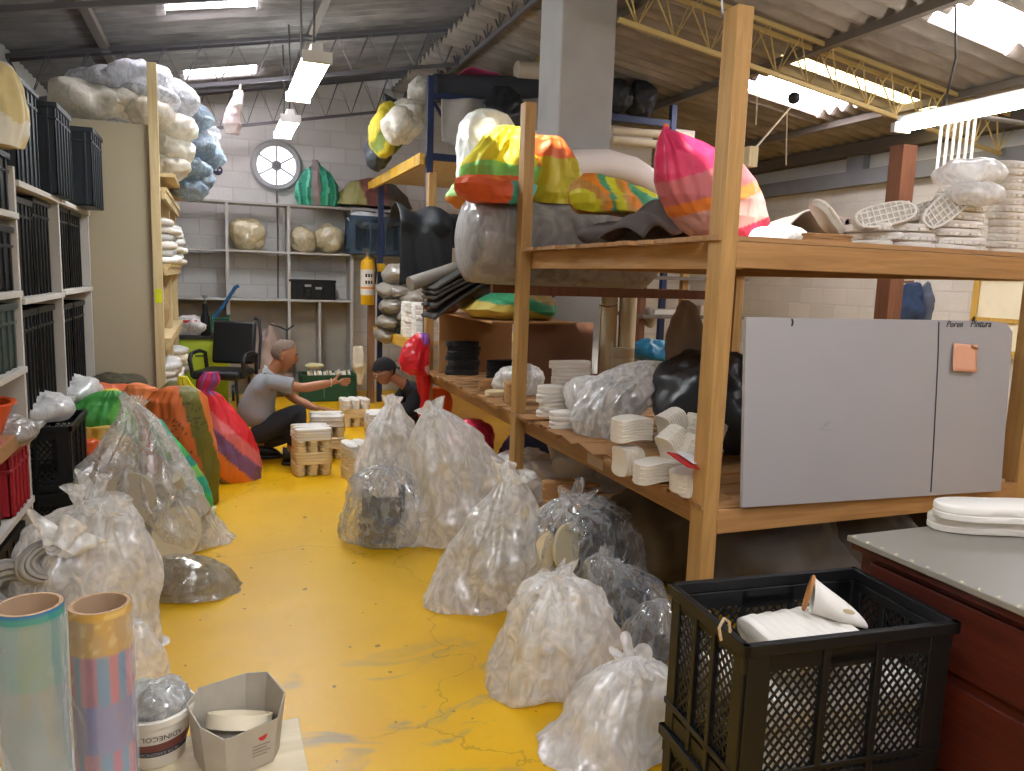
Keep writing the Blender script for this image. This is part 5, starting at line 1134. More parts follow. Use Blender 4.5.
grid_sole(at(880, 2.72, DU + .13), (R_(58), R_(-14), R_(-8)), 'white grid sole tilted towards the aisle on the upper shelf, largest shown')
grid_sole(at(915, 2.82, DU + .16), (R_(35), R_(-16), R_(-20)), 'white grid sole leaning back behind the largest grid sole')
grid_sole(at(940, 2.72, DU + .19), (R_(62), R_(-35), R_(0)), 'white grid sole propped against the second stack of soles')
lump('plastic_bag', F_milky, tuple(PY(965, 175, 2.8)), (.15, .13, .06), 'clear bag with white soles on top of the second stack', 'bag', seed=101, amp=.16, f=8, crease=.016)
lump('plastic_bag', F_milky, tuple(PY(972, 195, 2.66)), (.11, .1, .05), 'small clear wrapped bundle on the front of the second stack', 'bag', seed=102, amp=.16, f=8, crease=.014)
for k in range(4): sole('t', (2.5, 2.72, DU + .001 + k * .0115), (0, 0, .05 * (k % 3)), 'thin orange-tan insole in the pile at the near end of the upper shelf', 'orange-tan insoles', dims=(.26, .1, .011))
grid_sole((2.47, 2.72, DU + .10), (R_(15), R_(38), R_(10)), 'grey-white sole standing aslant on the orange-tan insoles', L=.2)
rb_ = thing('perforated_plate', 'pinkish white plate with round holes behind the orange-tan insoles', 'plate', at(838, 3.0, DU))
mb = MB()
for i in range(5):
    for j in range(3): 
        mb.lathe([(.021, -.008), (.028, -.008), (.028, .008), (.021, .008), (.021, -.008)], 14, (-.11 + i * .052, 0, .03 + j * .05), Matrix.Rotation(pi / 2, 3, 'X'))
mb.build('hole_grid', plain('pinkish_white', '#d9c4b8', .6), rb_)
lump('plastic_bag', F_milky, at(776, 2.9, DU + .03), (.09, .12, .045), 'flat clear scrap bag on the upper shelf right of the pink sack', 'bag', seed=103, amp=.2, f=9, crease=.014, flat=DU)

# ================================================================== WHITEBOARD
wb = thing('whiteboard', 'large greyish whiteboard standing on the near end of the rack', 'whiteboard', (2.7, 2.425, 0))
q4 = [PY(x_, y_, 2.425) for x_, y_ in ((741, 507), (998, 500), (1011, 332), (1005, 323), (990, 321), (745, 317))]
ol = [(p.x, max(p.z, .7)) for p in q4]
mb = MB().prism([(x - 2.7, z_) for x, z_ in ol], -.008, .008); mb.v = [Vector((p.x, p.z, p.y)) for p in mb.v]
mb.build('board', plain('worn_whiteboard', '#a3a1a2', .5, var=.05, vscale=3, bump=.02), wb, smooth=False)
M_mark = plain('black_marker', '#26262b', .5, bump=0)
def stroke(name, pts, r=.003, mat=None):
    mb = MB().tube([Vector((PY(x, y, 2.415).x - 2.7, -.0095, PY(x, y, 2.415).z)) for x, y in pts], r, 5); return mb.build(name, mat or M_mark, wb)
stroke('marker_line', [(939, 322), (938, 360), (936, 400), (934, 440), (932, 475), (931, 492)], .0028)
stroke('marker_tick', [(792, 319), (793, 322), (792, 326)], .004)
stroke('marker_scribble', [(831, 422), (824, 427), (820, 430), (833, 430)], .0012, plain('faint_marker', '#8b8a92', .5, bump=0)); stroke('marker_scribble', [(824, 425), (829, 420)], .0012, MATS['faint_marker'])
def flat_text(s, size, px, py, parent, mat, ydep, shear=.25):
    cu = bpy.data.curves.new('txt', 'FONT'); cu.body = s; cu.size = size; cu.shear = shear; cu.extrude = .0006; cu.resolution_u = 2
    to = bpy.data.objects.new('txt', cu); C.objects.link(to); dg = bpy.context.evaluated_depsgraph_get(); me = bpy.data.meshes.new_from_object(to.evaluated_get(dg)); bpy.data.objects.remove(to)
    me.name = 'lettering'; me.materials.clear(); me.materials.append(mat); o = bpy.data.objects.new('lettering', me); C.objects.link(o); o.parent = parent
    q = PY(px, py, ydep); o.location = Vector((q.x, q.y, q.z)) - parent.location; o.rotation_euler = (pi / 2, 0, 0); return o
flat_text('Poren', .040, 946, 327, wb, M_mark, 2.415); flat_text('Pintura', .044, 970, 327, wb, M_mark, 2.415)
nt = thing('paper_note', 'orange paper note stuck on the whiteboard', 'note', (0, 0, 0)); a = PY(953, 344, 2.412); b = PY(974, 371, 2.412); nt.location = ((a.x + b.x) / 2, 2.412, b.z)
w_, h_ = b.x - a.x, a.z - b.z
mb = MB().grid(lambda u, v_: Vector(((u - .5) * w_, -.004 - .012 * (1 - v_) ** 2, h_ * v_ + .008 * (.5 - u))), 8, 8); mb.build('sheet', plain('salmon_paper', '#dba283', .7, bump=0), nt, solid=.001)
MB().tube([(w_ * .2, -.008, h_ * .93), (w_ * .45, -.010, h_ * .84)], .006, 6).build('pin', plain('tan_tape', '#a87c5c', .6, bump=0), nt)

# ================================================================== DESK, CRATES, RIGHT FOREGROUND
dk = thing('work_desk', 'red-brown wooden desk with a grey laminated top at the right edge', 'desk', (2.3, 1.1, 0))
M_mah = wood('mahogany_panel', '#34130d', '#522015', 'X', .45); M_mahy = wood('mahogany_panel_y', '#34130d', '#522015', 'Y', .45)
rel(MB().bb(1.725, 3.0, .3, 1.69, .862, .88), dk).build('desk_top', plain('grey_laminate', '#858077', .4, var=.06, vscale=3, bump=.02), dk, bev=.003)
rel(MB().bb(1.735, 2.98, .32, 1.68, .842, .862), dk).build('top_edging', M_mah, dk)
rel(MB().bb(1.76, 2.96, .34, 1.66, 0.02, .842), dk).build('carcass', M_mahy, dk)
for z0, z1 in ((.06, .33), (.36, .60), (.63, .82)): rel(MB().bb(1.748, 1.76, .4, 1.62, z0, z1), dk).build('side_panel', M_mahy, dk, bev=.004)
st = MB()
for k in range(28): st.lathe([(0, .003), (.004, .0025), (.006, 0)], 8, (1.735, 1.67 - k * .05, .8801))
rel(st, dk).build('stud_row', plain('brass_studs', '#b9ae93', .35, .6, bump=0), dk)
for k, (x, y, z_, r_) in enumerate(((2.17, 1.60, .8801, -.38), (2.15, 1.57, .928, -.36))):
    o = sole_mb(.42, .15, .047, True, 48).build('foam_pad', M_sw, ang=50); o.location = (x + .06, y, z_); o.rotation_euler = (0, 0, r_); tag(o, ('lower' if k == 0 else 'upper') + ' of the two long white ribbed pads on the grey desk top', 'pad')
# scrap of clear plastic between the crate and desk
lump('plastic_scrap', film('scrap_film', '#d0ccd0', .1, .5, 16, .9, .08, .25), tuple(PY(940, 597, 1.42)), (.03, .05, .03), 'scrap of clear plastic between the black crate and the desk', 'plastic', seed=51, amp=.2, f=14, crease=.01)
KR = -.085; kc = thing('mesh_crate', 'big black mesh crate at the front, full of white soles', 'crate', (1.405, 1.485, .40), KR); crate_parts(kc, .58, .352, .40, M_black, 20)
dup(kc, (1.405, 1.485, 0), None, 'lower black mesh crate carrying the big front crate', scale=(1, 1, .985))
tag(MB().tube([PY(721, 640, 1.335) , PY(719, 628, 1.33), PY(724, 618, 1.33), PY(729, 622, 1.33), PY(730, 632, 1.335)], .0035, 6).build('zip_tie', plain('pale_tie', '#c4b49c', .5, bump=0), loc=PY(721, 640, 1.335)), 'pale tie looped on the rim of the big front crate', 'tie')
random.seed(31)
# soles in the crate: two rows standing on edge, and lying ones on top
for row, (y, n_) in enumerate(((1.40, 13), (1.555, 13))):
    for k in range(n_):
        for lv in range(2):
            sole('w', (1.175 + k * .0375, y - .085 * (1.175 + k * .0375 - 1.405) + random.uniform(-.006, .006), .53 + lv * .105 + random.uniform(-.004, .004) - .05), (R_(90), 0, R_(90)), 'white sole standing on edge in the big front crate', 'white soles packed in the front crate', dims=(.15, .10, .037))
for k in range(5): sole('w', (1.26 + k * .052, 1.47, .705), (R_(78), 0, R_(84)), 'white sole lying uppermost in the big front crate', 'topmost white soles in the front crate', dims=(.25, .085, .046))
# white shoe form
sf = thing('shoe_last', 'white shoe form with an open brown top in the front crate', 'shoe form', (1.50, 1.47, .742)); sf.rotation_euler = (0, R_(12), R_(-28))
def last(a, b):
    # a around, b along from the open heel collar to the rounded toe
    th = 2 * pi * a; x = -.075 + .15 * b; w_ = .036 * (.75 + .5 * sin(pi * min(1, b * .95))) * ((1 - b ** 4) ** .5 if b < 1 else 0); hgt = .098 - .07 * b ** .8; hgt *= ((1 - b ** 5) ** .5 if b < 1 else 0.02)
    y = w_ * cos(th); z_ = hgt / 2 + hgt / 2 * sin(th); return Vector((x - .02 * (1 - b) * (z_ / .1), y, z_))
MB().grid(last, 36, 30, True).build('upper', M_sw, sf, ang=80)
MB().tube([(-.094 + .006 * cos(2 * pi * k / 20), .026 * cos(2 * pi * k / 20), .05 + .046 * sin(2 * pi * k / 20)) for k in range(21)], .005, 6, False).build('collar', plain('brown_lining', '#a5713f', .7), sf)
MB().lathe([(0, .002), (.012, .001), (.013, 0)], 16, (0, 0, 0)).moved(Matrix.Translation((.0, -.043, .045)) @ Matrix.Rotation(pi / 2, 4, 'X') @ Matrix.Diagonal((1.2, .5, 1, 1))).build('side_patch', plain('beige_patch', '#c9b58e', .6, bump=0), sf)
# ================================================================== FAR RACK BEHIND THE PINE RACK
fr = thing('metal_rack', 'navy steel and pine rack beyond the pine rack, by the extinguisher', 'rack', (1.9, 7.3, 0))
for (x, y, h) in ((1.88, 7.25, 3.42), (1.88, 9.55, 2.7), (4.52, 7.3, 3.45), (3.3, 9.55, 2.7)): rel(MB().bb(x - .03, x + .03, y - .03, y + .03, 0, h), fr).build('steel_post', M_blue, fr)
rel(MB().bb(1.72, 1.80, 9.45, 9.53, 0, 1.62), fr).build('wood_post', wood('dull_post', '#7a5c44', '#94735a'), fr)
for z in (3.27, 2.72): rel(MB().bb(1.9, 4.5, 7.28, 7.32, z - .045, z + .02), fr).build('cross_beam', M_blue, fr)
rel(MB().beam((1.92, 7.28, 3.2), (2.15, 7.28, 2.86), .03, .03), fr).build('brace', M_blue, fr)
for z in (.95, 2.72):
    rel(MB().bb(1.82, 3.3 if z < 2 else 4.95, 7.3, 9.6, z - .03, z), fr).build('board', M_paley, fr); rel(MB().bb(1.78, 1.82, 7.22, 9.65, z - .1, z + .002), fr).build('front_rail', wood('yellowed_rail', '#b98a2e', '#d6ae4a', 'Y'), fr)
    for y in (7.4, 8.2, 9.0, 9.55): rel(MB().bb(1.776, 1.7795, y, y + .3, z - .09, z - .005), fr).build('tape_patch', plain('yellow_tape', '#d9a81c', .4, bump=0), fr)
rel(MB().bb(2.2, 2.8, 7.2, 7.27, 2.72, 2.96), fr).build('end_board', M_woodx, fr)
rel(MB().bb(1.83, 1.93, 9.5, 9.6, 1.62, 1.72), fr).build('tape_patch', MATS['yellow_tape'], fr)
# extinguisher
fe = thing('fire_extinguisher', 'yellow fire extinguisher hanging on the post at the end of the aisle', 'extinguisher', (1.69, 9.36, 1.22))
M_exy = plain('extinguisher_yellow', '#d9a417', .35, bump=0)
MB().lathe([(0, 0), (.075, .0), (.082, .015), (.082, .47), (.07, .52), (.03, .55), (.025, .57), (0, .57)], 28).build('cylinder', M_exy, fe)
MB().lathe([(.0825, .12), (.0832, .12), (.0832, .42), (.0825, .42)], 28).build('paper_label', plain('label_white', '#d6cfc4', .6, bump=0), fe)
for (z0, z1) in ((.33, .37), (.25, .29)):
    mb = MB()
    for k in range(3): mb.grid(lambda a, b, k=k: Vector((.0838 * cos(-pi / 2 - .5 + k * .4 + .28 * a), .0838 * sin(-pi / 2 - .5 + k * .4 + .28 * a), z0 + (z1 - z0) * b)), 4, 2)
    mb.build('label_print', M_ink, fe)
MB().lathe([(.0836, .19), (.084, .19), (.084, .215), (.0836, .215)], 28).build('label_stripe', plain('orange_stripe', '#d98a3a', .5, bump=0), fe)
mb = MB().cyl((0, 0, .57), (0, 0, .62), .022, 12); mb.bb(-.07, .02, -.012, .012, .62, .64); mb.bb(-.06, .02, -.01, .01, .655, .668); mb.build('valve', plain('valve_grey', '#77736c', .4, .5, bump=0), fe)
MB().tube([(.02, 0, .6), (.09, -.02, .56), (.1, -.02, .4), (.09, -.01, .25)], .011, 8).build('hose', M_sblk, fe)
# extension of the far shelving with the blue crate
rel(MB().bb(1.62, 2.5, 10.07, 10.42, 1.805, 1.83), fu).build('shelf', M_pl, fu); rel(MB().bb(2.47, 2.5, 10.08, 10.42, 0, 1.83), fu).build('upright', M_pl, fu)
rel(MB().bb(1.62, 2.5, 10.07, 10.42, 2.385, 2.41), fu).build('shelf', M_pl, fu); rel(MB().bb(2.47, 2.5, 10.08, 10.42, 1.83, 2.41), fu).build('upright', M_pl, fu)
bcx = thing('mesh_crate', 'blue-grey mesh crate beside the dusty sack at the end of the rack', 'crate', (1.92, 10.12, 1.832)); crate_parts(bcx, .7, .4, .48, plain('blue_grey_crate', '#34495c', .5, bump=0), 20)
lump('paper', plain('white_packing_paper', '#cfd0d2', .7, bump=.3), (1.85, 10.1, 2.27), (.3, .15, .09), 'white packing paper sticking out of the blue-grey mesh crate', 'paper', seed=3, amp=.2, f=6, crease=.02)
# heap of grey bags and white soles on its low shelf
for i, (px, py, Y, w_, h_, lb) in enumerate(((385, 335, 8.6, .11, .08, 'grey bag at the low left end of the bag pile by the extinguisher'), (390, 322, 8.55, .14, .08, 'grey-beige bag near the bottom of the pile by the extinguisher'), (394, 306, 8.5, .15, .09, 'grey-beige bag in the middle of the pile by the extinguisher'), (393, 291, 8.5, .15, .09, 'grey-beige bag second from the top of the pile by the extinguisher'), (396, 275, 8.5, .15, .11, 'greyish bag topmost in the pile by the extinguisher'),
      (415, 316, 8.3, .2, .1, 'grey bag right of the pile by the extinguisher'), (418, 298, 8.3, .2, .1, 'upper grey bag right of the pile by the extinguisher'))):
    p = PY(px, py, Y); lump('grey_bag', film('greige_bag_film', '#a89f93', .75, 1.0, 8, .6, .25, .08), tuple(p), (w_, .3, h_), lb, 'bag', 'grey bags on the steel rack', seed=i * 4, amp=.12, f=6, crease=.015, nseg=28)
heap('bag_mass', plain('greige_mass', '#958c80', .85, bump=.3), 8.9, [(270, 385, 420), (300, 385, 430), (330, 390, 430), (345, 395, 430)], 'mass of grey bags packed on the low shelf of the steel rack', base=.955, seed=71)
random.seed(17)
for r_ in range(4):
    for k in range(7):
        sole('w', (1.95 + r_ % 2 * .03, 7.42 + r_ * .24, .953 + k * .052), (0, 0, random.uniform(-.15, .15)), 'white sole in the piles on the steel rack shelf', 'white soles on the steel rack', dims=(.30, .14, .05))
sole('k', (1.93, 8.35, .955), (0, 0, .3), 'single black sole on the steel rack shelf edge', 'black sole on the steel rack', dims=(.26, .1, .08))
for k in range(9): sole('w', (2.0 + (k % 2) * .2, 7.9 + (k // 4) * .3, .003 + (k % 4) * .06), (0, 0, .1 * k), 'white sole in the pile on the floor under the steel rack', 'white soles under the steel rack', dims=(.30, .14, .055))
# black sheet roll and drape
mb = MB().lathe([(0, 0), (.13, 0), (.135, .01), (.135, 1.15), (.13, 1.16), (0, 1.16)], 32); mb.moved(Matrix.Translation((1.40, 6.05, 1.955)) @ Matrix.Rotation(pi / 2, 4, 'Y'))
tag(mb.build('black_roll', plain('black_vinyl', '#1c1d21', .55, bump=.3, bscale=15, bdist=.01), loc=(1.9, 6.05, 1.82)), 'thick black vinyl roll left of the huge wrapped roll', 'roll')
def drape(a, b):
    th = -1.2 + 2.9 * b; x = 1.30 + .42 * a; r = .165 + .03 * sin(a * 9 + 2 * b)
    if b < .45: z = 1.93 - .42 * (1 - b / .45) + .02 * sin(a * 14); y = 5.86 - .02 * sin(a * 11 + 5 * b) + .04 * b
    else: t_ = (b - .45) / .55 * pi; z = 1.95 + r * sin(t_ * .95 + .05); y = 6.05 - (r + .02) * cos(t_)
    return Vector((x, y, z + .012 * noise.noise(Vector((x * 9, y * 9, z * 9)))))
tag(MB().grid(drape, 36, 40).build('black_sheet', plain('black_vinyl_sheet', '#17181c', .6, bump=.5, bscale=18, bdist=.012), loc=(1.5, 6.0, 1.5), solid=.006, ang=80), 'black vinyl sheet draped over the left end of the black roll', 'sheet')
q_ = thing('folded_felt', 'dark grey felt folded over itself below the black roll', 'felt', (1.7, 5.75, 1.5))
mb = MB()
for k in range(5):
    mb.grid(lambda a, b, k=k: Vector((-.2 + .75 * a, -.2 + .4 * b, .06 * k + .03 * sin(3 * a + k) - .22 * (1 - a) ** 1.5 + .2 * a * .9)), 20, 8)
mb.build('layers', plain('dark_felt', '#45413f', .95, bump=.2), q_, solid=.02, ang=80)
mb = MB(); a_, b_ = PY(410, 284, 5.75), PY(452, 270, 5.85)
mb.tube([a_, b_, b_ + (b_ - a_) * 1.2], .055, 20); tag(mb.build('cardboard_tube', plain('grey_card_tube', '#8f8880', .7), loc=a_), 'grey cardboard tube poking out towards the aisle below the black roll', 'tube')
# bags and rolls on the high shelf of the steel rack
def yel(u, t_, p): return '#c7b92c' if p.z > 2.95 else ('#6f8a2e' if p.z > 2.86 else '#3b3f45')
lump('woven_sack', attrmat('thin_bag', .5, .3), tuple(PY(386, 132, 8.3)), (.17, .25, .27), 'yellow sack at the aisle end of the high shelf', 'sack', seed=111, amp=.12, f=5, crease=.02, colf=lambda u, t_, p: '#d6c53a' if noise.noise(p * 5) > -.2 else '#7d8c3a')
lump('plastic_bag', M_crm, tuple(PY(401, 126, 7.9)), (.19, .22, .16), 'white bag beside the yellow sack on the high shelf', 'bag', seed=112, amp=.14, f=6, crease=.02)
lump('plastic_bag', M_crm, tuple(PY(412, 112, 8.3)), (.17, .25, .12), 'cream bag propped above the white bag on the high shelf', 'bag', seed=113, amp=.14, f=6, crease=.02)
lump('plastic_bag', M_crm, tuple(PY(419, 93, 8.6)), (.11, .2, .16), 'cream bag topmost behind the navy post', 'bag', seed=114, amp=.14, f=6, crease=.02)
lump('plastic_bag', plain('slate_bag', '#3c424a', .4, bump=.4), tuple(PY(378, 152, 8.6)), (.12, .2, .16), 'slate grey bag at the outer end of the high shelf under the yellow sack', 'bag', seed=115, amp=.14, f=6, crease=.02)
mb = MB(); a_, b_, c_ = PY(383, 92, 8.4), PY(412, 108, 8.4), PY(392, 120, 8.4)
mb.add([a_, b_, c_, a_ + Vector((.02, .14, -.02)), b_ + Vector((0, .14, 0)), c_ + Vector((0, .14, 0))], [(0, 1, 2), (3, 5, 4), (0, 3, 4, 1), (1, 4, 5, 2), (2, 5, 3, 0)])
tag(mb.build('black_wedge', plain('black_sheet_corner', '#23272d', .5), loc=c_, bev=.01), 'stiff black sheet corner sticking up at the aisle end of the high shelf', 'sheet')
def gdr(a, b):
    p = PY(440 + 95 * a, 100 + (42 + 10 * sin(a * 5)) * b, 7.16); p.y += -.05 + .03 * sin(a * 17 + b * 2) - .05 * b; return p
tag(MB().grid(gdr, 50, 16).build('grey_cloth', plain('dusty_grey_cloth', '#97928b', .9, bump=.3), loc=(2.3, 7.2, 2.9), solid=.012, ang=80), 'dusty grey cloth hanging from the high beam of the steel rack', 'cloth')
def hroll(px0, py0, px1, py1, Y, r, mat, name, label, Y1=None):
    a_, b_ = PY(px0, py0, Y), PY(px1, py1, Y1 or Y); d = (b_ - a_).normalized(); mb = MB(); L_ = (b_ - a_).length
    pts_ = [a_ + d * L_ * t_ for t_ in (0, .02, .5, .98, 1)]; mb.tube(pts_, [r * .85, r, r * 1.02, r, r * .85], 24)
    mb.tube([a_ - d * .002, a_ + d * .001], r * .45, 16); return tag(mb.build(name, mat, loc=a_), label, 'roll')
hroll(432, 88, 556, 92, 7.5, .13, plain('charcoal_fabric', '#33353a', .85, bump=.2), 'fabric_roll', 'long charcoal fabric roll along the top of the steel rack')
hroll(516, 70, 565, 74, 7.45, .09, plain('cream_fabric', '#b9ad99', .8), 'fabric_roll', 'cream fabric roll lying on the charcoal roll beside the column')
hroll(493, 52, 500, 56, 8.2, .08, plain('dull_white_roll', '#b5b2ac', .8), 'fabric_roll', 'small pale roll end under the lattice girder', 8.5)
tag(MB().grid(lambda a, b: PY(458 + 42 * a, 82 - 14 * sin(pi * (.15 + .7 * a)) * (1 - .3 * b), 7.42) + Vector((0, .35 * b, .02 * sin(7 * a))), 20, 10).build('pink_cloth', plain('magenta_cloth', '#a33b62', .8, bump=.2), loc=(2.4, 7.4, 3.4), solid=.01, ang=80), 'magenta cloth lying over the charcoal fabric roll', 'cloth')
lump('tan_bundle', plain('tan_straw', '#b0905a', .9, bump=.5), tuple(PY(549, 62, 7.6)), (.12, .12, .1), 'tan straw-like bundle beside the column above the cream roll', 'bundle', seed=7, amp=.3, f=12, crease=.03)
lump('dark_bag', plain('black_bag_film', '#202124', .35, bump=.5, bscale=14, bdist=.012), tuple(PY(505, 112, 7.0)), (.2, .12, .22), 'black bag hanging in front of the high beam near the pine post', 'bag', seed=121, amp=.12, f=5, crease=.02)
tag(MB().bb(2.95, 3.4, 7.22, 7.26, 2.75, 3.15).build('white_board_sheet', plain('dull_white_panel', '#b5b4b4', .7), loc=(3.2, 7.24, 2.75)), 'dull white panel standing behind the pine post at the high beam', 'board')
for k, (px, py) in enumerate(((617, 96), (640, 100))):
    lump('dark_bag', plain('charcoal_sack', '#2b2d30', .6, bump=.3), tuple(PY(px, py, 7.4)), (.16, .2, .17), ('left' if k == 0 else 'right') + ' black sack on the high beam just right of the column', 'sack', seed=131 + k, amp=.12, f=5, crease=.02)
for (x0, x1, z0, z1, y, lb) in ((3.75, 4.35, 2.721, 3.2, 7.4, 'white board leaning under the high beam right of the column'), (4.58, 4.9, 2.721, 3.25, 7.45, 'narrow white board right of the navy end post')):
    tag(MB().bb(x0, x1, y, y + .03, z0, z1).build('white_board_sheet', plain('warm_white_panel', '#c5beb2', .7), loc=(x0, y, z0)), lb, 'board')
for k, z in enumerate((2.78, 2.84)): hroll(612, 140 - k * 9, 690, 148 - k * 12, 7.2, .04, plain('cream_tube', '#c4b79e', .8), 'fabric_roll', ('lower' if k == 0 else 'upper') + ' slim cream tube lying behind the foam arch')
wk = MB().beam((PY(568, 150, 7.1).x - .02, 7.1, 0), PY(572, 108, 7.1), .08, .03); tag(wk.build('plank', M_pale, loc=PY(570, 150, 7.1)), 'pale plank leaning against the column front', 'plank')
# ---- red bag on the end post
def redw(u, t_, p): return '#d4202c' if noise.noise(p * 7) > -.15 else ('#8c4aa0' if p.x > 1.68 and p.z > .85 else '#d9b4b0')
blob('plastic_bag', attrmat('shiny_bag', .3, .5, 18, .02), 6.72, [(333, 418, 428), (340, 410, 431), (350, 402, 432), (360, 399, 432), (369, 402, 430), (374, 410, 430)], 'red and white bag hanging on the far post of the pine rack', 'bag', base=.70, dr=.6, seed=141, lump=.12, crease=.025, colf=redw)
blob('plastic_bag', plain('red_bag', '#cf1f24', .35, bump=.4, bscale=16, bdist=.01), 6.8, [(372, 416, 430), (385, 417, 429), (400, 418, 428), (414, 418, 427), (422, 421, 426)], 'red plastic strip hanging down below the red and white bag', 'bag', base=.02, dr=.5, seed=142, lump=.08, crease=.015)
blob('plastic_bag', plain('orange_bag', '#cf5420', .4, bump=.4, bscale=16, bdist=.01), 6.9, [(388, 433, 448), (400, 433, 452), (418, 434, 452), (432, 436, 450)], 'orange bag standing behind the far post of the pine rack', 'bag', base=.02, dr=.6, seed=143, lump=.08, crease=.015)
blob('white_rag', plain('offwhite_rag', '#d6cebb', .85, bump=.4), 9.3, [(346, 354, 362), (354, 353, 366), (366, 353, 366), (374, 357, 364), (384, 358, 362), (400, 359, 361)], 'off-white rag hanging at the end of the aisle below the extinguisher', 'rag', base=.25, dr=.6, seed=144, lump=.12, crease=.02)

# ================================================================== FAR END OF THE AISLE
M_leather = plain('black_leatherette', '#1a1c20', .4, bump=.1)
ch = thing('office_chair', 'black leatherette armchair facing the sacks at the far end', 'chair', (.05, 8.75, 0), -.38)
def pad(x0, x1, y0, y1, z0, z1): return MB().bb(x0, x1, y0, y1, z0, z1)
pad(-.25, .25, -.26, .24, .44, .53).build('seat', M_leather, ch, bev=.03)
mb = pad(-.235, .235, -.035, .035, 0, .47); mb.moved(Matrix.Translation((0, .27, .56)) @ Matrix.Rotation(R_(-10), 4, 'X')); mb.build('backrest', M_leather, ch, bev=.03)
for s in (-1, 1):
    MB().tube([(s * .27, .22, .46), (s * .285, .2, .68), (s * .285, .05, .715), (s * .285, -.15, .70), (s * .28, -.2, .64), (s * .27, -.16, .46)], .022, 10).build('armrest', M_leather, ch)
MB().tube([(.27, .30, .50), (.275, .36, .85), (.25, .39, 1.04), (.2, .385, 1.06)], .018, 8).build('back_frame', M_leather, ch)
for sx_ in (-1, 1):
    for sy_ in (-1, 1): MB().tube([(sx_ * .2, sy_ * .19, .44), (sx_ * .24, sy_ * .23, 0.0)], [.018, .014], 8).build('leg', M_leather, ch)
gt = thing('side_cabinet', 'lime green cabinet with a dark top behind the office chair', 'cabinet', (-.2, 9.6, 0))
M_lime = plain('lime_green', '#9db82a', .5, bump=.05)
pad(-.3, .3, -.22, .22, .03, .8).build('body', M_lime, gt, bev=.005); pad(-.33, .33, -.25, .25, .8, .835).build('top', plain('dark_top', '#34322f', .5), gt, bev=.004); pad(-.29, .29, -.228, -.221, .42, .78).build('drawer', plain('lime_green_light', '#b3c93a', .5, bump=.05), gt, bev=.003); pad(-.05, .05, -.24, -.229, .6, .615).build('handle', M_black, gt)
lump('plastic_bag', F_milky, (-.3, 9.5, .93), (.22, .16, .1), 'milky bag lying on the lime green cabinet', 'bag', seed=151, amp=.15, f=6, crease=.02, flat=.8365)
tag(MB().bb(-.42, -.22, 9.36, 9.4, .98, 1.01).build('red_strip', plain('red_strip', '#c8323a', .5), loc=(-.3, 9.38, .98)), 'thin red strip across the milky bag on the green cabinet', 'strip')
tl = thing('pump_bottle', 'slim black pump standing on the right of the green cabinet', 'pump', (-.135, 9.42, .8365)); MB().lathe([(0, 0), (.055, 0), (.06, .02), (.05, .2), (.03, .26), (.026, .36), (0, .36)], 20).build('barrel', M_black, tl); MB().lathe([(0, .36), (.012, .36), (.012, .42), (.03, .43), (.03, .455), (0, .46)], 16).build('nozzle', plain('steel_tip', '#8f9092', .3, .8, bump=0), tl)
ht = thing('hand_truck', 'green hand truck with a blue handle behind the office chair', 'hand truck', (.0, 9.75, 0))
M_grt = plain('green_frame', '#2c6f52', .5, bump=0)
for s in (-.1, .08): MB().tube([(s, .1, 0.05), (s, .1, .7), (s + .04, .12, 1.05)], .018, 8).build('side_rail', M_grt, ht)
for z in (.3, .6, .85, 1.0): MB().cyl((-.1 + (z > .8) * .03, .105, z), (.1, .105, z), .012, 8).build('rung', M_grt, ht)
MB().tube([(-.06, .12, 1.0), (.06, .1, 1.15), (.2, .06, 1.38), (.24, .05, 1.40)], .022, 8).build('handle', plain('blue_grip', '#2c5f8c', .5, bump=0), ht)
for s in (-.16, .14): MB().cyl((s, .12, .1), (s + .03, .12, .1), .1, 20).build('wheel', M_black, ht)
pad(-.1, .1, -.12, .1, .0, .012).build('toe_plate', M_grt, ht)
tg = thing('storage_crate', 'green crate heaped with grey pieces on the yellow floor by the far wall', 'crate', (1.28, 9.85, 0)); tg['label'] = 'green crate heaped with grey pieces on the yellow floor by the far wall'
solid_crate(tg, .66, .4, .33, plain('bottle_green_crate', '#24503a', .5, bump=0))
random.seed(3)
for k in range(14): sole('w' if k % 3 else 'c', (1.03 + k * .038, 9.80 + random.uniform(-.05, .05), .30 + random.uniform(-.01, .02)), (R_(80), R_(random.uniform(-15, 15)), R_(85)), 'pale piece standing in the green crate by the far wall', 'pale pieces in the green crate', dims=(.2, .11, .03))
lump('paper', plain('cream_paper_scrap', '#d9cf9c', .7), (1.12, 9.82, .43), (.12, .1, .03), 'cream paper lying on the pieces in the green crate', 'paper', seed=8, amp=.15, f=7, crease=.01)
fx = thing('floor_jack', 'low black device lying on the yellow floor before the chair', 'device', (.2, 8.35, 0)); pad(-.14, .14, -.07, .07, .0, .06).build('base_box', M_black, fx, bev=.01); pad(-.1, .16, -.03, .03, .06, .10).build('bar', M_black, fx, bev=.008); MB().cyl((-.09, -.075, .04), (-.09, .075, .04), .04, 14).build('roller', M_sblk, fx)
lump('cardboard_heap', plain('pinkish_cartons', '#a8938a', .8, bump=.3), (.62, 10.15, .42), (.26, .2, .42), 'heap of dusty pinkish cartons at the far wall behind the crouching man', 'cartons', kind='stuff', seed=9, amp=.25, f=7, crease=.04, cf=6, flat=.002)
tag(MB().tube([(.60, 10.0, .93), (.72, 9.98, .9), (.8, 9.97, .86), (.88, 9.98, .92)], .012, 6).build('tool', M_black, loc=(.7, 10, .86)), 'small dark tool resting on the cartons behind the crouching man', 'tool')

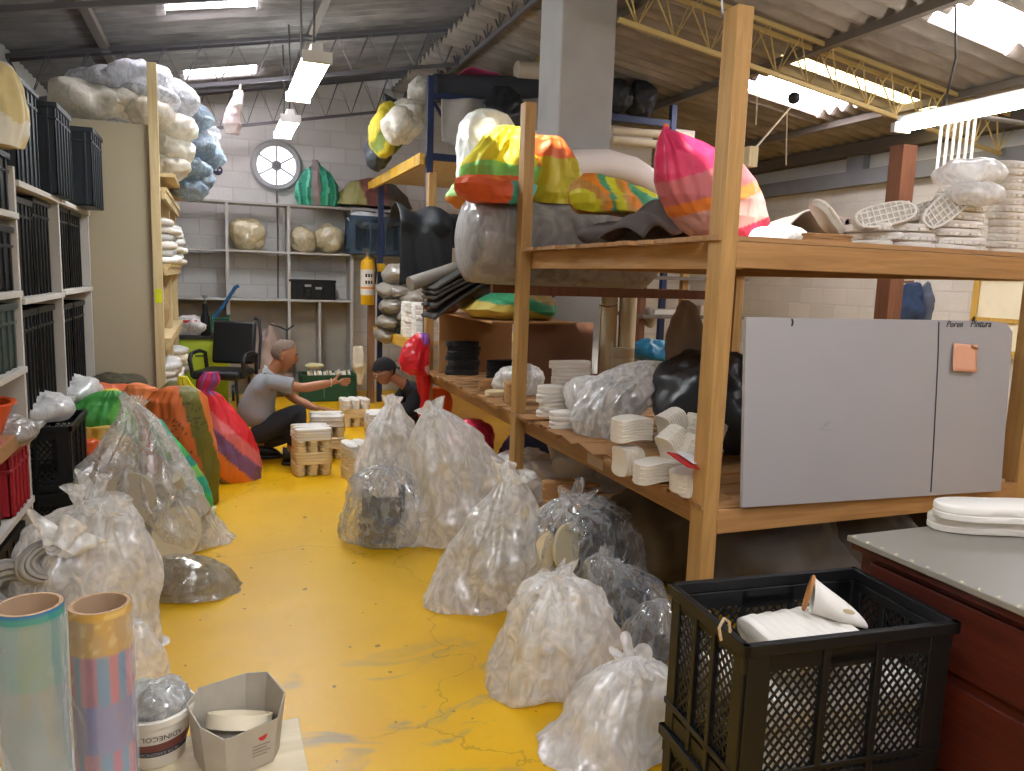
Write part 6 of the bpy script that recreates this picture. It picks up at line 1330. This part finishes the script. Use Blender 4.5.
# ================================================================== RIGHT BACKGROUND
pp = PY(903, 170, 5.0); tag(MB().bb(pp.x - .09, pp.x + .06, 4.93, 5.07, 0, 2.78).build('timber_post', M_brown, loc=(pp.x, 5, 0)), 'dark brown timber post standing by the right wall', 'post')
jk = thing('work_jacket', 'dark blue jacket hanging on the brown timber post', 'jacket', (pp.x + .22, 5.0, 0))
o = lump('cloth_body', plain('navy_cloth', '#26354f', .9, bump=.3), (pp.x + .22, 5.0, 1.42), (.15, .09, .26), parent=jk, seed=5, amp=.12, f=6, crease=.02); o2 = lump('sleeve', plain('grey_blue_cloth', '#4d5260', .9), (pp.x + .36, 4.96, 1.48), (.05, .06, .2), parent=jk, seed=6, amp=.12, f=7, crease=.015)
MB().beam((-.25, .0, 1.66), (.02, 0, 1.68), .02, .02).build('hook_bar', M_brown, jk)
lad = thing('window_frame', 'yellow wooden frame with pale panes on the right wall', 'frame', (XR_ - .05, 5.3, 0)); 
M_yw = wood('yellow_wood', '#a8853a', '#c8a455')
for y in (4.95, 5.48): pad(-.03, .03, y - 5.3 - .03, y - 5.3 + .03, 1.0, 1.8).build('stile', M_yw, lad)
for z in (1.05, 1.35, 1.75): pad(-.03, .03, -.35, .18, z - .02, z + .02).build('rail', M_yw, lad)
pad(-.01, .0, -.35, .18, 1.0, 1.8).build('pane', plain('cream_pane', '#e6dfc6', .4, bump=0), lad)
tag(MB().bb(XR_ - .03, XR_ - .004, 6.45, 6.6, .9, 1.62).build('pink_tag', plain('pink_card', '#d98ab8', .6), loc=(XR_ - .02, 6.5, .9)), 'pink card strip on the right block wall above the whiteboard', 'card')
for k in range(6):
    x = 5.13 + k * .068; tag(MB().cyl((x, 4.5, 2.5 + .04 * (k % 2)), (x, 4.5, 2.93), .012, 8).build('hanging_rod', plain('white_rod', '#d8d2c4', .5, bump=0), loc=(x, 4.5, 2.5)), 'thin white rod in the row hanging behind the white soles', 'rod', 'thin white rods hanging from the roof')
tag(MB().cyl((5.0, 4.5, 2.945), (XR_, 4.5, 2.945), .018, 10).build('steel_pipe', M_purl, loc=(5, 4.5, 2.945)), 'steel pipe behind the long tube light that carries the white rods', 'pipe')
tag(MB().tube([PY(722, 0, 2.6), PY(723, 20, 2.55)], .004, 5).build('hanging_wire', M_truss, loc=PY(723, 20, 2.55)), 'wire rising from the top of the nearest pine post', 'wire')
a_ = PY(752, 152, 4.4); b_ = PY(790, 108, 5.3); tag(MB().tube([a_, b_], .008, 6).build('support_wire', M_pipe, loc=a_), 'stay wire slanting up to the cream truss', 'wire')
tag(MB().bb(a_.x - .05, a_.x + .02, 4.36, 4.44, a_.z - .1, a_.z + .03).build('timber_block', M_pale, loc=a_), 'pale block end fixed behind the nearest pine post', 'block')
for k, (px, y0, y1) in enumerate(((787, 112, 165), (757, 95, 125))):
    p_ = PY(px, y0, 5.3); tag(MB().tube([p_, PY(px - 1, y1, 5.3)], .006, 5).build('dangling_string', M_pipe, loc=p_), ('longer' if k == 0 else 'shorter') + ' thin cord dangling below the bright roof light', 'cord')
lump('junction_box', plain('black_box', '#1c1b1f', .5), tuple(PY(794, 98, 5.25)), (.05, .05, .05), 'small black lamp holder hanging at the end of the cream truss', 'lamp holder', seed=2, amp=.1)
tag(MB().bb(4.0, 4.75, 4.6, 5.2, .001, .8).build('cloth_bale', plain('dim_brown_bale', '#5c5148', .9, bump=.3), loc=(4.3, 4.9, 0), bev=.05), 'brown bale on the floor behind the pine rack', 'bale')
tag(MB().bb(3.62, 4.5, 2.75, 3.7, .001, .74).build('cloth_bale', plain('dark_gap_bale', '#4a433d', .9, bump=.3), loc=(4.0, 3.2, 0), bev=.06), 'added dark bale filling the dark gap beyond the right end of the rack', 'bale')  # invented bale, hides lit yellow floor so the gap reads dark
lump('dark_cover', plain('dark_grey_cover', '#3a3836', .9, bump=.3), (3.95, 2.2, .95), (.25, .35, .32), 'dark cover draped on a chair behind the whiteboard edge', 'cover', seed=77, amp=.1, f=4, crease=.03)
cs = thing('stool', 'dark stool under the draped cover right of the whiteboard', 'stool', (3.95, 2.2, 0)); pad(-.2, .2, -.2, .2, .6, .64).build('seat', M_brown, cs)
for sx_ in (-1, 1):
    for sy_ in (-1, 1): pad(sx_ * .17 - .02, sx_ * .17 + .02, sy_ * .17 - .02, sy_ * .17 + .02, 0, .6).build('leg', M_brown, cs)
# ================================================================== PEOPLE
def skin_eval(nodes, edges, root=0, sub=2):
    """nodes: list of (co, radius) -> evaluated smooth tube mesh (verts, faces)"""
    bm = bmesh.new(); lay = bm.verts.layers.skin.verify(); vs = []
    for k, (co, r) in enumerate(nodes):
        v = bm.verts.new(co); r = r if isinstance(r, (tuple, list)) else (r, r); v[lay].radius = r; v[lay].use_root = (k == root); vs.append(v)
    for a, b in edges: bm.edges.new((vs[a], vs[b]))
    me = bpy.data.meshes.new('sk'); bm.to_mesh(me); bm.free(); o = bpy.data.objects.new('sk', me); C.objects.link(o)
    mm = o.modifiers.new('s', 'SKIN'); mm.use_smooth_shade = True; mm.branch_smoothing = .6
    if sub: q = o.modifiers.new('u', 'SUBSURF'); q.levels = sub; q.render_levels = sub
    dg = bpy.context.evaluated_depsgraph_get(); e = o.evaluated_get(dg); m2 = e.to_mesh(); out = ([v.co.copy() for v in m2.vertices], [tuple(p.vertices) for p in m2.polygons]); e.to_mesh_clear()
    bpy.data.objects.remove(o); bpy.data.meshes.remove(me); return out
def chain(G, pts, start=None):
    """append a chain of (co, r) to graph G=(nodes, edges), optionally from node index start; returns last index"""
    prev = start
    for co, r in pts:
        G[0].append((Vector(co), r)); i = len(G[0]) - 1
        if prev is not None: G[1].append((prev, i))
        prev = i
    return prev
def gs(d, c, w): return math.exp(-((d - Vector(c)).length / w) ** 2)
def head_pt(th, ph, inflate=0.):
    """head surface: x forward, y left, z up, centred between the ears; about 0.235 m tall"""
    d = Vector((cos(ph) * cos(th), cos(ph) * sin(th), sin(ph)))
    p = Vector((d.x * .098, d.y * .075, d.z * .118))
    if d.z < 0:  # jaw narrows and comes forward
        k = -d.z; p.y *= 1 - .28 * k; p.x = p.x * (1 - .30 * k) + .022 * k; 
    if d.x < 0 and d.z > -.3: p.x *= 1.03
    o = 0.
    o += .026 * gs(d, (.97, 0, -.18), .16) + .012 * gs(d, (.98, 0, .0), .13)           # nose, bridge
    o += .007 * (gs(d, (.90, .28, .22), .2) + gs(d, (.90, -.28, .22), .2))              # brow
    o -= .010 * (gs(d, (.92, .30, .04), .15) + gs(d, (.92, -.30, .04), .15))            # eye sockets
    o += .008 * gs(d, (.86, 0, -.50), .14) + .012 * gs(d, (.72, 0, -.78), .2)           # lips, chin
    o -= .006 * gs(d, (.90, 0, -.37), .08)
    o += .005 * (gs(d, (.75, .55, -.15), .25) + gs(d, (.75, -.55, -.15), .25))          # cheekbones
    return p + d * (o + inflate)
def head_mb(M, n=56, m_=48):
    mb = MB(); mb.grid(lambda a, b: head_pt(2 * pi * a, -pi / 2 + pi * b), n, m_, True)
    for s in (-1, 1):  # ears
        e = MB().lathe([(0, -.008), (.02, -.007), (.03, .0), (.028, .006), (.018, .003), (0, .002)], 16); e.v = [Vector((q.x * .62, q.y, q.z)) for q in e.v]
        e.moved(Matrix.Translation((-.008, s * .074, -.005)) @ Matrix.Rotation(R_(-90 * s), 4, 'X') @ Matrix.Rotation(R_(18), 4, 'Y')); mb.add(e.v, e.f)
    return mb.moved(M)
M_skin = plain('tan_skin', '#a8714f', .55, var=.06, bump=.05, bscale=60); M_skin2 = plain('brown_skin', '#9a6446', .5, var=.06, bump=.05)
def fused(name, parts, mat, parent, vox=.007):
    mb = MB()
    for vs_, fs_ in parts: mb.add(vs_, fs_)
    o = mb.build(name, mat, parent, ang=180)
    if vox > .008: return o
    r = o.modifiers.new('fuse', 'REMESH'); r.mode = 'VOXEL'; r.voxel_size = vox; r.use_smooth_shade = True
    s_ = o.modifiers.new('sm', 'SMOOTH'); s_.factor = .5; s_.iterations = 3; return o
def hand(G, wrist, d, up, side, idx, curl=.15, spread=.12, scale=1.0):
    """palm and five fingers; d = pointing direction, up = back-of-hand normal, side = thumb side"""
    d, up, side = Vector(d).normalized(), Vector(up).normalized(), Vector(side).normalized(); w = Vector(wrist)
    palm = chain(G, [(w + d * .035 * scale, (.026 * scale, .017 * scale)), (w + d * .075 * scale, (.034 * scale, .014 * scale))], idx)
    k0 = palm
    for j, (off, L) in enumerate(((.028, .07), (.010, .078), (-.009, .073), (-.027, .058))):
        b = w + d * .088 * scale + side * off * scale; dd = (d + side * (off * spread * 25 * .3)).normalized(); c1 = (dd - up * curl).normalized(); c2 = (dd - up * curl * 2.5).normalized()
        chain(G, [(b, .0095 * scale), (b + dd * L * .4 * scale, .0088 * scale), (b + dd * L * .4 * scale + c1 * L * .33 * scale, .008 * scale), (b + dd * L * .4 * scale + c1 * L * .33 * scale + c2 * L * .27 * scale, .0068 * scale)], k0)
    t0 = w + d * .03 * scale + side * .032 * scale; td = (d * .6 + side * .8).normalized()
    chain(G, [(t0, .012 * scale), (t0 + td * .035 * scale, .0105 * scale), (t0 + td * .06 * scale + d * .01 * scale, .0085 * scale)], palm - 1)
def lerp(a, b, t_): return Vector(a).lerp(Vector(b), t_)
def limb(a, b, r0, r1, n=4, bulge=0.): return [(lerp(a, b, k / n), r0 + (r1 - r0) * k / n + bulge * sin(pi * k / n)) for k in range(1, n + 1)]

# ---------------- man crouching on the yellow floor
MN = thing('person', 'person in grey t-shirt and dark trousers crouching with one arm stretched out', 'person', (0, 0, 0))
pel = Vector((.30, 6.62, .27)); sp = Vector((.275, 6.62, .45)); chs = Vector((.33, 6.62, .635)); nk = Vector((.405, 6.62, .765)); hc = Vector((.505, 6.62, .905))
rsh, lsh = Vector((.40, 6.45, .70)), Vector((.42, 6.79, .69)); relb, rwr = Vector((.635, 6.385, .655)), Vector((.865, 6.40, .695)); lelb, lwr = Vector((.60, 6.83, .50)), Vector((.775, 6.74, .425))
rhip, rkn, ran = Vector((.31, 6.53, .26)), Vector((.635, 6.46, .48)), Vector((.535, 6.48, .10)); lhip, lkn, lan = Vector((.31, 6.71, .25)), Vector((.60, 6.80, .20)), Vector((.285, 6.76, .12))
hd = Matrix.Translation(hc) @ Euler((R_(4), R_(14), R_(-6))).to_matrix().to_4x4() @ Matrix.Diagonal((1.04, 1.04, 1.06, 1))
G = ([(pel, (.12, .11))], [])
c1 = chain(G, [(sp, (.11, .10)), (chs, (.12, .10)), (nk, .055), (nk + (hc - nk) * .45, .052), (hc + Vector((-.02, 0, -.02)), .055)], 0); chi, nki = 2, 3
def arm(G, sh, el, wr, st, r=(.055, .045, .030)):
    i = chain(G, [(sh, r[0])], st); i = chain(G, limb(sh, el, r[0] * .95, r[1] * .92, 3), i); return chain(G, limb(el, wr, r[1], r[2], 3, .004), i)
i = arm(G, rsh, relb, rwr, chi); hand(G, rwr, (1, .05, .02), (0, -.8, .6), (.1, .1, 1), i, curl=.08)
i = arm(G, lsh, lelb, lwr, chi); hand(G, lwr + Vector((.0, 0, .005)), (1, -.15, -.10), (.1, .05, 1), (.1, -1, 0), i, curl=.05)
for hip, kn, an, toe in ((rhip, rkn, ran, Vector((.70, 6.46, .03))), (lhip, lkn, lan, Vector((.36, 6.76, .03)))):
    i = chain(G, [(hip, .085)], 0); i = chain(G, limb(hip, kn, .08, .058, 3, .006), i); i = chain(G, limb(kn, an, .055, .036, 3, .008), i); i = chain(G, [(lerp(an, toe, .5) - Vector((0, 0, .02)), .03), (toe, .024)], i)
body = fused('body', [skin_eval(G[0], G[1]), (lambda h: (h.v, h.f))(head_mb(hd))], M_skin, MN, .0065)
# t-shirt
S = ([(pel + Vector((-.0, 0, .03)), (.175, .165))], [])
chain(S, [(sp + Vector((-.005, 0, 0)), (.185, .175)), (lerp(sp, chs, .6) + Vector((.0, 0, 0)), (.185, .17)), (chs + Vector((0, 0, .01)), (.175, .15)), (lerp(chs, nk, .7), .1), (lerp(chs, nk, 1.12), .072)], 0)
for sh, el in ((rsh, relb), (lsh, lelb)): chain(S, [(sh + Vector((-.01, 0, .005)), .078), (lerp(sh, el, .35), .074), (lerp(sh, el, .62), .072), (lerp(sh, el, .70), .070)], 3)
M_tee = plain('heather_grey_jersey', '#8f9194', .9, var=.06, bump=.25, bscale=14, bdist=.02)
fused('t_shirt', [skin_eval(S[0], S[1])], M_tee, MN, .009)
# trousers
T = ([(pel + Vector((0, 0, .0)), (.175, .16))], []); chain(T, [(pel + Vector((-.012, 0, .08)), (.165, .15))], 0)
for hip, kn, an in ((rhip, rkn, ran), (lhip, lkn, lan)):
    i = chain(T, [(hip, .112)], 0); i = chain(T, limb(hip, kn, .105, .084, 3, .005), i); chain(T, limb(kn, lerp(kn, an, .88), .082, .062, 3), i)
fused('trousers', [skin_eval(T[0], T[1])], plain('charcoal_trousers', '#2b2d33', .85, var=.1, bump=.3, bscale=12, bdist=.02), MN, .01)
M_shoe = plain('black_shoe', '#1d1c1e', .5)
def shoe(an, toe, name='shoe'):
    a = Vector((an.x, an.y, .03)); d = (Vector((toe.x, toe.y, 0)) - Vector((an.x, an.y, 0))).normalized(); mb = sole_mb(.285, .1, .03, False, 32); ang_ = math.atan2(d.y, d.x)
    mb2 = MB().grid(lambda u, v_: Vector((( -.13 + .262 * v_), .044 * (.55 + .55 * sin(pi * min(.97, .12 + v_ * .8))) * cos(2 * pi * u), .028 + (.035 + .035 * (1 - v_) ** 1.5) * (1 - v_ ** 6) * max(0, 1 + sin(2 * pi * u)) * .9)), 24, 18, True)
    M = Matrix.Translation((a.x + d.x * .075, a.y + d.y * .075, .001)) @ Matrix.Rotation(ang_, 4, 'Z')
    mb.add(mb2.v, mb2.f).moved(M); return mb
for an, toe in ((ran, Vector((.70, 6.46, .03))), (lan, Vector((.36, 6.76, .03)))): shoe(an, toe).build('shoe', M_shoe, MN, ang=60)
def hair_mb(M, cond, inf=.0025):
    mb = MB(); n, m_ = 56, 48; vs_ = [(2 * pi * i / n, -pi / 2 + pi * j / (m_ - 1)) for j in range(m_) for i in range(n)]
    keep = lambda th, ph: cond(Vector((cos(ph) * cos(th), cos(ph) * sin(th), sin(ph))))
    fs_ = []
    for j in range(m_ - 1):
        for i in range(n):
            q = (j * n + i, j * n + (i + 1) % n, (j + 1) * n + (i + 1) % n, (j + 1) * n + i)
            if all(keep(*vs_[k]) for k in q): fs_.append(q)
    mb.add([head_pt(th, ph, inf + .002 * noise.noise(Vector((th * 9, ph * 9, 0)))) for th, ph in vs_], fs_); used = sorted({i for f in mb.f for i in f}); mp = {o: k for k, o in enumerate(used)}
    mb.v = [mb.v[i] for i in used]; mb.f = [tuple(mp[i] for i in f) for f in mb.f]; return mb.moved(M)
hair_mb(hd, lambda d: d.z > .35 + .45 * max(0, d.x) and d.x < .62 or (d.x < -.12 and d.z > -.30)).build('hair', plain('grey_cropped_hair', '#77665a', .9, var=.2, bump=.5, bscale=80), MN, solid=.002)
def face(M, parent, brow_c='#3a2a22'):
    for s in (-1, 1):
        p = head_pt(s * .34, .02); e = MB().lathe([(0, -.006), (.007, -.004), (.009, 0), (.007, .004), (0, .006)], 12); e.v = [Vector((q.x * .6, q.y * 1.25, q.z)) for q in e.v]; e.moved(M @ Matrix.Translation(p)); e.build('eye', plain('dark_eye', '#241a16', .3, bump=0), parent)
        b = MB().tube([head_pt(s * a_, .24 - .03 * abs(a_ - .35), .002) for a_ in (.16, .28, .4, .52)], [.003, .0045, .0045, .003], 6); b.moved(M); b.build('eyebrow', plain('brow_' + brow_c, brow_c, .9, bump=0), parent)
    l = MB().tube([head_pt(a_, -.52, .001) for a_ in (-.26, -.12, 0, .12, .26)], [.002, .0045, .005, .0045, .002], 6); l.moved(M); l.build('mouth', plain('lip', '#7d4438', .5, bump=0), parent)
face(hd, MN)
MB().tube([rwr + Vector((-.004, .03 * cos(2 * pi * k / 16), .032 * sin(2 * pi * k / 16))) for k in range(17)], .004, 6, False).build('wristband', plain('pale_wristband', '#cfc6b5', .5, bump=0), MN)

# ---------------- person in the black cap between the racks
P2 = thing('person', 'person in black cap, glasses and black t-shirt crouching between the racks', 'person', (0, 0, 0))
pel = Vector((1.93, 7.02, .22)); sp = Vector((1.88, 7.02, .34)); chs = Vector((1.73, 7.02, .50)); nk = Vector((1.59, 7.02, .60)); hc = Vector((1.435, 7.02, .70))
rsh, lsh = Vector((1.70, 7.20, .53)), Vector((1.70, 6.83, .52)); lelb, lwr = Vector((1.58, 6.80, .25)), Vector((1.40, 6.86, .20)); relb, rwr = Vector((1.55, 7.2, .28)), Vector((1.38, 7.12, .22))
lhip, lkn, lan = Vector((1.92, 6.94, .2)), Vector((1.60, 6.93, .36)), Vector((1.74, 6.93, .08)); rhip, rkn, ran = Vector((1.92, 7.1, .2)), Vector((1.60, 7.14, .36)), Vector((1.74, 7.14, .08))
hd2 = Matrix.Translation(hc) @ Euler((0, R_(16), R_(184))).to_matrix().to_4x4()
G = ([(pel, (.115, .10))], []); chain(G, [(chs, (.115, .095)), (nk, .052), (lerp(nk, hc, .5), .05), (hc + Vector((.02, 0, -.02)), .055)], 0)
for sh, el, wr, sd in ((lsh, lelb, lwr, 1), (rsh, relb, rwr, -1)):
    i = arm(G, sh, el, wr, 1, (.05, .04, .028)); hand(G, wr, (-1, .1 * sd, -.2), (0, 0, 1), (0, sd, .1), i, curl=.25)
for hip, kn, an, toe in ((lhip, lkn, lan, Vector((1.57, 6.93, .03))), (rhip, rkn, ran, Vector((1.57, 7.14, .03)))):
    i = chain(G, [(hip, .08)], 0); i = chain(G, limb(hip, kn, .078, .055, 3, .006), i); i = chain(G, limb(kn, an, .052, .035, 3, .008), i); chain(G, [(lerp(an, toe, .5) - Vector((0, 0, .02)), .03), (toe, .024)], i)
    shoe(an, toe).build('shoe', M_shoe, P2, ang=60)
fused('body', [skin_eval(G[0], G[1]), (lambda h: (h.v, h.f))(head_mb(hd2))], M_skin2, P2, .007)
S = ([(pel + Vector((-.01, 0, .03)), (.16, .15))], []); chain(S, [(lerp(pel, chs, .5), (.165, .15)), (chs, (.16, .135)), (lerp(chs, nk, .7), .085), (lerp(chs, nk, .93), .066)], 0)
for sh, el in ((lsh, lelb), (rsh, relb)): chain(S, [(sh, .085), (lerp(sh, el, .45), .08), (lerp(sh, el, .8), .075)], 2)
fused('t_shirt', [skin_eval(S[0], S[1])], plain('black_jersey', '#1b1a1e', .9, bump=.2, bscale=14, bdist=.02), P2, .009)
T = ([(pel, (.142, .13))], [])
for hip, kn, an in ((lhip, lkn, lan), (rhip, rkn, ran)):
    i = chain(T, [(hip, .1)], 0); i = chain(T, limb(hip, kn, .098, .078, 3), i); chain(T, limb(kn, lerp(kn, an, .88), .076, .058, 3), i)
fused('trousers', [skin_eval(T[0], T[1])], plain('dark_blue_trousers', '#23262f', .85, bump=.3), P2, .01)
hair_mb(hd2, lambda d: d.x < .1 and d.z > -.42 and not (abs(d.y) > .8 and d.z < .1), .004).build('hair', plain('black_hair', '#171416', .8), P2, solid=.004)
cap = hair_mb(hd2, lambda d: d.z > .16 + .12 * d.x, .017); cp_o = cap.build('cap', plain('black_cap_cloth', '#18171a', .85, bump=.2), P2, solid=.008)
br = MB().grid(lambda a, b: Vector((-.085 - .07 * b * cos((a - .5) * 2.2), .072 * sin((a - .5) * 2.4) * (1 + .1 * b), .03 - .035 * b)), 20, 8); br.moved(hd2); br.build('cap_brim', plain('black_cap_cloth', '#18171a', .85), cp_o, solid=.006)
face(hd2, P2, '#1c1414')
gl = MB()
for s in (-1, 1):
    gl.tube([Vector((.102, s * .033, .003)) + Vector((-.008 * abs(cos(a_)), .024 * cos(a_), .019 * sin(a_))) for a_ in [2 * pi * k / 18 for k in range(19)]], .0028, 6, False); gl.tube([(.09, s * .058, .008), (.04, s * .08, .010), (-.015, s * .082, .012)], .0025, 6)
gl.tube([(.108, -.01, .006), (.112, 0, .008), (.108, .01, .006)], .0025, 6); gl.moved(hd2); gl.build('glasses', plain('pale_glasses', '#c9c2b4', .3, .4, bump=0), P2)
